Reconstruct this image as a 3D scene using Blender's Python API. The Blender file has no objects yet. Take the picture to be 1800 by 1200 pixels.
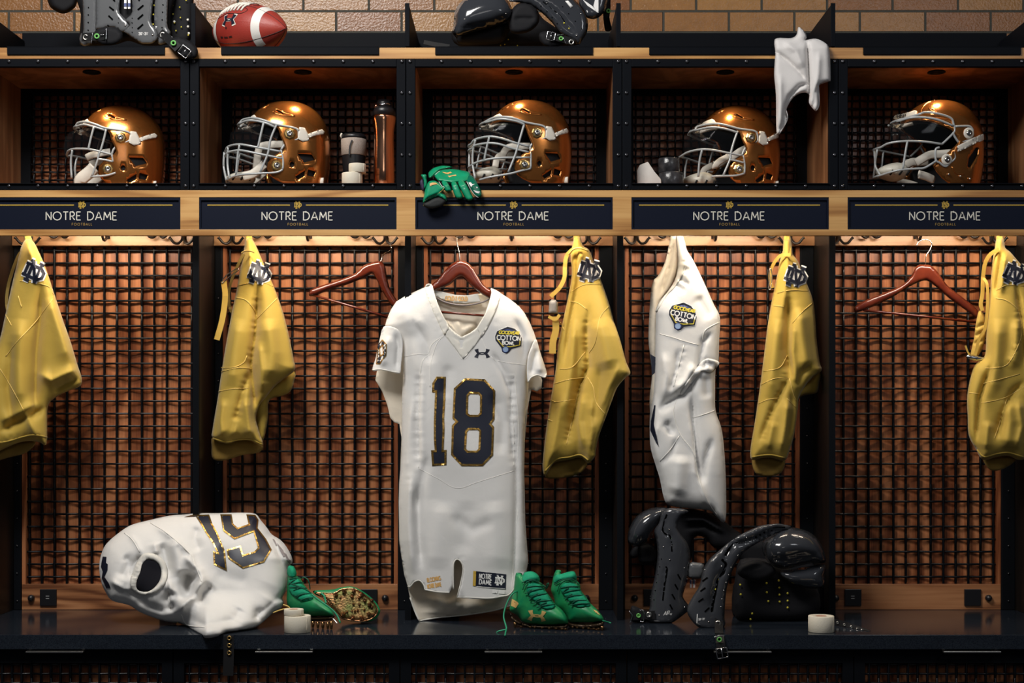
import bpy, bmesh, math, random
import numpy as np
from mathutils import Vector, Matrix
from mathutils.geometry import delaunay_2d_cdt
R = math.radians
C = bpy.context.scene.collection
SC = bpy.context.scene
random.seed(7)

# ---------------------------------------------------------------- camera
D, F, VX, VY, E = 4.4, 2530.0, 913.0, 745.0, 1.09      # distance to locker fronts, focal length (px), straight-ahead point, eye height
cam = bpy.data.cameras.new('camera'); cam.sensor_width = 36.0; cam.lens = F / 1800 * 36
cam.shift_x = (900 - VX) / 1800; cam.shift_y = (VY - 600) / 1800
cam.clip_start = 0.1; cam.clip_end = 50
camo = bpy.data.objects.new('camera', cam); C.objects.link(camo)
camo.location = (0, -D, E); camo.rotation_euler = (R(90), 0, 0)
SC.camera = camo

# ---------------------------------------------------------------- light and exposure
SC.view_settings.view_transform = 'Standard'; SC.view_settings.look = 'None'
SC.view_settings.exposure = 0.0; SC.view_settings.gamma = 1.0
SC.view_settings.use_curve_mapping = False
world = bpy.data.worlds.new('room_ambient'); SC.world = world; world.use_nodes = True
world.node_tree.nodes['Background'].inputs[0].default_value = (0.80, 0.86, 1.0, 1)
world.node_tree.nodes['Background'].inputs[1].default_value = 0.035

def area_light(name, loc, target, sx, sy, power, col):
    l = bpy.data.lights.new(name, 'AREA'); l.shape = 'RECTANGLE'; l.size = sx; l.size_y = sy
    l.energy = power; l.color = col
    o = bpy.data.objects.new(name, l); C.objects.link(o); o.location = loc
    o.rotation_euler = (Vector(target) - Vector(loc)).to_track_quat('-Z', 'Y').to_euler()
    return o
def spot_light(name, loc, target, power, col, angle, blend, radius):
    l = bpy.data.lights.new(name, 'SPOT'); l.energy = power; l.color = col
    l.spot_size = R(angle); l.spot_blend = blend; l.shadow_soft_size = radius
    o = bpy.data.objects.new(name, l); C.objects.link(o); o.location = loc
    o.rotation_euler = (Vector(target) - Vector(loc)).to_track_quat('-Z', 'Y').to_euler()
    return o
PITCH = 379.7 / 575
BAYX = [(144.1 + 379.7 * i - VX) / 575 for i in range(5)]
ZB = E - 0.61            # bench top
ZC = E + 0.705           # underside of the cubby floor
ZS = E + 0.730           # cubby floor
ZT = E + (745 - 112) / 575   # cubby ceiling
ZTOP = E + (745 - 84) / 575  # top board
YB = 0.352               # back of the lockers
area_light('ceiling_lamp_key', (-1.25, -2.15, 3.8), (-0.1, 0.0, 1.1), 1.3, 0.9, 108, (1.0, 0.97, 0.93))
area_light('fill_light_side', (2.2, -3.2, 3.3), (0.5, 0.0, 1.1), 0.8, 0.8, 14, (0.95, 0.97, 1.0))  # unseen fill from the right, out of frame
area_light('fill_light_far', (-0.2, -5.6, 2.7), (0.0, 0.0, 0.9), 1.2, 0.8, 6, (1.0, 0.97, 0.93))  # frontal fill added behind the camera, not a lamp of the room
for _x in BAYX:
    spot_light('cubby_downlight', (_x, 0.07, ZT - 0.012), (_x, 0.06, ZS), 2.3, (1.0, 0.75, 0.48), 104, 0.8, 0.016)
    area_light('locker_strip_light', (_x, 0.045, ZC - 0.035), (_x, 0.35, ZC - 0.45), 0.44, 0.05, 3.3, (1.0, 0.85, 0.66))

# ---------------------------------------------------------------- helpers
def P(px, py, Y=0.0):
    s = (D + Y) / F
    return Vector(((px - VX) * s, Y, E - (py - VY) * s))
def px2m(n, Y=0.0): return n * (D + Y) / F

ORG = {}
def thing(name, label, cat, loc=(0, 0, 0), group=None):
    o = bpy.data.objects.new(name, None); C.objects.link(o); o.location = loc
    o.empty_display_size = 0.05
    o['label'] = label; o['category'] = cat
    if group: o['group'] = group
    ORG[o.name] = Vector(loc)
    return o
def tag(o, label, cat, group=None):
    o['label'] = label; o['category'] = cat
    if group: o['group'] = group
    return o
def obj(name, verts, faces, m, parent=None, smooth=True, label=None):
    """one mesh object; vertices in world space, made local to the parent's origin"""
    org = ORG[parent.name] if parent is not None else Vector((0, 0, 0))
    me = bpy.data.meshes.new(name)
    me.from_pydata([tuple(Vector(v) - org) for v in verts], [], [tuple(f) for f in faces])
    me.materials.append(m)
    if smooth: me.polygons.foreach_set('use_smooth', [True] * len(me.polygons))
    me.update()
    o = bpy.data.objects.new(name, me); C.objects.link(o)
    if parent is not None: o.parent = parent; ORG[o.name] = org
    if label: o['label'] = label
    return o
def autosharp(o, ang=35):
    bm = bmesh.new(); bm.from_mesh(o.data)
    for e in bm.edges:
        if len(e.link_faces) == 2 and e.calc_face_angle(0) > R(ang): e.smooth = False
    bm.to_mesh(o.data); bm.free()
    return o

class MB:
    """collects shapes for ONE mesh object"""
    def __init__(s): s.v = []; s.f = []
    def add(s, v, f):
        n = len(s.v); s.v += [Vector(p) for p in v]; s.f += [tuple(i + n for i in q) for q in f]
        return s
    def box(s, x0, x1, y0, y1, z0, z1, bev=0.0):
        if bev <= 0:
            v = [(x, y, z) for z in (z0, z1) for y in (y0, y1) for x in (x0, x1)]
            return s.add(v, [(0, 2, 3, 1), (4, 5, 7, 6), (0, 1, 5, 4), (2, 6, 7, 3), (0, 4, 6, 2), (1, 3, 7, 5)])
        bm = bmesh.new(); bmesh.ops.create_cube(bm, size=1)
        for q in bm.verts: q.co = Vector(((x0 + x1) / 2 + q.co.x * (x1 - x0), (y0 + y1) / 2 + q.co.y * (y1 - y0), (z0 + z1) / 2 + q.co.z * (z1 - z0)))
        bmesh.ops.bevel(bm, geom=list(bm.edges), offset=bev, segments=2, profile=0.5, affect='EDGES')
        return s.bm(bm)
    def bm(s, bm, M=None):
        bm.verts.ensure_lookup_table(); bm.verts.index_update()
        s.add([(M @ q.co) if M else q.co.copy() for q in bm.verts], [[q.index for q in f.verts] for f in bm.faces])
        bm.free(); return s
    def tube(s, pts, r, n=8, closed=False, flat=1.0, up=None, caps=True):
        pts = [Vector(p) for p in pts]; m = len(pts)
        rr = r if isinstance(r, (list, tuple)) else [r] * m
        rings = []; nrm = None
        for i, p in enumerate(pts):
            if closed: t = pts[(i + 1) % m] - pts[i - 1]
            else: t = pts[min(i + 1, m - 1)] - pts[max(i - 1, 0)]
            if t.length < 1e-9: t = Vector((0, 0, 1))
            t.normalize()
            if up is not None:
                nrm = Vector(up) - t * t.dot(Vector(up))
            elif nrm is None:
                a = Vector((0, 1, 0)) if abs(t.y) < 0.8 else Vector((1, 0, 0)); nrm = a - t * t.dot(a)
            else: nrm = nrm - t * t.dot(nrm)
            if nrm.length < 1e-6: nrm = t.orthogonal()
            nrm.normalize(); b = t.cross(nrm)
            rings.append([p + (nrm * math.cos(2 * math.pi * k / n) * flat + b * math.sin(2 * math.pi * k / n)) * rr[i] for k in range(n)])
        v = [q for g in rings for q in g]; f = []
        for i in range(m if closed else m - 1):
            a, b2 = i * n, ((i + 1) % m) * n
            for k in range(n): f.append((a + k, a + (k + 1) % n, b2 + (k + 1) % n, b2 + k))
        if not closed and caps: f.append(tuple(range(n))[::-1]); f.append(tuple(range((m - 1) * n, m * n)))
        return s.add(v, f)
    def lathe(s, prof, M=None, n=24, arc=2 * math.pi):
        """prof: (radius, height) along +Z of M"""
        M = M or Matrix(); m = len(prof); v = []; f = []
        full = arc > 6.28
        nn = n if full else n + 1
        for r, h in prof:
            for k in range(nn):
                a = arc * k / n; v.append(M @ Vector((r * math.cos(a), r * math.sin(a), h)))
        for i in range(m - 1):
            for k in range(n):
                k2 = (k + 1) % nn
                f.append((i * nn + k, i * nn + k2, (i + 1) * nn + k2, (i + 1) * nn + k))
        if full and prof[0][0] > 1e-6: f.append(tuple(range(nn))[::-1])
        if full and prof[-1][0] > 1e-6: f.append(tuple(range((m - 1) * nn, m * nn)))
        return s.add(v, f)
    def ball(s, c, r, n=10, sc=(1, 1, 1)):
        bm = bmesh.new(); bmesh.ops.create_uvsphere(bm, u_segments=n, v_segments=max(4, n // 2), radius=r)
        return s.bm(bm, Matrix.Translation(Vector(c)) @ Matrix.Diagonal((*sc, 1)))
    def build(s, name, m, parent=None, smooth=True, label=None, sharp=None):
        o = obj(name, s.v, s.f, m, parent, smooth, label)
        if sharp: autosharp(o, sharp)
        return o

def catmull(pts, n=6, closed=False):
    pts = [np.array(p, float) for p in pts]; m = len(pts); out = []
    rng = m if closed else m - 1
    for i in range(rng):
        p0 = pts[(i - 1) % m] if closed or i > 0 else pts[0] * 2 - pts[1]
        p1 = pts[i]; p2 = pts[(i + 1) % m]
        p3 = pts[(i + 2) % m] if closed or i + 2 < m else p2 * 2 - p1
        for k in range(n):
            t = k / n
            out.append(0.5 * ((2 * p1) + (p2 - p0) * t + (2 * p0 - 5 * p1 + 4 * p2 - p3) * t * t + (3 * p1 - p0 - 3 * p2 + p3) * t ** 3))
    if not closed: out.append(pts[-1])
    return [tuple(float(c) for c in p) for p in out]

def resample(loop, step, closed=True):
    out = []; m = len(loop)
    for i in range(m if closed else m - 1):
        a = np.array(loop[i]); b = np.array(loop[(i + 1) % m]); L = np.linalg.norm(b - a)
        if L < 1e-6: continue
        k = max(1, int(round(L / step)))
        for j in range(k): out.append(tuple(a + (b - a) * j / k))
    if not closed: out.append(tuple(loop[-1]))
    return out

def inside(loops, X, Y):
    r = np.zeros(X.shape, bool)
    for lp in loops:
        q = np.array(lp); x1, y1 = q[:, 0], q[:, 1]; x2, y2 = np.roll(x1, -1), np.roll(y1, -1)
        for a, b, c, d in zip(x1, y1, x2, y2):
            if b == d: continue
            cond = ((b > Y) != (d > Y)) & (X < (c - a) * (Y - b) / (d - b) + a)
            r ^= cond
    return r
def dist_lines(X, Y, line, closed=False):
    """distance to a polyline and the running parameter 0..1 of the nearest point"""
    q = np.array(line, float)
    if closed: q = np.vstack([q, q[:1]])
    L = np.hypot(*(q[1:] - q[:-1]).T); tot = max(L.sum(), 1e-6); acc = 0
    best = np.full(X.shape, 1e9); par = np.zeros(X.shape)
    for i in range(len(q) - 1):
        if L[i] < 1e-9: continue
        dx, dy = (q[i + 1] - q[i]); t = np.clip(((X - q[i, 0]) * dx + (Y - q[i, 1]) * dy) / L[i] ** 2, 0, 1)
        dd = np.hypot(X - q[i, 0] - t * dx, Y - q[i, 1] - t * dy); m = dd < best
        best[m] = dd[m]; par[m] = ((acc + t * L[i]) / tot)[m]; acc += L[i]
    return best, par

def tri(loops, step, jitter=0.0, grid=True, bstep=None):
    """triangulate an even-odd polygon (loops of 2-D points) with inner grid points"""
    V = []; Ed = []
    lps = [resample(l, bstep or step) for l in loops]
    for l in lps:
        n = len(V); V += l; Ed += [(n + i, n + (i + 1) % len(l)) for i in range(len(l))]
    nb = len(V)
    if grid:
        a = np.array(V); x0, y0 = a.min(0); x1, y1 = a.max(0)
        gx, gy = np.meshgrid(np.arange(x0 + step / 2, x1, step), np.arange(y0 + step / 2, y1, step * 0.866))
        gx = gx + (np.arange(gx.shape[0]) % 2)[:, None] * step / 2
        gx, gy = gx.ravel(), gy.ravel()
        ok = inside(lps, gx, gy)
        gx, gy = gx[ok], gy[ok]
        dm = np.full(gx.shape, 1e9)
        for l in lps: dm = np.minimum(dm, dist_lines(gx, gy, l, True)[0])
        ok = dm > step * 0.45
        V += list(zip(gx[ok].tolist(), gy[ok].tolist()))
    vv, ee, ff, ov, oe, of = delaunay_2d_cdt([Vector((float(x), float(y))) for x, y in V], Ed, [], 0, 1e-6)
    vv = np.array([(v.x, v.y) for v in vv]); ff = [f for f in ff]
    cx = np.array([vv[list(f)].mean(0) for f in ff])
    ok = inside(lps, cx[:, 0], cx[:, 1])
    ff = [tuple(f) for f, k in zip(ff, ok) if k]
    bnd = np.full(len(vv), 1e9)
    for l in lps: bnd = np.minimum(bnd, dist_lines(vv[:, 0], vv[:, 1], l, True)[0])
    return vv, ff, bnd < 1e-3

def stroke(line, w, closed=False):
    """polyline in 2-D -> loops of its outline of width w (mitred)"""
    q = [np.array(p, float) for p in line]; m = len(q); A = []; B = []
    for i in range(m):
        if closed or 0 < i < m - 1:
            d1 = q[i] - q[i - 1]; d2 = q[(i + 1) % m] - q[i]
            d1 = d1 / max(np.linalg.norm(d1), 1e-9); d2 = d2 / max(np.linalg.norm(d2), 1e-9)
            n1 = np.array([-d1[1], d1[0]]); n2 = np.array([-d2[1], d2[0]]); n = n1 + n2
            L = np.linalg.norm(n)
            n = n1 if L < 1e-6 else n / L
            k = 1 / max(0.45, float(n.dot(n1)))
        else:
            d = (q[1] - q[0]) if i == 0 else (q[-1] - q[-2]); d = d / max(np.linalg.norm(d), 1e-9); n = np.array([-d[1], d[0]]); k = 1
        A.append(tuple(q[i] + n * w / 2 * k)); B.append(tuple(q[i] - n * w / 2 * k))
    return [A, B] if closed else [A + B[::-1]]

class Sheet:
    """Cloth or shell surface over an outline drawn in photo pixels; Y(px,py) gives real depth."""
    def __init__(s, Y0, T=0.03, Rr=40, side=-1, edge=None, folds=(), extra=None, power=2.0):
        s.Y0 = Y0 if callable(Y0) else (lambda X, Y, c=Y0: np.full(np.shape(X), float(c)))
        s.T, s.R, s.side, s.edge, s.folds, s.extra, s.power = T, Rr, side, edge, folds, extra, power
    def Y(s, X, Y):
        X = np.asarray(X, float); Y = np.asarray(Y, float); b = s.Y0(X, Y)
        h = np.zeros(X.shape)
        if s.T and s.edge:
            d = np.full(X.shape, 1e9)
            for e, cl in s.edge: d = np.minimum(d, dist_lines(X, Y, e, cl)[0])
            t = np.clip(d / s.R, 0, 1)
            h = s.T * (1 - (1 - t) ** s.power) ** (1 / s.power)
            fade = np.clip(d / (s.R * 0.35), 0, 1)
        else: fade = np.ones(X.shape)
        for fd in s.folds:
            line, amp, w = fd[:3]; dd, t = dist_lines(X, Y, line)
            g = np.exp(-(dd / w) ** (1.35 if w < 9.5 else 2.0)) * fade
            if len(fd) > 3: h = h + amp * g * np.sin(t * fd[3] * 6.283 + 2.2 * np.sin(t * fd[3] * 1.9))
            else: h = h + 2.0 * amp * g * np.clip(np.minimum(t, 1 - t) * 5 + 0.12, 0, 1)
        if s.extra is not None: h = h + s.extra(X, Y) * fade
        return b + s.side * h
    def pts(s, X, Y, off=0.0):
        yy = s.Y(X, Y) + off; k = (D + yy) / F
        return np.stack([(np.asarray(X) - VX) * k, yy, E - (np.asarray(Y) - VY) * k], -1)

def wrinkle(seed, amp, scale, stretch=(1, 1)):
    """smooth pseudo-random undulation in pixel space"""
    rg = np.random.RandomState(seed); W = []
    for i in range(14):
        a = rg.uniform(0, math.pi * 2); k = (0.6 + rg.rand() * 1.8) / scale
        W.append((math.cos(a) * k * stretch[0], math.sin(a) * k * stretch[1], rg.uniform(0, 6.28), 1 / (0.6 + k * scale)))
    def f(X, Y):
        r = np.zeros(np.shape(X))
        for a, b, p, w in W: r = r + w * np.sin(X * a + Y * b + p)
        return r * amp / 5
    return f

def skin(name, loops, sheet, m, parent=None, step=5, thick=0.0, label=None, back=None, flip=False):
    """one-layer sheet (solidified) or a closed body when back (another Sheet) is given"""
    vv, ff, bd = tri(loops, step)
    p = sheet.pts(vv[:, 0], vv[:, 1])
    if back is None:
        o = obj(name, p.tolist(), [f[::-1] for f in ff], m, parent, True, label)
        if thick:
            md = o.modifiers.new('thickness', 'SOLIDIFY'); md.thickness = thick; md.offset = 0
        return o
    q = back.pts(vv[:, 0], vv[:, 1]); n = len(vv); idx = {}
    V = p.tolist(); 
    for i in range(n):
        if bd[i]: idx[i] = i; V[i] = ((p[i] + q[i]) / 2).tolist()
        else: idx[i] = len(V); V.append(q[i].tolist())
    Fc = [f[::-1] for f in ff] + [tuple(idx[i] for i in f) for f in ff]
    return obj(name, V, Fc, m, parent, True, label)

def decal(name, loops, sheet, m, parent=None, off=0.0012, step=4, label=None, groups=None):
    """flat mark lying on a sheet. groups: list of loop-lists, each triangulated on its own"""
    V = []; Fc = []
    for lp in (groups or [loops]):
        vv, ff, bd = tri(lp, step, bstep=step)
        p = sheet.pts(vv[:, 0], vv[:, 1], sheet.side * off)
        n = len(V); V += p.tolist(); Fc += [tuple(i + n for i in f[::-1]) for f in ff]
    return obj(name, V, Fc, m, parent, True, label)

def cord(name, lines, sheet, m, parent, r=0.0016, off=0.0005, label=None, n=5):
    """thin raised seam following a sheet"""
    mb = MB()
    for ln in lines:
        l2 = resample(catmull(ln, 5), 5, False); a = np.array(l2)
        mb.tube(sheet.pts(a[:, 0], a[:, 1], sheet.side * off), r, n)
    return mb.build(name, m, parent, True, label)

# ---------------------------------------------------------------- stroke lettering
def arc(cx, cy, rx, ry, a0, a1, n=10):
    return [(cx + rx * math.cos(R(a0 + (a1 - a0) * i / n)), cy + ry * math.sin(R(a0 + (a1 - a0) * i / n))) for i in range(n + 1)]
GL = {
 'A': (.78, [[(0, 0), (.39, 1), (.78, 0)], [(.16, .3), (.62, .3)]]),
 'B': (.55, [[(0, 0), (0, 1), (.3, 1)] + arc(.3, .75, .22, .25, 90, -90, 6) + [(0, .5)], [(.3, .5)] + arc(.3, .25, .25, .25, 90, -90, 6) + [(0, 0)]]),
 'C': (.72, [arc(.5, .5, .5, .5, 50, 310, 14)]),
 'D': (.72, [[(0, 0), (0, 1), (.25, 1)] + arc(.25, .5, .47, .5, 90, -90, 12) + [(0, 0)]]),
 'E': (.5, [[(.5, 0), (0, 0), (0, 1), (.5, 1)], [(0, .52), (.42, .52)]]),
 'F': (.5, [[(0, 0), (0, 1), (.5, 1)], [(0, .52), (.42, .52)]]),
 'G': (.78, [arc(.5, .5, .5, .5, 50, 330, 14) + [(.93, .45), (.55, .45)]]),
 'H': (.6, [[(0, 0), (0, 1)], [(.6, 0), (.6, 1)], [(0, .5), (.6, .5)]]),
 'I': (.0, [[(0, 0), (0, 1)]]),
 'K': (.55, [[(0, 0), (0, 1)], [(.55, 1), (.04, .45), (.55, 0)]]),
 'L': (.45, [[(0, 1), (0, 0), (.45, 0)]]),
 'M': (.86, [[(0, 0), (.1, 1), (.43, .25), (.76, 1), (.86, 0)]]),
 'N': (.62, [[(0, 0), (0, 1), (.62, 0), (.62, 1)]]),
 'O': (1.0, [arc(.5, .5, .5, .5, 0, 360, 20)]),
 'R': (.55, [[(0, 0), (0, 1), (.28, 1)] + arc(.28, .74, .24, .26, 90, -90, 6) + [(0, .48)], [(.22, .48), (.55, 0)]]),
 'S': (.5, [arc(.26, .75, .24, .25, 40, 270, 8) + arc(.26, .25, .24, .25, 90, -140, 8)]),
 'T': (.62, [[(0, 1), (.62, 1)], [(.31, 1), (.31, 0)]]),
 'U': (.6, [[(0, 1), (0, .3)] + arc(.3, .3, .3, .3, 180, 360, 8) + [(.6, 1)]]),
 'W': (.9, [[(0, 1), (.2, 0), (.45, .8), (.7, 0), (.9, 1)]]),
 'X': (.6, [[(0, 0), (.6, 1)], [(0, 1), (.6, 0)]]),
 'Y': (.62, [[(0, 1), (.31, .48), (.62, 1)], [(.31, .48), (.31, 0)]]),
 '0': (.5, [arc(.25, .5, .25, .5, 0, 360, 14)]),
 '1': (.2, [[(0, .8), (.2, 1), (.2, 0)]]),
 '2': (.5, [arc(.25, .72, .25, .28, 170, -20, 8) + [(0, 0), (.5, 0)]]),
 '5': (.5, [[(.48, 1), (.05, 1), (.03, .55)] + arc(.24, .33, .26, .3, 110, -140, 8)]),
 '-': (.3, [[(0, .45), (.3, .45)]]), '"': (.15, [[(0, 1), (0, .75)], [(.15, 1), (.15, .75)]]),
 '&': (.6, [[(.6, 0), (.12, .7)] + arc(.28, .82, .17, .17, 200, -40, 6) + [(.05, .3)] + arc(.25, .22, .22, .22, 180, 350, 6)]),
}
def split_sharp(q):
    out = []; cur = [q[0]]
    for i in range(1, len(q)):
        cur.append(q[i])
        if i < len(q) - 1:
            a = (q[i][0] - q[i-1][0], q[i][1] - q[i-1][1]); b = (q[i+1][0] - q[i][0], q[i+1][1] - q[i][1])
            if (a[0]*b[0] + a[1]*b[1]) < 0.05 * math.hypot(*a) * math.hypot(*b): out.append(cur); cur = [q[i]]
    out.append(cur); return out
def lettering(text, x, y, h, w, gap=.22, sx=1.0, anchor='l', rot=0.0, space=.5, slant=0.0):
    """stroke groups in pixel space: baseline left at (x, y), height h, stroke width w"""
    tot = sum((space if c == ' ' else GL[c][0]) + gap for c in text) - gap
    cx = -tot * sx * h / 2 if anchor == 'c' else 0; out = []
    ca, sa = math.cos(R(rot)), math.sin(R(rot))
    for c in text:
        if c == ' ': cx += (space + gap) * sx * h; continue
        for ln in GL[c][1]:
            q = []
            for (a, b) in ln:
                u, v = cx + (a + slant * b) * sx * h, -b * h
                q.append((x + u * ca - v * sa, y + u * sa + v * ca))
            closed = len(q) > 4 and math.hypot(q[0][0] - q[-1][0], q[0][1] - q[-1][1]) < 1e-6
            if closed: out.append(stroke(q[:-1], w, True))
            else: out += [stroke(k, w) for k in split_sharp(q)]
        cx += (GL[c][0] + gap) * sx * h
    return out

def xf(line, x, y, s, rot=0, sy=None):
    ca, sa = math.cos(R(rot)), math.sin(R(rot)); sy = sy or s
    return [(x + a * s * ca + b * sy * sa, y + a * s * sa - b * sy * ca) for a, b in line]
ND_LINES = [  # interlocked N over D, unit height about 1
 [(-.50, .27), (.26, .27), (.44, .12), (.44, -.12), (.26, -.27), (-.50, -.27)], [(-.39, .27), (-.39, -.27)],
 [(-.20, -.46), (-.20, .46), (.20, -.46), (.20, .46)], [(-.34, .46), (-.18, .46)], [(-.33, -.46), (-.07, -.46)], [(.07, .46), (.33, .46)]]
def monogram(x, y, s, w, rot=0):
    return [stroke(k, w * s) for l in ND_LINES for k in split_sharp(xf(l, x, y, s, rot))]
UA_HALF = [(-.0, .17), (-.38, .14), (-.47, .3), (-.5, .62), (-1, .5), (-.84, .22), (-.66, 0), (-.84, -.2), (-1.02, -.46), (-.54, -.62), (-.48, -.3), (-.38, -.14), (-.0, -.17)]
def ua_mark(x, y, s, rot=0):
    l = UA_HALF + [(-a, b) for a, b in UA_HALF[::-1]][1:-1]
    return [xf(l, x, y, s, rot), xf(arc(0, 0, .24, .055, 0, 360, 12)[:-1], x, y, s, rot)]

# ---------------------------------------------------------------- materials
def mat(name, col, rough=0.5, metal=0.0, bump=None, var=None, coat=0.0, spec=None, sheen=0.0, alpha=1.0, emit=None):
    m = bpy.data.materials.new(name); m.use_nodes = True; nt = m.node_tree; N = nt.nodes; L = nt.links
    b = N['Principled BSDF']; b.inputs['Base Color'].default_value = (*col, 1)
    b.inputs['Roughness'].default_value = rough; b.inputs['Metallic'].default_value = metal
    if coat: b.inputs['Coat Weight'].default_value = coat; b.inputs['Coat Roughness'].default_value = 0.08
    if spec is not None: b.inputs['Specular IOR Level'].default_value = spec
    if sheen: b.inputs['Sheen Weight'].default_value = sheen
    if alpha < 1: b.inputs['Alpha'].default_value = alpha
    tc = N.new('ShaderNodeTexCoord')
    if bump:
        sc, st, ds = bump; t = N.new('ShaderNodeTexNoise'); t.inputs['Scale'].default_value = sc; t.inputs['Detail'].default_value = 6
        L.new(tc.outputs['Object'], t.inputs['Vector']); q = N.new('ShaderNodeBump'); q.inputs['Strength'].default_value = st; q.inputs['Distance'].default_value = ds
        L.new(t.outputs['Fac'], q.inputs['Height']); L.new(q.outputs['Normal'], b.inputs['Normal'])
    if var:
        sc, c2 = var; t = N.new('ShaderNodeTexNoise'); t.inputs['Scale'].default_value = sc; t.inputs['Detail'].default_value = 5
        L.new(tc.outputs['Object'], t.inputs['Vector']); r = N.new('ShaderNodeValToRGB')
        r.color_ramp.elements[0].position = .35; r.color_ramp.elements[1].position = .65
        r.color_ramp.elements[0].color = (*col, 1); r.color_ramp.elements[1].color = (*c2, 1)
        L.new(t.outputs['Fac'], r.inputs['Fac']); L.new(r.outputs['Color'], b.inputs['Base Color'])
    return m

def wood(name, c1, c2, c3, axis, rough=0.45, fine=55.0, wide=7.0):
    """grain runs along axis (0 x, 2 z)"""
    m = bpy.data.materials.new(name); m.use_nodes = True; nt = m.node_tree; N = nt.nodes; L = nt.links
    b = N['Principled BSDF']; b.inputs['Roughness'].default_value = rough
    tc = N.new('ShaderNodeTexCoord'); oi = N.new('ShaderNodeObjectInfo')
    mu = N.new('ShaderNodeMath'); mu.operation = 'MULTIPLY'; mu.inputs[1].default_value = 17.0; L.new(oi.outputs['Random'], mu.inputs[0])
    ad = N.new('ShaderNodeVectorMath'); L.new(tc.outputs['Object'], ad.inputs[0]); L.new(mu.outputs[0], ad.inputs[1])
    def noise(along, across, detail, dist):
        mp = N.new('ShaderNodeMapping'); s = [across] * 3; s[axis] = along; mp.inputs['Scale'].default_value = s
        L.new(ad.outputs[0], mp.inputs['Vector']); t = N.new('ShaderNodeTexNoise'); t.inputs['Scale'].default_value = 1
        t.inputs['Detail'].default_value = detail; t.inputs['Distortion'].default_value = dist; L.new(mp.outputs[0], t.inputs['Vector']); return t
    big = noise(wide * .22, wide * 1.6, 2, .6); fin = noise(fine * .09, fine * 3.2, 4, .2)
    wv = N.new('ShaderNodeMath'); wv.operation = 'MULTIPLY'; wv.inputs[1].default_value = 22.0; L.new(big.outputs['Fac'], wv.inputs[0])
    fr = N.new('ShaderNodeMath'); fr.operation = 'SINE'; L.new(wv.outputs[0], fr.inputs[0])
    mr = N.new('ShaderNodeMapRange'); mr.inputs[1].default_value = -1; L.new(fr.outputs[0], mr.inputs[0])
    mx = N.new('ShaderNodeMix'); mx.data_type = 'FLOAT'; mx.inputs[0].default_value = .55; L.new(mr.outputs[0], mx.inputs[2]); L.new(fin.outputs['Fac'], mx.inputs[3])
    r = N.new('ShaderNodeValToRGB'); e = r.color_ramp.elements; e[0].position = .25; e[0].color = (*c1, 1); e[1].position = .75; e[1].color = (*c3, 1)
    k = e.new(.5); k.color = (*c2, 1); L.new(mx.outputs[0], r.inputs['Fac']); L.new(r.outputs['Color'], b.inputs['Base Color'])
    q = N.new('ShaderNodeBump'); q.inputs['Strength'].default_value = .25; q.inputs['Distance'].default_value = .0006
    L.new(fin.outputs['Fac'], q.inputs['Height']); L.new(q.outputs['Normal'], b.inputs['Normal'])
    return m

def fabric(name, col, rough=0.75, weave=900.0, strength=.25, sheen=.15, soft=None):
    m = mat(name, col, rough, sheen=sheen, spec=.3); nt = m.node_tree; N = nt.nodes; L = nt.links; b = N['Principled BSDF']
    tc = N.new('ShaderNodeTexCoord'); t = N.new('ShaderNodeTexNoise'); t.inputs['Scale'].default_value = weave; L.new(tc.outputs['Object'], t.inputs['Vector'])
    t2 = N.new('ShaderNodeTexNoise'); t2.inputs['Scale'].default_value = 22; t2.inputs['Detail'].default_value = 4; t2.inputs['Distortion'].default_value = .8
    L.new(tc.outputs['Object'], t2.inputs['Vector'])
    q = N.new('ShaderNodeBump'); q.inputs['Strength'].default_value = strength; q.inputs['Distance'].default_value = .0006; L.new(t.outputs['Fac'], q.inputs['Height'])
    q2 = N.new('ShaderNodeBump'); q2.inputs['Strength'].default_value = .16; q2.inputs['Distance'].default_value = .006; L.new(t2.outputs['Fac'], q2.inputs['Height'])
    L.new(q2.outputs['Normal'], q.inputs['Normal']); L.new(q.outputs['Normal'], b.inputs['Normal'])
    return m

M = {}
M['oak'] = wood('light_oak', (.38, .17, .045), (.58, .295, .09), (.72, .41, .145), 0, .42, 40, 5)
M['oak_rail'] = wood('oak_hook_rail', (.30, .14, .055), (.42, .21, .09), (.5, .28, .13), 0, .38, 40, 5)
M['panel'] = wood('stained_oak_panel', (.17, .048, .018), (.33, .110, .042), (.50, .195, .082), 2, .34, 75, 6)
M['panel_h'] = wood('stained_oak_board', (.13, .045, .018), (.33, .135, .055), (.46, .21, .092), 0, .36, 45, 6)
M['cubby'] = wood('cubby_oak', (.22, .095, .040), (.32, .145, .062), (.40, .20, .092), 2, .42, 50, 5)
M['darkwood'] = wood('dark_partition', (.004, .003, .002), (.007, .005, .004), (.011, .007, .005), 2, .4, 50, 5)
M['black'] = mat('black_steel', (.006, .007, .009), .45, .0, (60, .15, .001), spec=.06)
M['black_frame'] = mat('charcoal_steel_frame', (.0050, .0060, .0085), .5, .0, (90, .2, .0006), spec=.05)
M['wire'] = mat('black_woven_wire', (.004, .005, .007), .32, .1, spec=.3)
M['bolt'] = mat('steel_bolt', (.10, .10, .11), .25, .9)
M['navy'] = mat('navy_nameplate', (.0045, .0075, .020), .5, spec=.15)
M['white_paint'] = mat('cream_lettering', (.80, .77, .68), .5)
M['gold_paint'] = mat('gold_paint', (.62, .40, .06), .45)
M['gold_dull'] = mat('dull_gold_paint', (.30, .19, .05), .5)
M['granite'] = mat('dark_granite', (.008, .011, .017), .13, 0, None, (420, (.020, .026, .036)))
M['steel'] = mat('brushed_steel', (.62, .60, .56), .28, 1.0)
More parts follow.
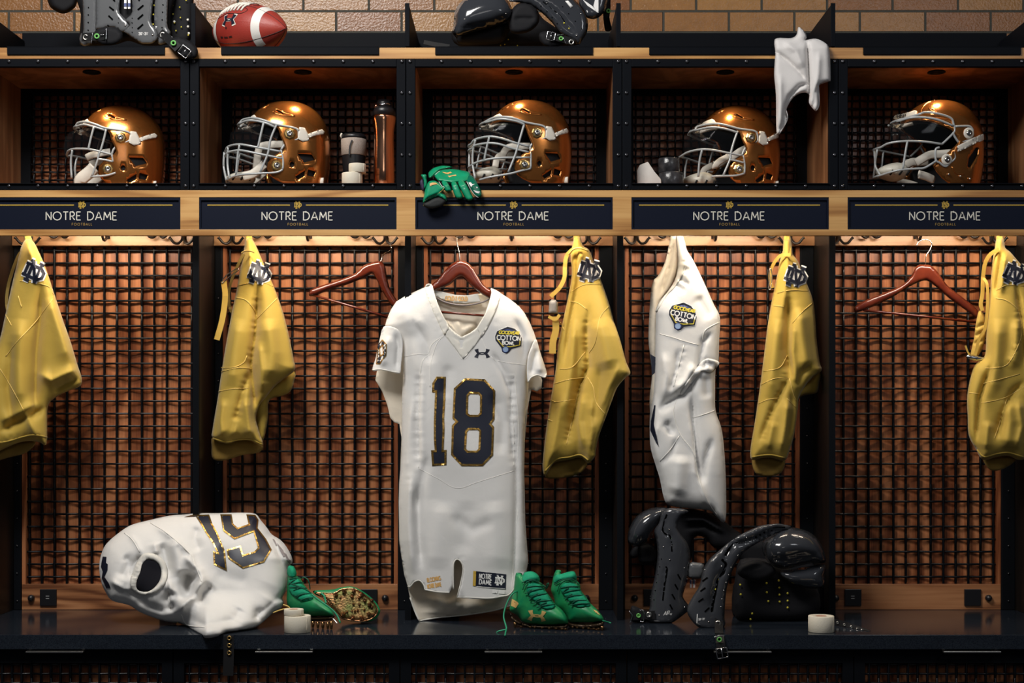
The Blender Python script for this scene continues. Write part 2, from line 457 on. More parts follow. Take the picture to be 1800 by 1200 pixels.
M['outlet'] = mat('black_outlet_plastic', (.010, .010, .012), .35)
M['slot'] = mat('outlet_slots', (.35, .35, .36), .4)

# ---------------------------------------------------------------- room shell
M['hook'] = mat('dark_iron_hook', (.02, .016, .014), .3, .4)
def brick_material():
    m = bpy.data.materials.new('glazed_brick'); m.use_nodes = True; nt = m.node_tree; N = nt.nodes; L = nt.links; b = N['Principled BSDF']
    tc = N.new('ShaderNodeTexCoord'); mp = N.new('ShaderNodeMapping'); L.new(tc.outputs['Object'], mp.inputs['Vector'])
    mp.inputs['Rotation'].default_value = (R(90), 0, 0)
    def brick(c1, c2, cm, bias=0):
        t = N.new('ShaderNodeTexBrick'); t.offset = .5; t.inputs['Scale'].default_value = 1; t.inputs['Brick Width'].default_value = .2215
        t.inputs['Row Height'].default_value = .0717; t.inputs['Mortar Size'].default_value = .0042; t.inputs['Mortar Smooth'].default_value = .25
        t.inputs['Bias'].default_value = bias; t.inputs['Color1'].default_value = (*c1, 1); t.inputs['Color2'].default_value = (*c2, 1); t.inputs['Mortar'].default_value = (*cm, 1)
        L.new(mp.outputs[0], t.inputs['Vector']); return t
    b1 = brick((.33, .165, .050), (.20, .075, .024), (.05, .048, .038))
    n = N.new('ShaderNodeTexNoise'); n.inputs['Scale'].default_value = 26; n.inputs['Detail'].default_value = 8; n.inputs['Roughness'].default_value = .7; L.new(tc.outputs['Object'], n.inputs['Vector'])
    mr = N.new('ShaderNodeMapRange'); mr.inputs[3].default_value = .62; mr.inputs[4].default_value = 1.35; L.new(n.outputs['Fac'], mr.inputs[0])
    mx = N.new('ShaderNodeMix'); mx.data_type = 'RGBA'; mx.blend_type = 'MULTIPLY'; mx.inputs[0].default_value = 1
    L.new(b1.outputs['Color'], mx.inputs[6]); L.new(mr.outputs[0], mx.inputs[7]); L.new(mx.outputs[2], b.inputs['Base Color'])
    n2 = N.new('ShaderNodeTexNoise'); n2.inputs['Scale'].default_value = 130; n2.inputs['Detail'].default_value = 5; L.new(tc.outputs['Object'], n2.inputs['Vector'])
    q = N.new('ShaderNodeBump'); q.inputs['Strength'].default_value = .55; q.inputs['Distance'].default_value = .003; L.new(n2.outputs['Fac'], q.inputs['Height'])
    q2 = N.new('ShaderNodeBump'); q2.invert = True; q2.inputs['Strength'].default_value = 1; q2.inputs['Distance'].default_value = .006; L.new(b1.outputs['Fac'], q2.inputs['Height']); L.new(q.outputs[0], q2.inputs['Normal']); L.new(q2.outputs[0], b.inputs['Normal'])
    rr = N.new('ShaderNodeMapRange'); rr.inputs[3].default_value = .27; rr.inputs[4].default_value = .85; L.new(b1.outputs['Fac'], rr.inputs[0]); L.new(rr.outputs[0], b.inputs['Roughness'])
    return m
M['brick'] = brick_material()
def struct(name, mb, m):
    o = mb.build(name, m, None, False); o['kind'] = 'structure'; return o
# brick row joints show at y 20 and 57 in the photo; the wall stands just behind the lockers
ob = struct('wall_back', MB().box(-2.6, 2.6, 0, .12, -.0, 2.9), M['brick'])
jx, jy = P(706, 57, .47)[0], P(706, 57, .47)[2]
kx, kz = round(jx / .2215), round((jy) / .0717)
off = Vector((jx - kx * .2215, .47, jy - kz * .0717))
ob.data.transform(Matrix.Translation(-Vector((off.x, 0, off.z)))); ob.location = off
M['floor'] = mat('dark_carpet', (.02, .022, .028), .9, 0, (300, .5, .003))
struct('floor', MB().box(-2.6, 2.6, -6.5, .59, -.05, 0), M['floor'])

# ---------------------------------------------------------------- lockers
BACK = (D + YB) / F      # metres per pixel at the back panel
def wires(x0, x1, z0, z1, y, pitch, r, xs=None, zs=None):
    mb = MB(); nx = len(xs); nz = len(zs); a = r * .9
    for i, x in enumerate(xs):
        pts = []
        for j, z in enumerate(zs):
            pts.append((x, y + a * (1 if (i + j) % 2 else -1), z))
        pts = [(x, y, z0)] + pts + [(x, y, z1)]
        mb.tube(catmull(pts, 3), r, 6)
    for j, z in enumerate(zs):
        pts = [(x, y - a * (1 if (i + j) % 2 else -1), z) for i, x in enumerate(xs)]
        pts = [(x0, y, z)] + pts + [(x1, y, z)]
        mb.tube(catmull(pts, 3), r, 6)
    return mb
def bolt(c, r=.0052):
    Mx = Matrix.Translation(Vector(c)) @ Matrix.Rotation(R(90), 4, 'X')
    return MB().lathe([(r * 1.15, 0), (r * 1.15, .0012), (r, .0026), (r * .62, .0040), (r * .3, .0044), (.0001, .0036)], Mx, 12)
def vpx(py, Y=0): return E - (py - VY) * (D + Y) / F
ZLIP = vpx(84)
def build_locker(xc, label):
    t = thing('locker', label, 'locker', (xc, 0.0, ZB), 'lockers in the row')
    hw = PITCH / 2; s = 1 / 575; op = 173.4 * s
    # cubby box of oak boards
    MB().box(xc - hw + .001, xc - op, .0125, YB + .012, ZS - .024, ZT + .02).build('cubby_side', M['cubby'], t, False)
    MB().box(xc + op, xc + hw - .001, .0125, YB + .012, ZS - .024, ZT + .02).build('cubby_side', M['cubby'], t, False)
    MB().box(xc - op, xc + op, .012, YB + .012, ZT, ZT + .02).build('cubby_ceiling', M['cubby'], t, False)
    MB().box(xc - op, xc + op, .012, YB + .012, ZS - .024, ZS).build('cubby_floor', M['cubby'], t, False)
    MB().box(xc - op, xc + op, YB + .002, YB + .012, ZS, ZT).build('cubby_back_panel', M['panel'], t, False)
    # dark rim and woven wire in front of the cubby back
    f = MB(); w = 17 * BACK; y0, y1 = YB - .022, YB + .001
    f.box(xc - op, xc - op + w, y0, y1, ZS, ZT); f.box(xc + op - w, xc + op, y0, y1, ZS, ZT)
    f.box(xc - op + w, xc + op - w, y0, y1, ZT - .018, ZT); f.box(xc - op + w, xc + op - w, y0, y1, ZS, ZS + .008)
    f.build('cubby_grille_frame', M['black'], t, False)
    p = 13.9 * BACK; n = int((2 * op - 2 * w) / p)
    xs = [xc + (i - n / 2) * p for i in range(n + 1)]; zs = [ZS + .02 + j * p for j in range(int((ZT - ZS - .04) / p) + 1)]
    wires(xs[0] - .01, xs[-1] + .01, ZS + .005, ZT - .01, YB - .012, p, .0034, xs, zs).build('cubby_grille', M['wire'], t)
    # recessed downlight
    Mx = Matrix.Translation((xc, .10, ZT - .0002)) @ Matrix.Rotation(R(180), 4, 'X')
    dl = MB().lathe([(.020, 0), (.027, 0), (.028, .003), (.024, .004), (.020, .002), (.018, -.006)], Mx, 24).build('downlight', M['black'], t)
    # steel frame round the cubby mouth
    fr = MB(); g = .001; fy0, fy1 = -.006, .012
    fr.box(xc - hw + g, xc - op + .0, fy0, fy1, vpx(334), vpx(104), .0015); fr.box(xc + op, xc + hw - g, fy0, fy1, vpx(334), vpx(104), .0015)
    fr.box(xc - op, xc + op, fy0, fy1, vpx(118), vpx(104), .0015); fr.box(xc - op, xc + op, fy0, fy1, vpx(334), vpx(323), .0012)
    fr.box(xc - op, xc + op, fy0 - .006, fy0 + .002, vpx(324.2), vpx(322.8), .0004)
    fo = fr.build('cubby_frame', M['black_frame'], t, False)
    bx = [-127, -76, -24, 28, 80, 132]
    for q in bx:
        for yy in (109, 327.5): bolt((xc + q * s, -.006, vpx(yy))).build('bolt', M['bolt'], fo)
    for q in (-182.5, 183):
        for yy in (109, 164, 218, 273, 327.5): bolt((xc + q * s, -.006, vpx(yy))).build('bolt', M['bolt'], fo)
    # recessed nameplate
    MB().box(xc - 173.4 * s, xc + 173.4 * s, .004, .012, vpx(403.5), vpx(347)).build('nameplate', M['navy'], t, False)
    npl = t.children[-1] if t.children else None
    npl = [c for c in bpy.data.objects if c.parent == t and c.name.startswith('nameplate')][-1]
    rim = MB(); rw = 3 * s
    rim.box(xc - 173.4 * s, xc + 173.4 * s, -.002, .004, vpx(347) - rw * 1.6, vpx(347)); rim.box(xc - 173.4 * s, xc + 173.4 * s, -.002, .004, vpx(403.5), vpx(403.5) + rw)
    rim.box(xc - 173.4 * s, xc - 173.4 * s + rw, -.002, .004, vpx(403.5) + rw, vpx(347) - rw * 1.6); rim.box(xc + 173.4 * s - rw, xc + 173.4 * s, -.002, .004, vpx(403.5) + rw, vpx(347) - rw * 1.6)
    rim.build('nameplate_rim', M['navy'], npl, False)
    cpx = VX + xc * 575
    flat = Sheet(.0035)
    Y = .0038
    def dec(nm, groups, m, lab): return decal(nm, None, flat, m, npl, .0008, 3, lab, groups)
    dec('lettering', lettering('NOTRE DAME', cpx - 63, 386.5, 14.2, 1.75, .245, 1.0, 'l', 0, .38), M['white_paint'], 'cream lettering NOTRE DAME')
    dec('small_lettering', lettering('FOOTBALL', cpx, 396, 4.0, .9, .5, 1.0, 'c', 0), M['gold_dull'], 'small gold lettering FOOTBALL')
    dec('gold_rule', [[[(cpx - 159, 359.4), (cpx - 14, 359.4), (cpx - 14, 361.2), (cpx - 159, 361.2)]], [[(cpx + 14, 359.4), (cpx + 159, 359.4), (cpx + 159, 361.2), (cpx + 14, 361.2)]]], M['gold_paint'], None)
    dec('emblem', monogram(cpx, 360, 13, .12), M['gold_paint'], 'gold interlocked ND emblem')
    # hook rail, back panel and its frame
    MB().box(xc - hw + .008, xc + hw - .008, YB - .045, YB - .004, vpx(431.5, YB - .045), ZC, .001).build('hook_rail', M['oak_rail'], t, False)
    pl, pr = xc - .01 - 153 * BACK, xc - .01 + 153 * BACK
    MB().box(pl, pr, YB + .004, YB + .016, ZB, ZC).build('back_panel', M['panel'], t, False)
    w6 = 6.5 * BACK; zb = vpx(1025, YB)
    fb = MB(); fb.box(pl, pl + w6, YB - .022, YB + .004, zb, vpx(431, YB)); fb.box(pr - w6, pr, YB - .022, YB + .004, zb, vpx(431, YB))
    fb.build('panel_stiles', M['panel'], t, False)
    bb = MB().box(pl, pr, YB - .024, YB + .004, ZB + .0005, zb, .001).build('panel_bottom_board', M['panel_h'], t, False)
    p = 22.0 * BACK; xs = [pl + w6 + .008 + i * (pr - pl - 2 * w6 - .016) / 13 for i in range(14)]
    zt = vpx(434.5, YB); zs = [zt - .012 - p * i for i in range(-0, 27)]; zs = [z for z in zs if z > zb + .008]; zs = [zt + .004] + zs
    wires(pl + w6, pr - w6, zb, zt + .004, YB - .007, p, .0038, xs, zs).build('wire_grille', M['wire'], t)
    for dx, dz, kind in ((-150, 0, 2), (-92, .020, 2), (-5, .006, 1), (92, .020, 2), (138, 0, 2)):
        hx = xc + dx / 575; hy = YB - .046; hz = vpx(429, YB - .05) + dz; h = MB()
        h.box(hx - .008, hx + .008, hy - .004, hy, hz + .012, hz + .06, .001)
        if kind == 2:
            for sg in (-1, 1):
                h.tube(catmull([(hx, hy - .004, hz + .030), (hx + sg * .004, hy - .014, hz + .012), (hx + sg * .014, hy - .022, hz), (hx + sg * .026, hy - .026, hz + .002), (hx + sg * .036, hy - .028, hz + .014), (hx + sg * .041, hy - .028, hz + .019)], 4), [.0042] * 17 + [.0042, .0042, .0052, .0056][:4], 8)
        else:
            h.tube(catmull([(hx, hy - .003, hz + .03), (hx, hy - .025, hz + .006), (hx, hy - .05, hz + .004), (hx, hy - .064, hz + .018)], 4), .0046, 8)
        h.build('coat_hook', M['hook'], t)
    # black steel posts beside the panel, bolted
    for (a, c, bxp) in ((xc - hw + .008, pl - .001, -1), (pr + .001, xc + hw - .008, 1)):
        po = MB().box(a, c, YB - .03, YB + .016, ZB + .0005, vpx(431, YB - .03), .002).build('steel_post', M['black'], t, False)
        for k in range(12):
            bolt(((a + c) / 2, YB - .03, ZB + .03 + k * 48 * BACK), .0030).build('bolt', M['bolt'], po)
    # partitions
    for sx in (-1, 1):
        x = xc + sx * hw; a, c = (x, x + .0075) if sx < 0 else (x - .0075, x)
        pt = MB().box(a, c, .09, YB + .012, ZB + .0005, ZC, 0).build('side_panel', M['darkwood'], t, False)
        MB().box(a - (.002 if sx > 0 else 0), c + (.002 if sx < 0 else 0), .078, .0895, ZB + .0005, ZC).build('steel_edge', M['black'], pt, False)
    # sockets
    for (dx, slots) in ((-(153 - 47) * BACK, 1), ((153 - 50) * BACK, 0)):
        x = xc - .01 + dx; z = vpx(1048, YB); h = 14.5 * BACK
        o_ = MB().box(x - h, x + h, YB - .031, YB - .024, z - h, z + h, .0015).build('socket_plate', M['outlet'], t, False)
        if slots:
            MB().box(x - .007, x + .004, YB - .0318, YB - .031, z + .004, z + .006).box(x - .007, x + .004, YB - .0318, YB - .031, z - .004, z - .002).build('socket_slots', M['slot'], o_, False)
        xk = x + (-30 * BACK if dx < 0 else 28 * BACK)
        MB().lathe([(.011, 0), (.0115, .004), (.009, .012), (.004, .016), (.0001, .016)], Matrix.Translation((xk, YB - .024, z - .002)) @ Matrix.Rotation(R(90), 4, 'X'), 16).build('round_knob', M['outlet'], t)
    return t
locker = build_locker(BAYX[0], 'dark steel and oak locker at the left end, open cubby with gold helmet, no hanger')
def dup(root, loc, label=None, group=None):
    """copy of a thing with copies of its parts and sub-parts (mesh data shared)"""
    r = root.copy(); C.objects.link(r); r.location = loc; ORG[r.name] = Vector(loc)
    if label: r['label'] = label
    if group: r['group'] = group
    for ch in [o for o in list(C.objects) if o.parent == root]:
        c = ch.copy(); C.objects.link(c); c.parent = r; ORG[c.name] = Vector(loc)
        for g in [o for o in list(C.objects) if o.parent == ch]:
            d = g.copy(); C.objects.link(d); d.parent = c; ORG[d.name] = Vector(loc)
    return r
LOCKER_LABELS = ['', 'oak and steel locker holding an empty crooked hanger and a copper bottle above',
    'oak and steel middle locker where the white number 18 jersey hangs',
    'oak and steel locker where a white jersey hangs side-on above black shoulder pads',
    'oak and steel locker at the right end, empty hanger in its middle, clear bench']
for i in range(1, 5): dup(locker, (BAYX[i], 0, ZB), LOCKER_LABELS[i])

# fascia boards and pilasters in front
x0, x1 = BAYX[0] - PITCH / 2, BAYX[4] + PITCH / 2
fa = MB(); fa.box(x0, x1, -.004, .012, vpx(347), vpx(334.5), .0008); fa.box(x0, x1, -.004, .012, vpx(414), vpx(403.5), .0008)
for i in range(6):
    xx = BAYX[0] + PITCH * (i - .5); fa.box(max(xx - 16.4 / 575, x0), min(xx + 16.4 / 575, x1), -.0035, .012, vpx(403.5), vpx(347))
tag(fa.build('fascia_board', M['oak'], None, False), 'long light oak fascia framing the navy nameplates above the hanging clothes', 'board')
# top shelf board, rear rail, lips and dividers
tp = MB().box(x0, x1, -.002, .452, vpx(103.5), ZLIP, .0008)
tag(tp.build('top_shelf', M['oak'], None, False), 'light oak top shelf board running over all the cubbies', 'shelf')
rl = MB().box(x0, x1, .425, .445, ZLIP, vpx(57, .42), .002)
tag(rl.build('rear_rail', M['black_frame'], None, False), 'black steel rail along the back of the top shelf against the bricks', 'rail')
for i in range(5):
    cpx = 152 + 375.8 * i
    lp = MB(); a, c = P(cpx - 138.5, 0, 0)[0], P(cpx + 138.5, 0, 0)[0]
    lp.box(a, c, -.007, -.002, vpx(97), ZLIP + .002, .0012).box(a, c, -.007, .06, ZLIP, ZLIP + .0025)
    tag(lp.build('shelf_lip', M['black_frame'], None, False), ['black steel shelf lip under the grey shoulder pads at top left', 'black steel shelf lip under the red football',
        'black steel shelf lip under the black shoulder pads at top middle', 'black steel shelf lip just left of the hanging white towel', 'black steel shelf lip right of the hanging white towel'][i], 'shelf lip', 'steel lips along the top shelf edge')
for i, px in enumerate((-43, 340, 716, 1087, 1464, 1842)):
    x = P(px, 0, 0)[0]; dv = MB().box(x - .0055, x + .0055, 0.0, .42, ZLIP + .003, vpx(8), .001).box(x - .007, x + .007, -.004, 0.0, ZLIP + .003, vpx(6), .001)
    tag(dv.build('shelf_divider', M['black_frame'], None, False), ['black steel shelf divider at the left end of the top shelf', 'black steel shelf divider between grey shoulder pads and red football',
        'black steel shelf divider right of the red football', 'black steel shelf divider right of the black shoulder pads', 'black steel shelf divider behind the hanging white towel', 'black steel shelf divider at the right end of the top shelf'][i], 'divider', 'steel dividers on the top shelf')

# bench: granite top and drawers below
YF = -.232
tag(MB().box(x0, x1, YF, YB + .0, ZB - .0425, ZB, .0015).build('bench_top', M['granite'], None, False), 'glossy dark granite bench top under the lockers', 'bench')
def build_drawer(xc, label):
    t = thing('drawer', label, 'drawer', (xc, -.21, 0.0), 'drawers under the bench')
    h = .332 * 1.0; k = (D - .205) / F; ht = 180.0 * k; zt = ZB - .044
    zm = vpx(1165, -.205)
    f = MB(); hw = PITCH / 2 - .001
    f.box(xc - hw, xc + hw, -.205, -.185, zm, zt); f.box(xc - hw, xc - ht, -.205, -.185, .02, zm); f.box(xc + ht, xc + hw, -.205, -.185, .02, zm); f.box(xc - ht, xc + ht, -.205, -.185, .02, .05)
    f.build('drawer_frame', M['black'], t, False)
    MB().box(xc - hw, xc + hw, -.165, .30, .02, zt).build('drawer_box', M['panel'], t, False)
    p = 16.4 * k; n = int(2 * ht / p); xs = [xc - ht + (i + .5) * (2 * ht / n) for i in range(n)]; zs = [zm - .006 - j * p for j in range(int((zm - .06) / p))]
    wires(xc - ht, xc + ht, .05, zm, -.193, p, .0034, xs, zs).build('drawer_grille', M['wire'], t)
    hy = vpx(1145.5, -.25)
    hb = MB().box(xc - 50 * k, xc + 50 * k, -.252, -.236, hy - .0025, hy + .0018, .0008)
    for q in (-46, 46): hb.box(xc + q * k - .004, xc + q * k + .004, -.237, -.204, hy - .002, hy + .0014)
    hb.build('handle', M['steel'], t, False)
    return t
dl = ['drawer front with woven grille at the left end, below the crumpled jersey sleeve', 'drawer front with woven grille below the green lace-up boots and crumpled jersey hem', 'drawer front with woven grille below the number 18 jersey and green boots',
      'drawer front with woven grille below the shoulder pads', 'drawer front with woven grille at the right end under the clear bench']
for i in range(5):
    xx = P(104.5 + 399 * i, 0, -.205)[0]
    dr = build_drawer(xx, dl[0]) if i == 0 else dup(dr0, (xx, -.21, 0), dl[i])
    if i == 0: dr0 = dr

# ---------------------------------------------------------------- cloth materials
M['gold_cloth'] = fabric('gold_pants_fabric', (.50, .335, .052), .66, 1100, .25, .2)
M['gold_in'] = fabric('pants_inside_shaded', (.30, .18, .035), .8, 900, .2, .1)  # same gold cloth, coloured darker for the shade inside the cuffs
M['gold_cord'] = mat('gold_seam', (.78, .55, .15), .6)
M['white_cloth'] = fabric('white_jersey_fabric', (.73, .72, .70), .62, 1300, .22, .25)
M['white_rib'] = fabric('white_collar_knit', (.74, .72, .66), .75, 1700, .4, .25)
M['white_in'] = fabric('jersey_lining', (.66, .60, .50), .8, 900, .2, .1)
M['white_seam'] = mat('white_seam', (.84, .82, .78), .6)
M['grey_tape'] = mat('grey_neck_tape', (.28, .25, .25), .7)
M['navy_print'] = mat('navy_tackle_twill', (.010, .013, .028), .42, 0, (900, .15, .0006))
M['gold_foil'] = mat('gold_foil', (.72, .46, .14), .24, .9, (60, .5, .004), (70, (.45, .24, .05)))
M['white_print'] = mat('white_print', (.85, .84, .82), .5)
M['yellow_print'] = mat('yellow_print', (.80, .66, .06), .5)
M['blue_print'] = mat('blue_print', (.035, .06, .21), .5)
M['pale_blue'] = mat('pale_blue_print', (.30, .42, .62), .4)
M['orange_print'] = mat('orange_gold_print', (.72, .42, .14), .5)
M['belt'] = fabric('olive_belt_webbing', (.24, .16, .04), .7, 800, .4, .1)
M['belt_gold'] = fabric('gold_belt_webbing', (.58, .37, .07), .7, 800, .4, .1)
M['chrome'] = mat('polished_metal', (.70, .70, .72), .18, 1.0)
M['grey_buckle'] = mat('grey_plastic_buckle', (.26, .24, .22), .35)
M['mahogany'] = mat('mahogany_varnish', (.085, .012, .006), .22, 0, (30, .08, .001), (22, (.14, .024, .010)), coat=.5)
M['towel'] = fabric('white_terry_towel', (.80, .77, .75), .95, 700, .9, .5)

def two(name, loop, Y0, T, Tb, Rr, m, parent, folds=(), extra=None, step=4, smooth=5, label=None, back_m=None, power=2.0):
    lp = catmull(loop, smooth, True) if smooth else loop
    ed = [(resample(lp, 6), True)]
    s = Sheet(Y0, T, Rr, -1, ed, folds, extra, power); b = Sheet(Y0, Tb, Rr, 1, ed)
    o = skin(name, [lp], s, m, parent, step, 0, label, b)
    return o, s

def flatS(y): return Sheet(y)

# ---------------------------------------------------------------- gold pants
def nd_patch(x, y, s, rot, sheet, parent):
    a = decal('patch', None, sheet, M['white_print'], parent, .0018, 2.5, 'white-edged navy ND patch', monogram(x, y, s, .26, rot))
    p = decal('emblem', None, sheet, M['navy_print'], a, .0045, 2.5, None, monogram(x, y, s, .135, rot))
    return a
def pants(label, loop, cuff, folds, seams, patch, Y0, hem=None, leg=None, top=None, Rr=34, T=.045, seed=1, legY=.05):
    c0 = P(sum(p[0] for p in loop) / len(loop), 440, .15)
    t = thing('football_pants', label, 'pants', c0, 'gold football pants on the hooks')
    ex = wrinkle(seed, .0075, 30, (1.5, .6))
    o, s = two('pants_body', loop, Y0, T, .035, Rr, M['gold_cloth'], t, folds, ex, 3, 5)
    if cuff:
        Yc = (lambda X, Y: Y0(X, Y) + .030)
        two('cuff_inside', cuff, Yc, .006, .02, 12, M['gold_in'], t, (), None, 5, 4)
    if leg:
        Yl = (lambda X, Y: Y0(X, Y) + legY)
        two('rear_leg', leg, Yl, .02, .02, 20, M['gold_cloth'], t, (), ex, 5, 4)
    cord('seam', seams, s, M['gold_cord'], t, .0013, .0006)
    if hem: cord('hem_elastic', [hem], s, M['gold_cloth'], t, .0030, .000, None, 7)
    nd_patch(*patch, s, t)
    if top:   # gathered hanging loop up to the hook
        for i, (a, b, w) in enumerate(top):
            n = 6; pts = [P(a[0] + (b[0] - a[0]) * k / n, a[1] + (b[1] - a[1]) * k / n, .26 - .0 * k) for k in range(n + 1)]
        lp = [(top[0][0][0] - 5, 411), (top[0][0][0] + 5, 411), (top[0][1][0] + 9, top[0][1][1]), (top[0][1][0] + 3, top[0][1][1] + 12), (top[0][1][0] - 4, top[0][1][1] + 10), (top[0][1][0] - 6, top[0][1][1])]
        ysh = lambda X, Y: Y0(X, Y) - .012 + np.clip((445 - np.asarray(Y)) / 30, 0, 1) * .03
        two('waist_loop', lp, ysh, .012, .01, 6, M['gold_cloth'], t, [([(top[0][0][0], 410), (top[0][1][0] + 1, top[0][1][1] + 10)], -.004, 1.6)], None, 3, 4)
    return t, s
def strap(name, pts, Y, w, m, parent, th=.0016, label=None):
    """flat webbing ribbon along px points; Y constant or list"""
    pp = catmull([(a, b) for a, b in pts], 5); n = len(pp)
    ys = [Y] * n if not isinstance(Y, (list, tuple)) else np.interp(np.linspace(0, 1, n), np.linspace(0, 1, len(Y)), Y)
    V = [P(a, b, float(y)) for (a, b), y in zip(pp, ys)]; mb = MB(); v = []; f = []
    for i, p in enumerate(V):
        t = (V[min(i + 1, n - 1)] - V[max(i - 1, 0)]).normalized(); sd = t.cross(Vector((0, 1, 0)))
        sd = sd.normalized() if sd.length > 1e-4 else Vector((1, 0, 0)); nn = sd.cross(t)
        for a, b in ((-1, -1), (1, -1), (1, 1), (-1, 1)): v.append(p + sd * a * w / 2 + nn * b * th / 2)
    for i in range(n - 1):
        for k in range(4): f.append((i * 4 + k, i * 4 + (k + 1) % 4, (i + 1) * 4 + (k + 1) % 4, (i + 1) * 4 + k))
    f += [(3, 2, 1, 0), tuple((n - 1) * 4 + k for k in range(4))]
    return mb.add(v, f).build(name, m, parent, False, label)
def wire_obj(name, pts, Y, r, m, parent, label=None, closed=False):
    pp = catmull([(a, b, (Y if not isinstance(Y, list) else Y[i])) for i, (a, b) in enumerate(pts)], 5, closed)
    return MB().tube([P(a, b, y) for a, b, y in pp], r, 8, closed).build(name, m, parent, True, label)

# far left pants
YA = lambda X, Y: .125 - .02 * np.clip((np.asarray(Y, float) - 430) / 350, 0, 1)
tA, sA = pants('gold football pants hanging at the far left, cut by the picture edge',
 [(46, 420), (58, 424), (67, 440), (80, 470), (95, 515), (110, 560), (124, 600), (136, 640), (144, 666), (140, 679), (120, 687), (98, 698), (85, 712), (83, 740), (83, 765), (80, 782), (66, 776), (40, 776), (15, 785), (-10, 795), (-38, 790), (-36, 700), (-22, 640), (-2, 600), (9, 555), (20, 505), (30, 462), (37, 435)],
 [(-30, 782), (15, 777), (55, 772), (62, 780), (45, 796), (15, 804), (-30, 815)],
 [([(60, 770), (20, 768), (-10, 776)], .0025, 5, 8), ([(73, 498), (70, 560), (64, 620), (62, 700), (60, 730)], -.020, 9), ([(66, 655), (90, 668), (118, 655), (140, 648)], .014, 9), ([(95, 690), (115, 676), (140, 664)], -.012, 8), ([(92, 520), (108, 580), (122, 640)], .012, 14),
  ([(36, 560), (30, 640), (34, 720)], .012, 13), ([(20, 600), (14, 680), (24, 760)], -.010, 8), ([(0, 740), (40, 720), (66, 708)], .010, 9), ([(44, 724), (56, 750), (66, 772)], .010, 7), ([(0, 758), (40, 738), (80, 716)], -.012, 7), ([(50, 430), (62, 470), (70, 500)], .006, 5)],
 [[(35, 494), (60, 496), (86, 504), (94, 518)], [(93, 525), (62, 566), (34, 596), (10, 626)], [(0, 648), (22, 684), (42, 722)], [(32, 520), (38, 540)], [(10, 553), (20, 572)]],
 (60, 478, 38, 24), YA, hem=[(82, 768), (60, 764), (38, 768), (10, 776), (-30, 780)], top=[((47, 412), (52, 438), 10)], seed=3, T=.05)
strap('belt', [(48, 440), (36, 444), (24, 470), (14, 505), (12, 535), (18, 560)], [.10, .12, .13, .14, .14, .12], .010, M['belt'], tA)
# pants in the second locker
YBp = lambda X, Y: .215 - .05 * np.clip((np.asarray(Y, float) - 430) / 350, 0, 1)
tB, sB = pants('gold football pants with a strap hanging free at left, beside the crooked empty hanger',
 [(433, 420), (443, 420), (451, 434), (458, 450), (470, 478), (480, 500), (489, 524), (498, 550), (508, 590), (516, 630), (518, 650), (500, 665), (482, 680), (466, 700), (456, 712), (450, 735), (456, 760), (462, 782), (440, 774), (420, 774), (398, 779), (374, 770), (374, 752), (382, 704), (389, 656), (398, 601), (408, 547), (416, 509), (423, 468), (428, 441)],
 [(374, 768), (400, 772), (430, 770), (461, 782), (455, 795), (428, 799), (394, 809), (374, 806), (372, 786)],
 [([(453, 500), (451, 545), (448, 590), (441, 640), (446, 690), (452, 740)], -.024, 7), ([(450, 520), (446, 600), (434, 660), (420, 720), (408, 770)], .0030, 5, 16), ([(440, 650), (426, 690), (416, 730), (408, 758)], -.010, 6), ([(470, 560), (478, 620), (474, 670)], .014, 14), ([(455, 600), (460, 650), (462, 690)], .012, 7),
  ([(420, 560), (410, 620), (404, 680)], .009, 13), ([(390, 700), (388, 740), (392, 770)], .010, 7), ([(430, 700), (436, 740), (440, 770)], .012, 8), ([(414, 735), (412, 765)], .008, 5), ([(438, 430), (440, 470), (446, 498)], .006, 5)],
 [[(418, 502), (440, 497), (460, 495), (480, 503)], [(415, 523), (432, 527), (445, 542), (452, 556)], [(487, 524), (470, 541), (452, 560)], [(389, 646), (412, 645), (428, 637), (434, 625)], [(389, 653), (420, 646), (443, 648)], [(384, 688), (410, 683), (436, 682)]],
 (456, 480, 38, 20), YBp, hem=[(375, 770), (398, 776), (420, 772), (442, 772), (461, 781)],
 leg=[(452, 690), (480, 672), (517, 652), (517, 670), (510, 688), (497, 695), (473, 704), (471, 735), (464, 770), (456, 775), (448, 730)], top=[((437, 412), (436, 440), 10)], seed=5)
strap('belt', [(428, 446), (420, 462), (408, 490), (402, 515), (404, 540), (410, 553)], [.19, .2, .22, .23, .23, .22], .009, M['belt'], tB)
strap('belt_end', [(393, 494), (396, 520), (391, 560), (381, 597)], [.19, .18, .18, .18], .018, M['belt_gold'], tB)
wire_obj('buckle', [(391, 492), (400, 482), (417, 472), (418, 476), (402, 487), (392, 497)], .185, .0016, M['chrome'], tB, closed=True)
wire_obj('waist_cord', [(424, 445), (430, 441), (440, 441), (447, 444)], .150, .0022, M['belt'], tB)
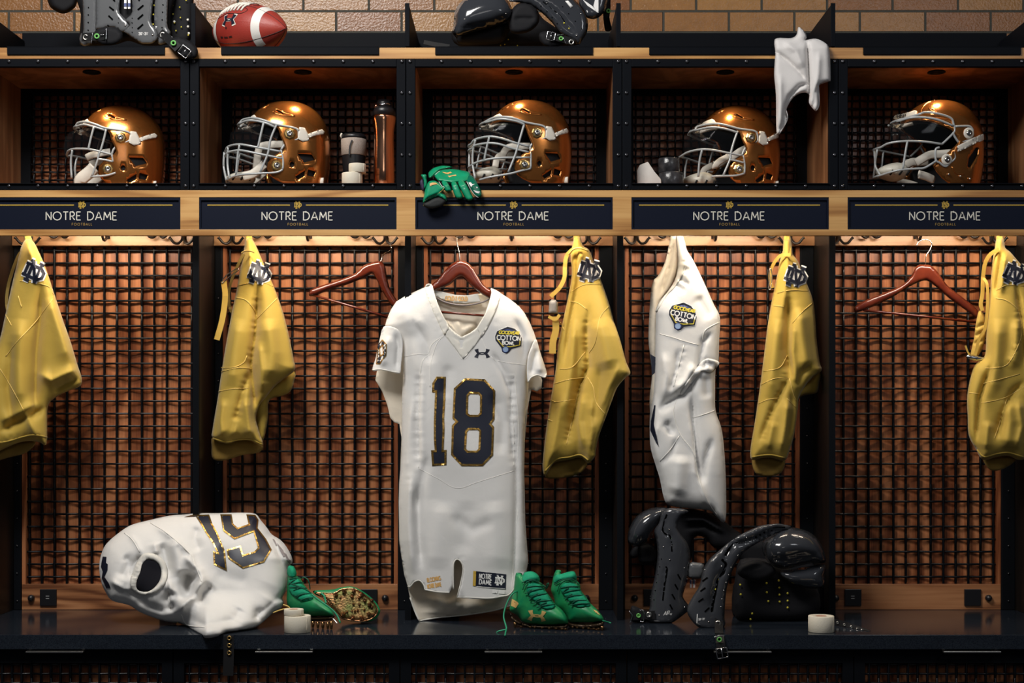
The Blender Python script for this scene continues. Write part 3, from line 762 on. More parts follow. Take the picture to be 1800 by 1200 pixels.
# pants right of the number 18 jersey
YCp = lambda X, Y: .20 - .16 * np.clip((np.asarray(X, float) - 1015) / 85, 0, 1) * np.clip((np.asarray(Y, float) - 430) / 160, 0, 1) - .03 * np.clip((np.asarray(Y, float) - 430) / 350, 0, 1)
tC, sC = pants('gold football pants with a grey square buckle, right of the number 18 jersey',
 [(1010, 418), (1019, 418), (1025, 432), (1036, 440), (1046, 466), (1057, 494), (1070, 531), (1079, 564), (1090, 597), (1100, 634), (1108, 655), (1099, 664), (1085, 681), (1076, 703), (1065, 733), (1052, 769), (1047, 795), (1046, 802), (1034, 814), (1021, 804), (999, 808), (977, 812), (967, 822), (958, 836), (954, 824), (955, 799), (962, 740), (969, 696), (977, 648), (982, 601), (991, 557), (999, 520), (1005, 483), (1003, 447), (1006, 432)],
 [(1034, 808), (1022, 830), (988, 840), (958, 838), (968, 812), (999, 804), (1021, 800)],
 [([(1031, 560), (1030, 640), (1014, 690), (1004, 740), (994, 780)], .0032, 4.5, 18), ([(1036, 542), (1031, 571), (1031, 608), (1034, 645), (1020, 678), (1007, 740), (996, 777)], -.016, 6), ([(1050, 560), (1062, 610), (1070, 650)], .014, 15), ([(1056, 640), (1050, 700), (1040, 750)], -.008, 9), ([(1012, 560), (1006, 640), (990, 740)], .010, 10),
  ([(1023, 690), (1018, 740), (1026, 790)], .012, 8), ([(988, 690), (978, 760), (965, 815)], .008, 9), ([(1040, 700), (1040, 760), (1036, 800)], .008, 7), ([(1014, 430), (1014, 500), (1002, 560), (992, 640)], -.010, 4), ([(1022, 440), (1018, 490)], .008, 4), ([(1090, 640), (1070, 680), (1056, 720)], .006, 6)],
 [[(1002, 513), (1028, 500), (1057, 500)], [(1000, 529), (1017, 533), (1032, 544)], [(1070, 538), (1054, 560), (1047, 600), (1036, 620)], [(984, 648), (1006, 645), (1028, 619)], [(975, 674), (999, 667), (1028, 663)], [(973, 707), (1010, 702)], [(1033, 663), (1043, 681), (1048, 707), (1065, 729)], [(985, 566), (992, 580)], [(968, 703), (976, 706)], [(963, 737), (971, 740)],
  [(1031, 660), (1016, 690), (1006, 735), (996, 780)]],
 (1036, 476, 38, 17), YCp, hem=[(958, 828), (968, 816), (980, 806), (1000, 803), (1020, 799), (1034, 808)], top=[((1014, 412), (1014, 438), 10)], seed=8, T=.04)
strap('belt', [(1022, 437), (1008, 438), (996, 450), (993, 470), (992, 488), (984, 505), (968, 521)], [.15, .16, .17, .17, .16, .15, .15], .013, M['belt_gold'], tC)
two('buckle', [(966, 526), (980, 527), (981, 551), (964, 551)], .0 if False else (lambda X, Y: X * 0 + .15), .006, .006, 4, M['grey_buckle'], tC, step=4, smooth=0, label='grey square buckle')
strap('belt_end', [(976, 556), (977, 580), (972, 600), (971, 621)], .152, .021, M['belt_gold'], tC)
strap('belt_tip', [(964, 556), (976, 561), (984, 553)], .146, .010, M['belt_gold'], tC)
wire_obj('waist_cord', [(1000, 447), (1008, 438), (1020, 436), (1034, 441)], [.15, .13, .125, .13], .003, M['gold_cord'], tC)
# pants in the fourth locker
YDp = lambda X, Y: .20 - .05 * np.clip((np.asarray(Y, float) - 430) / 350, 0, 1)
tD, sD = pants('darker lit gold football pants hanging right of the side-on white jersey',
 [(1378, 423), (1389, 423), (1393, 445), (1402, 458), (1411, 480), (1421, 505), (1429, 527), (1433, 557), (1436, 601), (1441, 637), (1444, 651), (1428, 664), (1414, 680), (1404, 700), (1402, 722), (1396, 762), (1388, 791), (1379, 809), (1355, 804), (1338, 805), (1322, 808), (1319, 791), (1327, 740), (1333, 700), (1340, 648), (1349, 575), (1357, 527), (1366, 483), (1371, 458), (1376, 440)],
 [(1323, 800), (1350, 798), (1379, 803), (1374, 830), (1350, 837), (1327, 830)],
 [([(1384, 625), (1378, 670), (1356, 720), (1340, 775)], .0030, 4, 14), ([(1386, 520), (1385, 570), (1384, 615), (1390, 667)], -.018, 7), ([(1388, 660), (1376, 684), (1360, 715), (1347, 745), (1335, 780)], -.009, 5), ([(1405, 540), (1412, 600), (1420, 655)], .012, 11), ([(1396, 560), (1394, 620), (1402, 690)], .010, 7), ([(1428, 640), (1410, 655), (1400, 680)], -.010, 6),
  ([(1368, 560), (1358, 640), (1350, 700)], .008, 12), ([(1385, 700), (1380, 750), (1372, 795)], .010, 7), ([(1360, 740), (1350, 790)], .006, 7), ([(1384, 430), (1382, 490), (1376, 560)], .005, 5), ([(1390, 690), (1396, 720), (1388, 770)], -.008, 4)],
 [[(1366, 515), (1388, 510), (1421, 511)], [(1393, 568), (1408, 550), (1428, 532)], [(1338, 676), (1362, 665), (1386, 665)], [(1333, 709), (1350, 702), (1370, 699)], [(1342, 652), (1370, 646), (1384, 624)], [(1383, 700), (1399, 716)], [(1360, 537), (1378, 539)], [(1388, 665), (1394, 690), (1400, 705)]],
 (1399, 485, 37, 20), YDp, hem=[(1322, 803), (1338, 800), (1356, 799), (1379, 804)],
 leg=[(1398, 690), (1420, 668), (1443, 652), (1440, 675), (1436, 690), (1417, 694), (1405, 700), (1402, 720)], top=[((1383, 414), (1384, 446), 10)], seed=11, T=.04)
strap('belt', [(1390, 448), (1374, 448), (1362, 460), (1355, 476), (1354, 492), (1358, 506)], [.15, .16, .17, .18, .18, .18], .010, M['belt_gold'], tD)
wire_obj('buckle', [(1353, 474), (1356, 474), (1357, 490), (1354, 508), (1351, 506), (1353, 490)], .165, .0015, M['chrome'], tD, closed=True)
# far right pants
YEp = lambda X, Y: .16 - .05 * np.clip((np.asarray(Y, float) - 430) / 350, 0, 1)
tE, sE = pants('gold football pants at the far right with an open belt and silver buckle',
 [(1752, 420), (1762, 420), (1767, 435), (1776, 443), (1788, 457), (1802, 476), (1822, 530), (1842, 600), (1850, 680), (1834, 750), (1808, 800), (1791, 808), (1773, 801), (1752, 803), (1728, 808), (1716, 790), (1703, 765), (1701, 733), (1700, 700), (1704, 672), (1712, 645), (1722, 634), (1732, 622), (1734, 582), (1740, 517), (1744, 464), (1748, 440)],
 [(1727, 802), (1752, 800), (1790, 802), (1768, 822), (1741, 826)],
 [([(1788, 543), (1795, 590), (1774, 637), (1740, 647)], .0028, 4, 16), ([(1796, 680), (1768, 710), (1752, 760)], .003, 5, 9), ([(1768, 700), (1776, 740), (1770, 790)], .012, 12), ([(1800, 670), (1780, 690), (1764, 720), (1752, 770)], -.012, 6), ([(1742, 640), (1722, 700), (1716, 780)], -.014, 5), ([(1756, 560), (1752, 620), (1744, 700)], .010, 13), ([(1790, 560), (1786, 620), (1776, 650)], .010, 10),
  ([(1760, 440), (1754, 480), (1748, 520)], -.010, 4), ([(1768, 446), (1762, 490), (1760, 515)], .008, 4), ([(1786, 500), (1796, 560), (1800, 640)], -.012, 4), ([(1790, 700), (1796, 750), (1786, 790)], .012, 9), ([(1738, 740), (1732, 790)], .008, 7)],
 [[(1752, 510), (1770, 501), (1800, 502)], [(1750, 524), (1770, 528), (1788, 543), (1795, 565), (1794, 595), (1774, 637), (1752, 646), (1732, 647)], [(1728, 674), (1756, 667), (1792, 657)], [(1725, 708), (1752, 703), (1770, 697), (1800, 680)], [(1704, 690), (1722, 692)], [(1770, 700), (1758, 740), (1748, 770)]],
 (1784, 481, 38, 24), YEp, hem=[(1718, 790), (1730, 802), (1752, 797), (1773, 795), (1800, 803)], top=[((1757, 412), (1758, 440), 10)], seed=14, T=.05)
strap('belt', [(1756, 438), (1742, 446), (1732, 462), (1728, 487), (1727, 515), (1724, 534), (1727, 546)], [.12, .13, .14, .15, .15, .15, .15], .012, M['belt_gold'], tE)
strap('fly_flap', [(1729, 489), (1735, 500), (1736, 530), (1732, 575), (1721, 596), (1714, 625)], [.14, .13, .13, .13, .13, .13], .009, M['belt_gold'], tE)
two('waist_gather', [(1722, 545), (1732, 560), (1733, 590), (1722, 622), (1706, 628), (1712, 595), (1716, 565)], lambda X, Y: X * 0 + .16, .012, .01, 8, M['belt_gold'], tE, [([(1712, 590), (1730, 582)], -.005, 2), ([(1712, 604), (1728, 597)], -.005, 2), ([(1714, 576), (1731, 568)], -.005, 2)], step=3)
two('buckle', [(1698, 625), (1706, 623), (1731, 628), (1734, 632), (1718, 634), (1702, 631)], lambda X, Y: X * 0 + .118, .004, .004, 4, M['chrome'], tE, step=3)
strap('belt_tip', [(1697, 607), (1701, 618), (1706, 626)], .125, .005, M['belt_gold'], tE)

# ---------------------------------------------------------------- hangers
def hanger(label, loop, bar, hook, Y, hookY):
    t = thing('clothes_hanger', label, 'hanger', P(loop[0][0], 470, Y), 'mahogany hangers')
    lp = catmull(loop, 4, True); ed = [(resample(lp, 4), True)]
    f = lambda X, Yp: X * 0 + Y
    skin('hanger_arms', [lp], Sheet(f, .009, 7, -1, ed), M['mahogany'], t, 3, 0, None, Sheet(f, .009, 7, 1, ed))
    MB().tube([P(bar[0][0], bar[0][1], Y), P(bar[1][0], bar[1][1], Y)], .0040, 10).build('trouser_bar', M['mahogany'], t)
    pp = catmull([(a, b, y) for (a, b), y in zip(hook, hookY)], 6)
    MB().tube([P(a, b, y) for a, b, y in pp], .0017, 8).build('hook', M['chrome'], t, True, 'bright metal hook')
    return t
hanger('mahogany hanger tilted and empty, between gold pants and number 18 jersey',
 [(658, 460), (670, 459), (677, 468), (680, 486), (686, 508), (698, 528), (704, 540), (702, 548), (688, 536), (672, 512), (656, 482), (640, 488), (610, 500), (580, 509), (552, 520), (543, 519), (545, 511), (552, 506), (570, 500), (600, 490), (624, 480), (640, 466)],
 ((549, 518), (698, 562)), [(669, 460), (673, 450), (678, 444), (685, 441), (688, 436), (686, 430)], .17, [.17, .18, .20, .22, .23, .23])
hanger('mahogany hanger carrying the white number 18 jersey',
 [(809, 458), (821, 461), (831, 470), (841, 487), (852, 502), (866, 512), (864, 524), (852, 520), (832, 506), (820, 494), (808, 486), (791, 500), (772, 508), (758, 512), (757, 502), (770, 490), (783, 474), (796, 462)],
 ((760, 547), (868, 556)), [(808, 458), (807, 444), (804, 432), (803, 420), (805, 412), (812, 411), (815, 416), (812, 422)], .10, [.10] * 8)
hanger('mahogany hanger empty and level in the right end locker',
 [(1627, 465), (1637, 467), (1650, 480), (1667, 503), (1693, 523), (1717, 543), (1722, 556), (1716, 559), (1700, 547), (1667, 523), (1640, 500), (1625, 493), (1600, 503), (1567, 523), (1520, 545), (1502, 548), (1505, 537), (1520, 528), (1553, 515), (1583, 502), (1600, 487), (1612, 467)],
 ((1518, 545), (1716, 566)), [(1627, 465), (1628, 450), (1634, 440), (1638, 430), (1634, 423), (1624, 421), (1615, 425), (1611, 432)], .20, [.20] * 8)
# ceiling hook behind the fascia that carries the jersey hanger
hk = MB().tube(catmull([P(806, 372, .10), P(806, 404, .10), P(806, 409, .10) + Vector((.004, 0, -.004)), P(815, 406, .10)], 5), .0042, 8)
ho = hk.build('ceiling_hook', M['hook'], None); tag(ho, 'dark iron hook under the shelf holding the number 18 jersey hanger', 'hook')

# ---------------------------------------------------------------- bowl game patch
PATCH_OUT = [(-20, -14), (-12, -18), (-2, -23), (11, -20), (19, -13), (24, -4), (24, 10), (7, 16), (3, 22), (-2, 24.5), (-9, 22), (-11, 15), (-22, 2), (-23, -5)]
def tf(l, x, y, s, r):
    ca, sa = math.cos(R(r)), math.sin(R(r)); return [(x + (a * ca - b * sa) * s, y + (a * sa + b * ca) * s) for a, b in l]
def bowl_patch(x, y, s, r, sheet, parent):
    o = decal('patch', None, sheet, M['white_print'], parent, .0014, 3, 'bowl game patch', [[tf([(a * 1.05, b * 1.05) for a, b in PATCH_OUT], x, y, s, r)]])
    def d(nm, m, g, off, lab=None): decal(nm, None, sheet, m, o, off, 3, lab, g)
    d('patch_field', M['navy_print'], [[tf(PATCH_OUT, x, y, s, r)]], .0020)
    d('patch_stripe', M['blue_print'], [[tf([(-11, -15.5), (-2, -19), (10, -17), (15, -12), (4, -15), (-8, -13)], x, y, s, r)]], .0024)
    inner = [(-18, -11), (20, -11 + 3), (21, 8), (6, 12), (-5, 12), (-18, 1)]
    d('patch_border', M['yellow_print'], [stroke(tf([(-19, -8), (-19, 0), (-8, 12), (5, 12), (21, 8), (21, -2)], x, y, s, r), 1.3 * s)], .0026)
    def tx(t, a, b, h, w, m, g=.2, sl=0.0):
        q = tf([(a, b)], x, y, s, r)[0]; d('patch_lettering', m, lettering(t, q[0], q[1], h * s, w * s, g, 1.0, 'c', r, .3, sl), .0027)
    tx('GOODYEAR', 1, -10, 5.2, 1.5, M['yellow_print'], .12, .15)
    tx('COTTON', 1, .6, 7.6, 1.7, M['white_print'], .17)
    tx('BOWL', 1, 8.6, 6.0, 1.6, M['white_print'], .2)
    d('patch_ball', M['pale_blue'], [[tf(arc(-3.5, 17, 5.2, 5.2, 0, 360, 16)[:-1], x, y, s, r)]], .0028)
    d('patch_ball_ring', M['blue_print'], [stroke(tf(arc(-3.5, 17, 5.2, 5.2, 0, 360, 16)[:-1], x, y, s, r), 1.2 * s, True)], .0032)
    return o
def foil_number(loops, w, sheet, parent, name, label):
    """navy numeral with a gold foil border along every edge"""
    o = decal('number', loops, sheet, M['navy_print'], parent, .0016, 4, label)
    g = []
    for i, l in enumerate(loops):
        A, B = stroke(l, 2 * w, True)
        ar = lambda q: abs(sum(q[k][0] * q[(k + 1) % len(q)][1] - q[(k + 1) % len(q)][0] * q[k][1] for k in range(len(q))))
        sm, bg = (A, B) if ar(A) < ar(B) else (B, A)
        g.append([l, sm if i == 0 else bg])
    decal('number_border', None, sheet, M['gold_foil'], o, .0026, 3, 'gold foil border', g)
    return o

# ---------------------------------------------------------------- number 18 jersey
tJ = thing('football_jersey', 'white number 18 football jersey hanging upright on a mahogany hanger', 'jersey', P(810, 1090, .06), 'white football jerseys')
FRONT = [(758, 500), (763, 513), (769, 532), (777, 551), (784, 565), (789, 574), (800, 584), (811, 592), (826, 585), (838, 576), (846, 563), (853, 551), (860, 530), (864, 514), (863, 507),
 (876, 513), (895, 525), (912, 538), (921, 549), (930, 565), (938, 583), (943, 599), (935, 610), (930, 624), (928, 640), (929, 668), (927, 700), (923, 733), (922, 780), (921, 830), (922, 860), (923, 917), (926, 960), (928, 985), (925, 1005), (912, 1020), (903, 1035), (897, 1045), (880, 1050), (860, 1053), (830, 1052), (803, 1050),
 (809, 1032), (813, 1012), (814, 998), (811, 988), (805, 983), (800, 984), (798, 991), (797, 1010), (795, 1030), (790, 1042), (770, 1041), (747, 1037), (746, 1028), (738, 1020), (728, 1022), (720, 1034), (717, 1030), (711, 1010), (708, 993), (702, 950), (701, 883), (702, 850), (706, 800), (706, 760), (707, 700), (709, 660), (707, 625), (704, 600), (697, 580), (677, 573), (680, 562), (687, 545), (697, 530), (715, 519), (740, 508)]
lft = [(717, 1030), (708, 993), (702, 950), (701, 883), (702, 850), (706, 800), (706, 760), (707, 700), (709, 660), (700, 600), (677, 573), (687, 545), (697, 530), (715, 519), (740, 508), (758, 500)]
rgt = [(863, 507), (876, 513), (895, 525), (912, 538), (921, 549), (930, 565), (943, 599), (932, 640), (929, 668), (927, 700), (923, 733), (922, 780), (921, 830), (922, 860), (923, 917), (926, 960), (928, 985), (925, 1005)]
def Jb(X, Y): return .095 - .055 * np.clip((np.asarray(Y, float) - 520) / 560, 0, 1)
jf = [([(737, 648), (734, 740), (736, 822)], .0028, 6, 17), ([(899, 660), (902, 740), (903, 818)], .0028, 5, 17), ([(752, 522), (766, 556), (782, 590)], .0012, 5, 9), ([(868, 580), (876, 545)], .001, 5, 5), ([(806, 975), (815, 985)], .001, 4, 4), ([(718, 850), (708, 780)], .002, 6, 5), ([(722, 560), (748, 600), (757, 640)], -.006, 9), ([(736, 650), (733, 740), (736, 820)], -.007, 5), ([(742, 650), (741, 740), (744, 820)], .004, 4), ([(900, 660), (898, 740), (902, 815)], -.006, 5), ([(866, 620), (886, 655), (897, 690)], -.006, 4),
 ([(722, 830), (718, 920), (726, 1010)], .010, 9), ([(734, 850), (736, 940), (742, 1000)], -.010, 7), ([(780, 880), (772, 940), (765, 1000)], .004, 22), ([(822, 880), (818, 940), (812, 975)], -.003, 16), ([(868, 880), (876, 940), (872, 1000)], .004, 22),
 ([(908, 760), (908, 880), (904, 1020)], -.007, 4), ([(916, 760), (918, 880), (918, 980)], .006, 5), ([(752, 800), (740, 850), (730, 900)], -.005, 8), ([(792, 905), (830, 930), (870, 915)], -.003, 10), ([(790, 640), (780, 700)], -.003, 10),
 ([(870, 690), (884, 740), (880, 800)], -.005, 10), ([(905, 560), (920, 590), (922, 640)], -.006, 6), ([(700, 540), (725, 575), (745, 560)], .004, 12), ([(812, 1050), (802, 1010), (798, 985)], .003, 4), ([(725, 700), (716, 780), (714, 840)], .006, 7)]
eJ = [(lft, False), (rgt, False)]
sJ = Sheet(Jb, .055, 58, -1, eJ, jf, wrinkle(21, .0055, 24, (1.4, .7)), 2.0)
skin('front_panel', [FRONT], sJ, M['white_cloth'], tJ, 4, .0016)
BACK_ = [(752, 508), (766, 511), (790, 518), (815, 520), (838, 517), (858, 513), (872, 516), (892, 528), (915, 552), (930, 590), (938, 625), (946, 650), (953, 668), (952, 682), (944, 688), (934, 684), (927, 720), (920, 800), (920, 900), (926, 1000), (922, 1040), (905, 1062), (870, 1073), (820, 1081), (770, 1086), (744, 1091), (737, 1092), (729, 1073), (721, 1050), (715, 1020), (704, 950), (703, 850), (706, 770), (702, 745), (693, 742), (686, 734), (681, 712), (672, 688), (660, 668), (662, 655), (672, 620), (683, 575), (694, 545), (704, 530), (732, 513)]
bl = [(737, 1092), (721, 1050), (715, 1020), (704, 950), (703, 850), (706, 770)]; br = [(927, 720), (920, 800), (920, 900), (926, 1000)]
sJb = Sheet(lambda X, Y: Jb(X, Y) + .006, .026, 40, 1, [(bl, False), (br, False), ([(694, 545), (752, 508)], False), ([(872, 516), (915, 552)], False)],
 [([(778, 560), (800, 590), (815, 610)], -.010, 6), ([(845, 560), (832, 590), (820, 612)], .008, 5), ([(800, 560), (812, 585), (835, 570)], -.008, 5), ([(745, 1050), (790, 1062), (850, 1060)], -.012, 8), ([(740, 1075), (800, 1072), (870, 1060)], -.008, 4), ([(800, 1050), (808, 1070)], -.012, 8)], wrinkle(5, .004, 30), 2.0)
skin('back_panel', [BACK_], sJb, M['white_in'], tJ, 5, .0016)
cord('hem', [[(737, 1091), (770, 1085), (820, 1080), (870, 1072), (905, 1061)], [(721, 1050), (729, 1073), (737, 1091)]], sJb, M['white_rib'], tJ, .0024, .0, None, 7)
# sleeves
for nm, lp, ed, fo, y in (('sleeve', [(697, 577), (706, 590), (708, 610), (705, 640), (703, 656), (690, 654), (670, 650), (655, 651), (661, 628), (667, 600), (675, 574)], [(655, 651), (661, 628), (667, 600), (675, 574)], [([(684, 590), (676, 620), (672, 645)], .006, 8), ([(696, 585), (700, 610), (697, 650)], -.006, 4)], -.015),
    ('sleeve', [(942, 596), (949, 618), (957, 642), (961, 657), (957, 664), (945, 660), (934, 664), (928, 672), (926, 650), (928, 628), (933, 612)], [(942, 596), (949, 618), (957, 642), (961, 657)], [([(945, 610), (938, 635), (934, 660)], -.006, 4), ([(950, 625), (950, 655)], .005, 5)], -.012)):
    l2 = catmull(lp, 4, True); ys = (lambda X, Y, y=y: Jb(X, Y) + y)
    ss = Sheet(ys, .030, 30, -1, [(ed, False)], fo, wrinkle(9, .002, 20))
    so = skin(nm, [l2], ss, M['white_cloth'], tJ, 3, .0016)
    hemline = [(655, 650), (670, 649), (690, 653), (703, 655)] if lp[0][0] < 800 else [(960, 657), (957, 663), (945, 659), (934, 663), (928, 671)]
    cord('cuff', [hemline], ss, M['white_rib'], so, .0022, .0, None, 6)
    if lp[0][0] < 800:
        q = [[(661, 640), (664, 606), (672, 596), (680, 605), (679, 625), (672, 633), (668, 640)], [(668, 612), (672, 608), (673, 622), (669, 624)]]
        foil_number(q, 1.6, ss, so, 'n', 'navy and gold sleeve number')
# collar and neck insert
scol = Sheet(lambda X, Y: sJ.Y(X, Y) - .0025, 0, 1, -1)
skin('collar', [catmull([(758, 499), (763, 513), (769, 532), (777, 551), (789, 574), (785, 582), (781, 588), (772, 570), (764, 553), (752, 524), (747, 504)], 3, True)], scol, M['white_rib'], tJ, 3, .003)
skin('collar', [catmull([(863, 507), (864, 514), (860, 530), (853, 551), (839, 575), (843, 584), (846, 592), (858, 573), (870, 549), (880, 520), (876, 513)], 3, True)], scol, M['white_rib'], tJ, 3, .003)
vs = Sheet(lambda X, Y: sJ.Y(X, Y) - .0015, 0, 1, -1, None, [([(811, 596), (811, 612)], -.0015, 3), ([(796, 590), (811, 600), (832, 588)], -.001, 2)])
skin('neck_insert', [[(789, 574), (800, 584), (811, 592), (826, 585), (840, 575), (846, 592), (832, 611), (814, 631), (797, 608), (781, 588)]], vs, M['white_rib'], tJ, 3, .002)
sbc = Sheet(lambda X, Y: Jb(X, Y) - .002, .016, 40, 1, [([(752, 508), (740, 560)], False), ([(872, 516), (885, 560)], False)])
cb = skin('neck_band', [[(762, 509), (775, 512), (800, 518), (820, 519), (840, 516), (842, 522), (845, 530), (820, 533), (800, 532), (780, 527), (764, 519)]], sbc, M['white_rib'], tJ, 3, .002)
decal('lettering', None, sbc, M['orange_print'], cb, .0 - .004, 2, 'orange lettering on the neck band', lettering('GOLD & GOLD', 802, 528, 7.0, 1.5, .2, .62, 'c', 2, .2))
cord('neck_tape', [[(763, 521), (780, 530), (800, 535), (822, 536), (848, 531), (862, 524)]], sbc, M['grey_tape'], tJ, .0028, -.001, 'grey neck tape', 6)
cord('seam', [[(748, 504), (752, 523), (764, 553), (781, 588), (797, 609), (814, 632), (832, 612), (846, 593), (858, 574), (870, 550), (879, 518)],
 [(710, 627), (735, 622), (752, 622), (760, 604), (781, 589)], [(781, 590), (768, 604), (757, 640), (756, 680)], [(846, 594), (863, 626), (885, 636), (928, 642)], [(863, 626), (882, 650), (896, 690), (903, 750), (903, 818)],
 [(756, 622), (740, 645), (735, 750), (736, 822)], [(736, 823), (770, 841), (803, 858), (840, 847), (904, 827)], [(905, 660), (912, 760), (905, 867), (910, 900), (906, 933), (902, 1000), (898, 1044)], [(677, 574), (697, 578), (706, 592)], [(929, 668), (929, 640), (934, 612), (943, 598)]], sJ, M['white_seam'], tJ, .0010, .0006)
cord('hem', [[(803, 1049), (830, 1050), (860, 1051), (880, 1048), (897, 1043), (912, 1018)], [(747, 1036), (770, 1040), (790, 1041)], [(797, 1035), (797, 995), (800, 985), (805, 983), (811, 988), (814, 998), (812, 1015), (804, 1049)], [(717, 1030), (722, 1030), (729, 1022), (738, 1020), (745, 1028), (747, 1036)]], sJ, M['white_rib'], tJ, .0022, .0, None, 7)
S6 = lambda l: [(740 + a / 6.667, 650 + b / 6.667) for a, b in l]
foil_number([S6([(180, 78), (292, 80), (285, 350), (272, 560), (277, 700), (272, 800), (265, 937), (300, 935), (298, 1112), (130, 1125), (118, 940), (160, 940), (150, 800), (150, 600), (165, 262), (130, 262), (133, 155)])], 3.6, sJ, tJ, '1', 'navy numeral 1 with gold border')
foil_number([S6([(515, 97), (750, 108), (870, 240), (862, 580), (825, 630), (857, 665), (845, 1000), (725, 1125), (475, 1125), (352, 995), (362, 650), (405, 605), (368, 570), (385, 215)]),
 S6([(575, 280), (670, 282), (692, 305), (690, 500), (668, 525), (575, 525), (550, 505), (555, 305)]), S6([(560, 703), (665, 702), (682, 722), (672, 922), (650, 945), (550, 945), (528, 922), (540, 725)])], 3.6, sJ, tJ, '8', 'navy numeral 8 with gold border')
decal('logo', ua_mark(847.5, 621, 13.6, 0), sJ, M['navy_print'], tJ, .0016, 3, 'navy maker logo')
bowl_patch(893, 597, 1.0, 3, sJ, tJ)
tg = decal('tag', [[(832, 1003), (890, 1009), (889, 1036), (831, 1029)]], sJ, M['navy_print'], tJ, .0022, 4, 'navy woven tag')
decal('tag_edge', [[(832, 1003), (837, 1003.6), (836, 1029.6), (831, 1029)]], sJ, M['gold_paint'], tg, .0030, 4)
decal('tag_lettering', None, sJ, M['white_print'], tg, .0032, 3, 'white lettering NOTRE DAME', lettering('NOTRE', 853, 1017, 8.2, 1.5, .22, .62, 'c', 5) + lettering('DAME', 853, 1027, 8.2, 1.5, .26, .72, 'c', 5) + monogram(878.5, 1020, 17, .13, 5))
decal('tag_rule', [[(838, 1029.8), (888, 1034.2), (888, 1035), (838, 1030.6)]], sJ, M['white_print'], tg, .0034, 4)
decal('size_tag', None, sJ, M['white_print'], tJ, .0026, 3, 'small white size tags', [[[(866, 1036), (875, 1037), (874, 1043), (865, 1042)]], [[(877, 1037), (888, 1038), (887, 1044), (876, 1043)]]])
decal('hem_lettering', None, sJ, M['orange_print'], tJ, .0020, 3, 'gold lettering in two lines', lettering('BLOOMING', 763, 1021, 7, 1.4, .2, .5, 'c', -10) + lettering('NOTRE DAME', 764, 1032, 7, 1.4, .2, .42, 'c', -10, .3))

# ---------------------------------------------------------------- jersey hanging side-on in the fourth locker
tK = thing('football_jersey', 'white football jersey hanging side-on from a hook above the shoulder pads', 'jersey', P(1200, 900, .15), 'white football jerseys')
YK = lambda X, Y: .175 - .05 * np.clip((np.asarray(Y, float) - 430) / 400, 0, 1)
two('rear_half', [(1180, 413), (1191, 413), (1194, 440), (1190, 480), (1176, 510), (1160, 535), (1160, 600), (1160, 680), (1160, 740), (1150, 770), (1144, 740), (1142, 700), (1146, 660), (1143, 625), (1140, 600), (1141, 560), (1146, 500), (1157, 484), (1169, 460), (1176, 430)], lambda X, Y: YK(X, Y) + .035, .015, .02, 14, M['white_in'], tK,
    [([(1183, 420), (1176, 470), (1160, 520)], -.012, 3), ([(1150, 500), (1150, 560), (1148, 640)], .006, 4)])
KL = [(1188, 413), (1199, 413), (1208, 440), (1218, 456), (1230, 480), (1243, 508), (1255, 535), (1264, 552), (1266, 568), (1264, 600), (1263, 636), (1258, 646), (1257, 690), (1258, 722), (1268, 752), (1273, 790), (1276, 850), (1275, 915), (1260, 908), (1248, 897), (1222, 894), (1180, 889), (1168, 878), (1160, 842), (1152, 816), (1144, 788), (1142, 756), (1143, 722), (1149, 690), (1151, 650), (1152, 600), (1153, 560), (1153, 546), (1160, 530), (1174, 513), (1186, 494), (1192, 470), (1191, 440)]
oK, sK = two('main_body', KL, YK, .05, .03, 30, M['white_cloth'], tK,
 [([(1202, 606), (1194, 640), (1184, 680)], .003, 5, 12), ([(1206, 455), (1198, 490), (1172, 522)], .0022, 9, 7), ([(1250, 585), (1236, 600), (1228, 640), (1222, 655)], -.010, 4), ([(1262, 640), (1240, 636), (1226, 648)], -.008, 4), ([(1226, 650), (1215, 675), (1198, 694), (1172, 708), (1158, 722)], -.016, 7), ([(1222, 640), (1206, 670), (1186, 688)], .012, 7),
  ([(1217, 690), (1218, 740), (1225, 800), (1232, 850)], -.016, 5), ([(1210, 720), (1222, 790), (1222, 830), (1240, 880), (1262, 906)], .008, 5), ([(1252, 770), (1240, 810), (1234, 852)], -.008, 5), ([(1170, 740), (1180, 755), (1176, 764)], -.010, 6), ([(1190, 770), (1180, 800), (1162, 815)], -.004, 4),
  ([(1196, 800), (1192, 850), (1186, 870)], .010, 16), ([(1156, 740), (1150, 780), (1158, 820)], .006, 5), ([(1206, 470), (1222, 490)], -.005, 4), ([(1196, 490), (1212, 500)], -.005, 3), ([(1190, 500), (1204, 512)], -.004, 3), ([(1225, 520), (1240, 545), (1250, 560)], -.006, 9),
  ([(1165, 620), (1172, 660), (1166, 700)], .006, 7), ([(1192, 615), (1188, 650), (1176, 690)], -.006, 4), ([(1240, 660), (1244, 700)], -.006, 8)], wrinkle(31, .005, 30, (1.2, .8)), 4, 4)
sc2 = Sheet(lambda X, Y: sK.Y(X, Y) - .003, 0, 1, -1)
skin('collar', [catmull([(1189, 413), (1199, 413), (1206, 438), (1206, 462), (1199, 484), (1186, 504), (1170, 521), (1155, 546), (1153, 545), (1160, 530), (1174, 513), (1186, 494), (1192, 470), (1191, 440)], 3, True)], sc2, M['white_rib'], tK, 3, .003)
cord('seam', [[(1160, 587), (1180, 592), (1205, 600), (1228, 606)], [(1234, 598), (1240, 580), (1264, 566)], [(1190, 700), (1184, 725), (1196, 764), (1216, 790), (1225, 812)], [(1160, 810), (1178, 790), (1194, 766)], [(1219, 734), (1238, 728), (1257, 721)], [(1217, 655), (1218, 740), (1226, 830), (1244, 880), (1262, 907)], [(1202, 606), (1194, 640), (1184, 680)]], sK, M['white_seam'], tK, .0011, .0006)
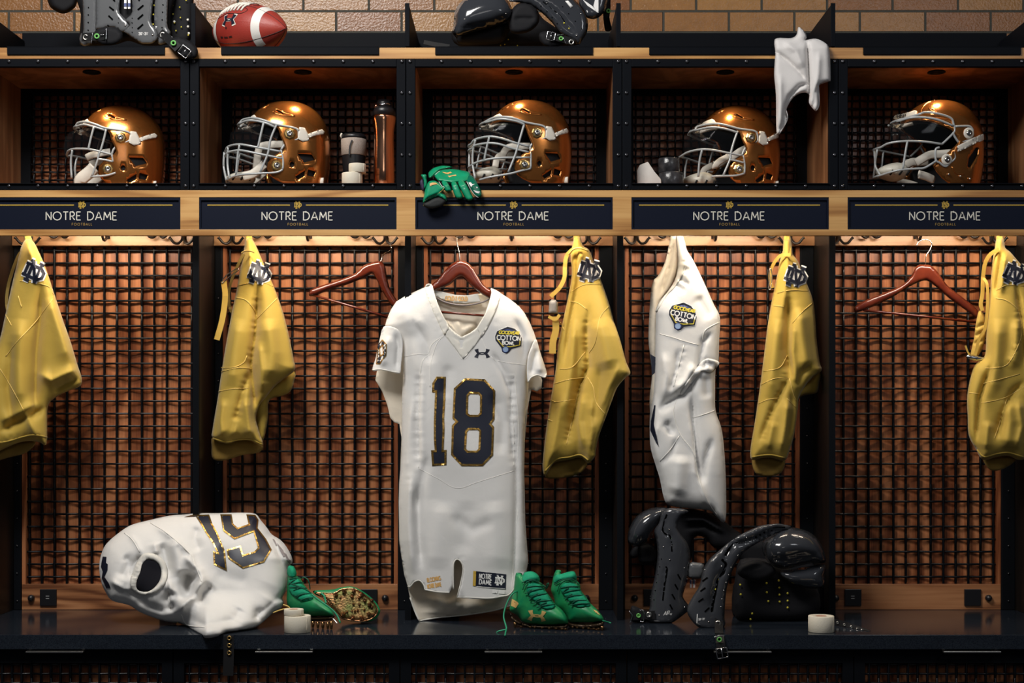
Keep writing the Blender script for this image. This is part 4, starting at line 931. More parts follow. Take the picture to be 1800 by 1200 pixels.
two('knotted_sleeve', [(1264, 636), (1258, 648), (1250, 655), (1236, 652), (1226, 662), (1212, 680), (1200, 694), (1196, 690), (1208, 670), (1222, 650), (1232, 636), (1246, 630)], lambda X, Y: sK.Y(X, Y) - .004, .016, .004, 9, M['white_cloth'], tK, [([(1228, 652), (1244, 640), (1256, 646)], -.006, 3), ([(1240, 632), (1238, 650)], -.005, 2.5)], None, 3, 4)
decal('number', [[(1150, 712), (1152, 712), (1149, 745), (1158, 785), (1153, 778), (1143, 756), (1144, 740)]], sK, M['navy_print'], tK, .0030, 3, 'edge of a navy numeral')
decal('rear_number', [[(1143, 622), (1153, 628), (1151, 655), (1146, 660), (1145, 640)]], Sheet(lambda X, Y: YK(X, Y) - .004), M['navy_print'], tK, .002, 3, 'edge of a navy numeral')
bowl_patch(1199, 556, 1.06, 12, sK, tK)

# ---------------------------------------------------------------- crumpled number 19 jersey on the bench
Q = lambda l: [(160 + a / 4.5, 880 + b / 4.5) for a, b in l]
tL = thing('football_jersey', 'white number 19 football jersey crumpled on the bench, its hem over the edge', 'jersey', P(340, 1095, -.02), 'white football jerseys')
def YL(X, Y):
    Y = np.asarray(Y, float); X = np.asarray(X, float)
    t = np.clip((Y - 1035) / 86, 0, 1.05)
    return -.015 - .235 * t ** 1.7 * np.clip((X - 318) / 44, 0, 1) * (1 - .45 * np.clip((X - 390) / 60, 0, 1)) + np.clip(1093 - Y, 0, 400) * .0007
LL = Q([(735, 108), (620, 117), (450, 155), (320, 190), (230, 245), (130, 330), (85, 410), (65, 520), (80, 640), (120, 730), (170, 790), (300, 825), (390, 880), (500, 925), (600, 955), (680, 965), (745, 985), (790, 1030), (850, 1070), (930, 1085), (1020, 1065), (1070, 1040), (1200, 1025), (1300, 1000), (1370, 950), (1440, 885), (1500, 850), (1525, 800), (1515, 765), (1550, 700), (1562, 620), (1562, 520), (1590, 495), (1590, 450), (1550, 370), (1500, 310), (1430, 265), (1390, 210), (1340, 150), (1300, 103), (1200, 93), (1000, 97), (850, 97)])
LF = [(Q([(600, 250), (780, 410), (860, 600)]), .0016, 6, 14), (Q([(1010, 300), (1060, 420)]), .0015, 6, 6)] + [(Q(a), b, c) for a, b, c in [
 ([(470, 170), (600, 260), (780, 410), (820, 560)], .006, 5), ([(560, 330), (600, 480), (620, 600)], -.014, 9), ([(500, 330), (520, 420)], .008, 7), ([(640, 300), (680, 450), (700, 600)], .012, 13), ([(790, 560), (760, 660), (780, 780)], -.040, 11), ([(850, 600), (870, 650), (800, 760), (730, 830), (715, 900)], .024, 9),
 ([(640, 700), (600, 780), (640, 880)], -.022, 9), ([(610, 620), (640, 720), (620, 850)], .010, 5), ([(730, 430), (860, 560), (900, 650)], .012, 7), ([(960, 660), (890, 740), (860, 830)], -.016, 9), ([(840, 200), (820, 300), (860, 400)], -.008, 8), ([(990, 560), (1100, 600), (1250, 640)], -.003, 12),
 ([(740, 930), (900, 980), (1100, 950), (1200, 980)], -.012, 9), ([(760, 990), (880, 1040), (1000, 1020)], .010, 9), ([(1500, 740), (1400, 830), (1290, 920)], -.016, 7), ([(1530, 690), (1440, 790), (1330, 880)], .012, 7), ([(1300, 900), (1330, 950), (1370, 930)], -.014, 5), ([(1180, 850), (1140, 930)], -.006, 9),
 ([(180, 690), (300, 720), (420, 760)], -.010, 9), ([(140, 620), (260, 700), (330, 700)], .010, 7), ([(260, 430), (300, 480), (240, 620)], -.010, 9), ([(320, 620), (330, 520), (400, 430)], -.012, 6), ([(360, 770), (450, 840), (600, 880)], -.012, 8), ([(300, 260), (360, 330), (400, 420)], .004, 4), ([(1430, 300), (1480, 400), (1540, 520)], -.010, 5), ([(680, 160), (900, 130)], .004, 10)]]
oL, sL = two('jersey_body', LL, YL, .115, .075, 62, M['white_cloth'], tL, LF, wrinkle(44, .0075, 22), 3, 4, None, None, 2.1)
sc3 = Sheet(lambda X, Y: sL.Y(X, Y) - .004, 0, 1, -1)
hole = catmull(Q([(445, 462), (500, 470), (540, 505), (558, 560), (545, 630), (500, 690), (450, 718), (390, 715), (360, 690), (362, 630), (390, 560), (405, 500)]), 4, True)
cuffo = catmull(Q([(430, 415), (520, 428), (580, 480), (606, 560), (585, 650), (525, 715), (440, 742), (375, 738), (325, 705), (310, 640), (335, 555), (370, 470)]), 4, True)
skin('armhole_cuff', [cuffo, hole], Sheet(lambda X, Y: sL.Y(X, Y) - .005, .007, 5, -1, [(cuffo, True), (hole, True)], [([Q([(a, b)])[0], Q([(c, d)])[0]], -.004, 1.6) for a, b, c, d in
    [(320, 620, 370, 640), (325, 590, 378, 605), (335, 560, 385, 575), (345, 530, 392, 545), (358, 500, 400, 520), (375, 470, 410, 495), (395, 440, 425, 475), (318, 650, 368, 665), (322, 685, 368, 680), (420, 425, 440, 465)]]), M['white_rib'], tL, 3, .002)
M['hollow'] = mat('sleeve_inside_shade', (.012, .012, .016), .95, spec=.1)  # shade inside the white sleeve put into a near-black colour
skin('sleeve_opening_shade', [hole], Sheet(lambda X, Y: sL.Y(X, Y) - .0035, 0, 1, -1), M['hollow'], tL, 4, .001, 'near-black sheet for the shade in the sleeve opening')
cord('seam', [Q([(470, 175), (600, 255), (780, 415), (820, 500), (875, 640)]), Q([(265, 255), (330, 310), (385, 405)]), Q([(590, 610), (610, 740), (632, 870)]), Q([(715, 900), (760, 980), (900, 1000)])], sL, M['white_seam'], tL, .0015, .0008)
foil_number([Q([(735, 128), (790, 112), (935, 108), (960, 180), (1000, 250), (1045, 360), (1060, 400), (1075, 555), (970, 503), (965, 395), (998, 408), (960, 330), (905, 250), (872, 190), (830, 125)])], 2.6, sL, tL, '1', 'navy numeral 1 with gold border')
foil_number([Q([(1022, 106), (1112, 106), (1125, 180), (1160, 212), (1245, 183), (1228, 106), (1300, 110), (1325, 150), (1318, 215), (1385, 300), (1430, 385), (1370, 485), (1200, 535), (1085, 455), (1072, 385), (1183, 352), (1205, 425), (1290, 400), (1320, 370), (1285, 245), (1135, 303), (1045, 238)])], 2.6, sL, tL, '9', 'navy numeral 9 with gold border')
decal('sleeve_mark', None, sL, M['navy_print'], tL, .003, 4, 'navy sleeve marking wrapped round the edge', [[Q([(92, 440), (122, 442), (118, 490), (132, 500), (130, 545), (105, 600), (140, 650), (155, 690), (120, 690), (84, 610), (92, 560), (78, 520), (84, 480)])]])
decal('hem_print', None, sL, M['grey_tape'], tL, .003, 3, 'grey print near the collar', [[Q([(1435, 300), (1450, 305), (1475, 350), (1462, 352)])], [Q([(1470, 330), (1520, 390), (1535, 440), (1520, 440), (1490, 385)])], [Q([(1515, 400), (1545, 420), (1570, 470), (1555, 480), (1540, 440)])], [Q([(1545, 450), (1580, 470), (1575, 500), (1560, 490)])]])
wire_obj('drawstring', Q([(1440, 885), (1500, 862), (1560, 850), (1575, 855), (1560, 835), (1520, 820)]), -.13, .0018, M['gold_cord'], tL)
wire_obj('drawstring', Q([(680, 966), (700, 955), (725, 958)]), -.03, .0018, M['gold_cord'], tL)

# ---------------------------------------------------------------- towel
tT = thing('towel', 'white towel draped over the top shelf edge beside a steel divider', 'towel', P(1410, 84, 0))
YT = lambda X, Y: -.022 + np.clip(84 - np.asarray(Y, float), 0, 50) * .0009
oT, sT = two('towel_cloth', [(1403, 48), (1409, 50), (1416, 58), (1418, 66), (1417, 70), (1434, 68), (1450, 75), (1458, 88), (1460, 138), (1457, 143), (1446, 147), (1439, 153), (1440, 183), (1435, 195), (1429, 191), (1422, 180), (1422, 166), (1410, 163), (1394, 172), (1382, 193), (1384, 210), (1379, 222), (1370, 236), (1365, 230), (1364, 167), (1361, 133), (1362, 107), (1363, 92), (1361, 74), (1366, 67), (1390, 67), (1400, 61)],
 YT, .020, .008, 9, M['towel'], tT, [([(1419, 70), (1421, 110), (1423, 150), (1422, 180)], -.014, 3), ([(1363, 90), (1385, 106), (1405, 125), (1420, 145)], -.008, 3), ([(1422, 146), (1405, 152), (1388, 170), (1380, 195)], -.010, 3), ([(1378, 72), (1400, 90), (1412, 120)], .006, 7), ([(1440, 90), (1438, 130), (1430, 180)], .006, 6), ([(1372, 130), (1372, 180), (1370, 225)], .005, 5), ([(1440, 150), (1432, 165), (1430, 190)], -.006, 3), ([(1380, 195), (1378, 215), (1370, 232)], -.007, 3)], wrinkle(4, .002, 12), 3, 4)
cord('hem', [[(1363, 92), (1385, 108), (1405, 127), (1421, 148), (1423, 166)], [(1439, 152), (1440, 183), (1435, 194)], [(1382, 193), (1384, 210), (1370, 235)]], sT, M['towel'], tT, .0012, .0006)

# ---------------------------------------------------------------- helmets
def shell_material():
    m = mat('gold_flake_shell', (.48, .150, .030), .22, .88, None, (900, (.68, .27, .065)), coat=.5)
    return m
M['shell'] = shell_material()
M['pad_black'] = mat('black_padding', (.008, .008, .009), .7, 0, spec=.25)
M['cage'] = mat('grey_coated_bar', (.44, .46, .46), .32, .1, spec=.6)
M['strap_white'] = mat('white_chin_strap', (.74, .69, .60), .5, 0, (60, .25, .002))
M['cup_white'] = mat('white_chin_cup', (.66, .63, .54), .4, 0, (80, .35, .003), (18, (.45, .42, .34)))
M['screw'] = mat('steel_screw', (.55, .52, .48), .2, 1.0)
M['brass'] = mat('brass_clip', (.62, .42, .16), .25, .9)
M['visor'] = mat('clear_visor', (.03, .035, .04), .04, 0, spec=.5, alpha=.13)
KS = (D + .13) / F / 5.625          # metres per crop pixel of the traced helmet
AX, CZ, LB = 135e-3, 148e-3, 112e-3
PSI = R(11)
ZC0 = .138
def shell_r(x, z):
    dz = (z - ZC0); c = CZ * (1.0 if dz >= 0 else 1.75)
    return (abs(x / AX) ** 2.25 + abs(dz / c) ** 2.25) ** (1 / 2.25)
def shell_y(x, z, p=2.25): return LB * max(0.0, 1 - min(shell_r(x, z), 1) ** p) ** (1 / p)
def to_loc(cx, cy, ysurf):
    """photo crop point on the near side -> helmet-local (x forward, z up)"""
    app = (1180 - cx) * KS; z = (915 - cy) * KS + .025; x = app
    for _ in range(6): x = (app + ysurf(x, z) * math.sin(PSI)) / math.cos(PSI)
    return x, z
def warp(x, z):
    r = shell_r(x, z); dz = z - ZC0; c = CZ * (1.0 if dz >= 0 else 1.75); u, v = x / AX, dz / c
    if r < 1e-6: return (0, 0)
    rr = min(r, 1.0); k = (2 / math.pi) * math.asin(rr) / r
    return (u * k, v * k)
def unwarp(a, b):
    q = (abs(a) ** 2.25 + abs(b) ** 2.25) ** (1 / 2.25)
    if q < 1e-6: return 0.0, ZC0
    r = math.sin(min(q, 1) * math.pi / 2); k = r / q; v = b * k
    return a * k * AX, ZC0 + v * CZ * (1.0 if v >= 0 else 1.75)
def shell_half_mesh(opening, holes, scale=1.0, step=.035):
    """opening: helmet-local points from brow (top) to bottom rear; dome outline closes the loop"""
    a0 = (opening[0][0] / AX, (opening[0][1] - ZC0) / CZ)
    t0 = math.atan2(a0[1], a0[0]); bl = opening[-1]
    v = (bl[1] - ZC0) / (CZ * 1.75); t1 = -math.pi - math.atan2(v, -.75) if False else None
    dome = []
    n = 60; ang0 = math.atan2(a0[1], a0[0]); vb = (bl[1] - ZC0) / (CZ * 1.75)
    ub = -(1 - abs(vb) ** 2.25) ** (1 / 2.25); ang1 = math.atan2(vb, ub) % (2 * math.pi)
    for i in range(n + 1):
        a = ang0 + (ang1 - ang0) * i / n; c, s = math.cos(a), math.sin(a)
        q = (abs(c) ** 2.25 + abs(s) ** 2.25) ** (1 / 2.25); dome.append((c / q, s / q))
    op = [warp(*p) for p in resample(opening, .004, False)][::-1]
    loop = dome + op
    hl = [[warp(*p) for p in resample(h, .003)] for h in holes]
    vv, ff, bd = tri([loop] + hl, step)
    pts = []
    for a, b in vv:
        q = (abs(a) ** 2.25 + abs(b) ** 2.25) ** (1 / 2.25)
        x, z = unwarp(a, b); y = 0.0 if q > .996 else LB * max(0, 1 - math.sin(min(q, 1) * math.pi / 2) ** 2.25) ** (1 / 2.25)
        pts.append(((x) * scale, y * scale, ZC0 + (z - ZC0) * scale))
    return pts, ff
def both(pts, ff):
    idx = {}; V = list(pts); Fc = [tuple(f) for f in ff]
    for i, p in enumerate(pts):
        if abs(p[1]) < 1e-6: idx[i] = i
        else: idx[i] = len(V); V.append((p[0], -p[1], p[2]))
    return V, Fc + [tuple(idx[i] for i in f)[::-1] for f in ff]
def cage_y(xf, xa, B):
    def f(x, z):
        t = min(max((x - xa) / max(xf(z) - xa, 1e-3), 0), 1); return B * (1 - t ** 2.6) ** (1 / 2.0)
    return f
def helmet(px, py, Yd, cfg, label, head='', dy=0.0, yaw=0.0):
    """px,py: photo point of crop anchor (1180,915); cfg gives traced loops"""
    k = (D + Yd) / (D + .13)
    base = P(px, py, Yd); base.z = ZS + .0005
    t = thing('football_helmet', label, 'helmet', base, 'gold football helmets')
    # local -> world: forward points left and a little towards the camera
    psi = PSI + R(yaw)
    fwd = Vector((-math.cos(psi), -math.sin(psi), 0)); lat = Vector((math.sin(psi), -math.cos(psi), 0))
    def W(p): return base + fwd * p[0] + lat * p[1] + Vector((0, 0, p[2]))
    mp = cfg['map']; sy = shell_y
    loc = lambda l, f=sy: [to_loc(*mp(*p), f) for p in l]
    opening = loc(cfg['opening']); holes = [loc(h) for h in cfg['holes']]
    opening = [(x, max(z, .002)) for x, z in opening]
    pts, ff = shell_half_mesh(opening, holes)
    V, Fc = both(pts, ff)
    o = obj('shell', [W(p) for p in V], [f[::-1] for f in Fc], M['shell'], t)
    md = o.modifiers.new('thickness', 'SOLIDIFY'); md.thickness = .004; md.offset = -1
    pts, ff = shell_half_mesh([(x - .010, z) for x, z in opening], [], .945, .06); V, Fc = both(pts, ff)
    o2 = obj('padding', [W(p) for p in V], [f[::-1] for f in Fc], M['pad_black'], t)
    md = o2.modifiers.new('thickness', 'SOLIDIFY'); md.thickness = .016; md.offset = -1
    # raised ridges pressed into the shell
    mb = MB()
    for l in cfg['ridges']:
        q = catmull(loc(l), 4)
        for sd in (1, -1): mb.tube([W((x, sd * (sy(x, z) - .0005), z)) for x, z in q], .0022, 6)
    mb.build('ridge', M['shell'], o)
    # forehead pad and front bumper
    def patch(name, loop, m, off, parent=t, th=.003, lab=None):
        l = loc(loop); vv, f2, bd = tri([l], .005)
        V = [(x, sy(x, z) + off * (1 if sy(x, z) > .02 else .3), z) for x, z in vv]
        if name == 'chin_strap':
            for sd in (1, -1):
                oo = obj(name, [W((a + off * .8, sd * b, c)) for a, b, c in V], [f[::-sd] for f in f2], m, parent, True, lab)
                md = oo.modifiers.new('thickness', 'SOLIDIFY'); md.thickness = th; md.offset = 1
            return oo
        V2, F2 = both([(a + off * .8, max(b, 0) if (sy(a, c) > .004) else 0.0, c) for a, b, c in V], f2)
        oo = obj(name, [W(p) for p in V2], [f[::-1] for f in F2], m, parent, True, lab)
        md = oo.modifiers.new('thickness', 'SOLIDIFY'); md.thickness = th; md.offset = 1
        return oo
    bo = patch('front_bumper', cfg['bumper'], M['strap_white'], .0015)
    patch('forehead_pad', cfg['forehead'], M['strap_white'], -.012, t, .006)
    for l in cfg['strip']: patch('chin_strap', l, M['strap_white'], .003, t, .0025)
    # bumper lettering on the near side
    g = []
    u0, v0 = cfg['txt']
    for lp in lettering(cfg['word'], u0, v0, cfg['th'], cfg['th'] * .17, .2, 1.0, 'l', cfg.get('trot', -14)):
        g.append(lp)
    V = []; Fc = []
    for lp in g:
        ll = [loc(q) for q in lp]; vv, f2, bd = tri(ll, .003)
        n = len(V); V += [W((x + .0015, sy(x, z) + .0062, z)) for x, z in vv]; Fc += [tuple(i + n for i in f) for f in f2]
    obj('lettering', V, Fc, M['pad_black'], bo)
    # face cage
    cf = cage_y(cfg['xf'], cfg.get('xa', .020), .108)
    def cagepts(l):
        q = [to_loc(*mp(*p), cf) for p in l]; q = catmull([(x, cf(x, z), z) for x, z in q], 5); return q
    for l in cfg['bars']:
        q = cagepts(l)
        for sd in ((1, -1)): MB().tube([W((x, sd * y, max(z, .004))) for x, y, z in q], .0035, 8).build('cage_bar', M['cage'], t)
    for l in cfg['front']:      # bars that run right round the front
        q = cagepts(l); q = [(x, y, z) for x, y, z in q]
        # continue to the centre plane
        x, y, z = q[0]; ext = []
        for i in range(1, 7):
            f = i / 6; yy = y * (1 - f); xx = cfg.get('xa', .020) + (cfg['xf'](z) - cfg.get('xa', .020)) * (max(0, 1 - (yy / .108) ** 2)) ** (1 / 2.6); ext.append((max(xx, x), yy, z))
        full = [(a, b, c) for a, b, c in q[::-1]] + ext; full = full + [(a, -b, c) for a, b, c in full[::-1][1:]]
        MB().tube([W((a, b, max(c, .004))) for a, b, c in full], .0035, 8).build('cage_bar', M['cage'], t)
    # clips with screws
    for (cx, cy, plate) in cfg['clips']:
        for sd in (1, -1):
            x, z = to_loc(*mp(cx, cy), sy); p = W((x, sd * (sy(x, z) + .003), z)); dr = lat * sd
            Mx = Matrix.Translation(p) @ dr.to_track_quat('Z', 'Y').to_matrix().to_4x4()
            pc = MB().lathe([(.0001, -.004), (.017, -.004), (.0175, 0), (.014, .0025), (.009, .0030)], Mx, 8 if plate == 'b' else 20).build('clip_plate', M['brass'] if plate == 'b' else M['strap_white'], t, False)
            MB().lathe([(.0095, .003), (.0098, .0045), (.006, .0062), (.003, .005), (.0001, .0046)], Mx, 16).build('screw', M['screw'], pc)
    for (cx, cy) in cfg['snaps']:
        x, z = to_loc(*mp(cx, cy), sy); MB().ball(W((x, sy(x, z) + .004, z)), .0042, 10).build('snap', M['screw'], t)
    x, z = 0.018, ZC0 + CZ; MB().ball(W((x, 0, z + .0005)), .0028, 8).build('rivet', M['screw'], t)
    # straps inside and chin cup
    for l, w in cfg['inner']:
        q = catmull([to_loc(*mp(*p), lambda x, z: .075) + ((.075 if i < 2 else .075),) for i, p in enumerate(l)], 5)
        for sd in (1, -1): MB().tube([W((x, sd * y * (1 - .25 * j / len(q)), z)) for j, (x, z, y) in enumerate(q)], w, 8, flat=.28, up=lat).build('inner_strap', M['strap_white'], t)
    if cfg.get('cup'):
        cx, cy, rw, rh = cfg['cup']; x, z = to_loc(*mp(cx, cy), lambda x, z: .035)
        bm = bmesh.new(); bmesh.ops.create_uvsphere(bm, u_segments=28, v_segments=16, radius=1)
        ru, rz = rw * KS, rh * KS
        for v in bm.verts:
            a, b, c = v.co; v.co = Vector((a * ru * (1 if a > 0 else .7), b * .058, c * rz * (1 - .25 * max(0, a)) ))
        mb = MB(); bm.verts.ensure_lookup_table()
        mb.add([W((x + v.co.x, v.co.y, max(z + v.co.z, .004))) for v in bm.verts], [[v.index for v in f.verts] for f in bm.faces]); bm.free()
        cp = mb.build('chin_cup', M['cup_white'], t)
        sl = MB()
        for i, fx in enumerate((-.45, 0.02, .5)):
            yy = .058 * math.sqrt(max(0, 1 - fx * fx - .02)) + .0005
            q = [W((x + ru * fx + .002 * j, yy * math.sqrt(max(.1, 1 - (j * .18) ** 2)), max(z - rz * (.10 + .16 * j), .006))) for j in range(4)]
            sl.tube(q, .0032, 6)
        sl.build('cup_vents', M['pad_black'], cp)
    # clear eye shield behind the bars
    if cfg.get('visor'):
        vf = cage_y(lambda z, f=cfg['xf']: f(z) - .010, cfg.get('xa', .020) - .01, .100); l = [to_loc(*mp(*p), vf) for p in cfg['visor']]
        vv, f2, bd = tri([l], .006); V = [(x, vf(x, z), z) for x, z in vv]; n = len(V)
        obj('visor', [W(p) for p in V] + [W((a, -b, c)) for a, b, c in V], [f[::-1] for f in f2] + [tuple(i + n for i in f) for f in f2], M['visor'], t)
    return t
ident = lambda x, y: (x, y)
def xfun(top, low, zt=.215, zl=.155):
    """front reach of the cage: brow value at height zt, chin value below zl (metres, local)"""
    def f(z):
        u = min(max((zt - z) / (zt - zl), 0), 1); return top + (low - top) * u
    return f
XA = lambda cx: (1180 - cx) * KS / math.cos(PSI)
OPEN = [(745, 330), (830, 350), (920, 352), (1050, 375), (1120, 400), (1150, 440), (1168, 500), (1200, 570), (1215, 610), (1190, 650), (1110, 690), (1045, 760), (1035, 820), (1060, 880), (1120, 925), (1200, 960), (1290, 975), (1500, 988)]
HOLES = [[(1330, 670), (1460, 665), (1490, 712), (1390, 750)], arc(1278, 773, 22, 26, 0, 360, 10)[:-1], [(1305, 890), (1400, 822), (1388, 880), (1330, 915)], [(1425, 812), (1495, 825), (1475, 875), (1415, 870)], [(1108, 240), (1130, 232), (1192, 268), (1182, 282)]]
RIDGE = [[(1085, 262), (1108, 228), (1140, 232), (1200, 268), (1300, 292)], [(1090, 265), (1180, 292), (1300, 296)], [(920, 215), (970, 205), (1030, 165)]]
STRIP = [[(1350, 412), (1400, 415), (1428, 470), (1445, 535), (1385, 552), (1338, 525)], [(1418, 480), (1545, 402), (1568, 420), (1558, 448), (1440, 505)]]
base_cfg = dict(map=ident, opening=OPEN, holes=HOLES, ridges=RIDGE, bumper=[(732, 332), (770, 300), (850, 276), (900, 272), (918, 292), (930, 322), (850, 322)], forehead=[(700, 380), (745, 385), (930, 378), (920, 360), (800, 352), (740, 358)],
    strip=STRIP, word='IRISH', txt=(775, 322), th=34, clips=[(1255, 480, 'b'), (1135, 790, 'b')], snaps=[(1430, 525)], inner=[([(1190, 590), (1010, 598), (950, 640), (925, 730)], .011), ([(1400, 850), (1420, 905)], .010), ([(1560, 905), (1480, 903)], .010)],
    cup=(820, 850, 165, 88), xf=xfun(XA(735), XA(590), .215, .172), visor=[(700, 360), (640, 420), (622, 520), (635, 640), (900, 660), (1100, 640), (1150, 480), (1100, 410), (900, 370)])
# third cubby: close grid cage
c3 = dict(base_cfg)
c3['front'] = [[(742, 350), (850, 320), (1000, 335), (1150, 382), (1310, 408), (1345, 450), (1338, 520), (1230, 566), (1190, 612)], [(600, 558), (660, 525), (790, 515), (900, 535), (1050, 582), (1180, 612)], [(605, 605), (660, 582), (790, 578), (900, 595), (1000, 630), (1175, 668)], [(600, 770), (640, 757), (740, 740), (900, 726), (1190, 718)]]
c3['bars'] = [[(755, 358), (900, 345), (1050, 370), (1135, 402)], [(660, 525), (632, 640), (630, 760), (655, 905)], [(797, 515), (770, 620), (745, 740)], [(1132, 400), (1080, 580), (1045, 700), (980, 862)], [(1190, 612), (1196, 700), (1195, 825)], [(700, 925), (800, 908), (1000, 878), (1100, 850), (1195, 825)]]
helmet(720 + 1180 / 5.625, 330, .13, c3, 'gold football helmet with a close grid cage, behind the green gloves')
# first cubby
def remap(sc, ox, oy, dx, dy): return lambda x, y: ((x / sc + ox - dx - 720) * 5.625, (y / sc + oy - dy - 160) * 5.625)
inv = lambda l, f: l
def variant(m, base=base_cfg, **kw):
    """cage traced in its own crop; shell features stay those of the first tracing"""
    c = dict(base); c.update(kw)
    for k in ('front', 'bars'): c[k] = [[m(*p) for p in l] for l in c[k]]
    return c
m1 = remap(6, 100, 160, -714.5, 9)
c1 = variant(m1, front=[[(268, 418), (300, 390), (400, 395), (500, 425), (620, 468), (780, 487), (860, 510), (880, 570), (800, 620), (740, 645), (700, 690), (682, 742)], [(135, 705), (180, 682), (250, 675), (340, 680), (440, 690), (560, 713), (685, 745)]],
    bars=[[(268, 428), (380, 425), (480, 450), (622, 492)], [(500, 455), (470, 570), (440, 697)], [(626, 480), (600, 600), (566, 718)], [(250, 680), (228, 800), (240, 975)], [(560, 718), (548, 760), (542, 795)], [(540, 795), (620, 802), (692, 818)], [(545, 790), (525, 850), (480, 972)], [(465, 978), (600, 968), (660, 955), (722, 932)], [(682, 742), (695, 820)]], cup=None,
    inner=[([(1130, 600), (1000, 625), (940, 640), (900, 660)], .011), ([(980, 760), (940, 800), (850, 880), (850, 930)], .020), ([(1400, 850), (1420, 905)], .010), ([(1560, 905), (1480, 903)], .010)], xf=xfun(XA(735), XA(655), .215, .165))
helmet(720 + 1180 / 5.625 - 714.5, 330, .205, c1, 'gold football helmet in the far left cubby, wide open cage and no chin cup')
m2 = remap(5.143, 370, 160, -424.5, 1.5)
c2 = variant(m2, front=[[(290, 322), (310, 295), (440, 302), (540, 330), (650, 366), (820, 396), (840, 450), (830, 490), (740, 520), (690, 590)], [(150, 570), (200, 540), (320, 538), (480, 570), (690, 605)], [(150, 606), (200, 592), (320, 590), (480, 625), (700, 665)]],
    bars=[[(290, 332), (400, 322), (540, 350), (640, 390)], [(145, 570), (140, 700), (165, 833)], [(200, 540), (190, 680), (213, 825)], [(320, 540), (300, 650), (285, 808)], [(540, 350), (510, 480), (490, 572)], [(650, 370), (600, 500), (575, 630), (510, 790)], [(170, 833), (300, 810), (500, 802), (650, 790), (705, 762)], [(690, 590), (708, 680), (705, 762)]], cup=(780, 870, 170, 62),
    inner=[([(1200, 560), (1010, 575), (950, 620), (925, 800)], .012), ([(1400, 840), (1460, 850)], .014), ([(1560, 905), (1480, 903)], .010), ([(1000, 760), (900, 850), (800, 880)], .014)], xf=xfun(XA(735), XA(590), .215, .172))
helmet(720 + 1180 / 5.625 - 424.5, 330, .145, c2, 'gold football helmet beside the copper bottle, with a barred cage')
m4 = remap(6, 1100, 170, 367, 9)
c4 = variant(m4, front=[[(690, 392), (730, 355), (880, 355), (1000, 380), (1140, 415), (1300, 432), (1335, 470), (1330, 540), (1230, 590), (1190, 640), (1170, 690)], [(545, 665), (620, 635), (740, 626), (850, 637), (1020, 670), (1170, 695)]],
    bars=[[(692, 398), (850, 393), (1000, 420), (1125, 456)], [(755, 628), (728, 750), (716, 910)], [(1122, 440), (1080, 560), (1050, 670), (1040, 740), (970, 905)], [(1040, 740), (1110, 752), (1190, 770)], [(850, 915), (970, 912), (1100, 906), (1195, 880)], [(1180, 690), (1198, 790), (1195, 880)]], cup=(830, 870, 200, 95),
    inner=[([(1290, 540), (1180, 590), (1110, 640), (1040, 660)], .012), ([(1050, 650), (960, 700), (930, 740), (930, 760)], .010), ([(1400, 850), (1440, 870)], .014), ([(1560, 905), (1480, 903)], .010)], xf=xfun(XA(735), XA(600), .215, .160))
helmet(720 + 1180 / 5.625 + 367, 330, .205, c4, 'gold football helmet beside the black tape rolls, cage with one upright bar')
m5 = remap(6, 1500, 160, 722, 0)
S5 = lambda l: [m5(*p) for p in l]
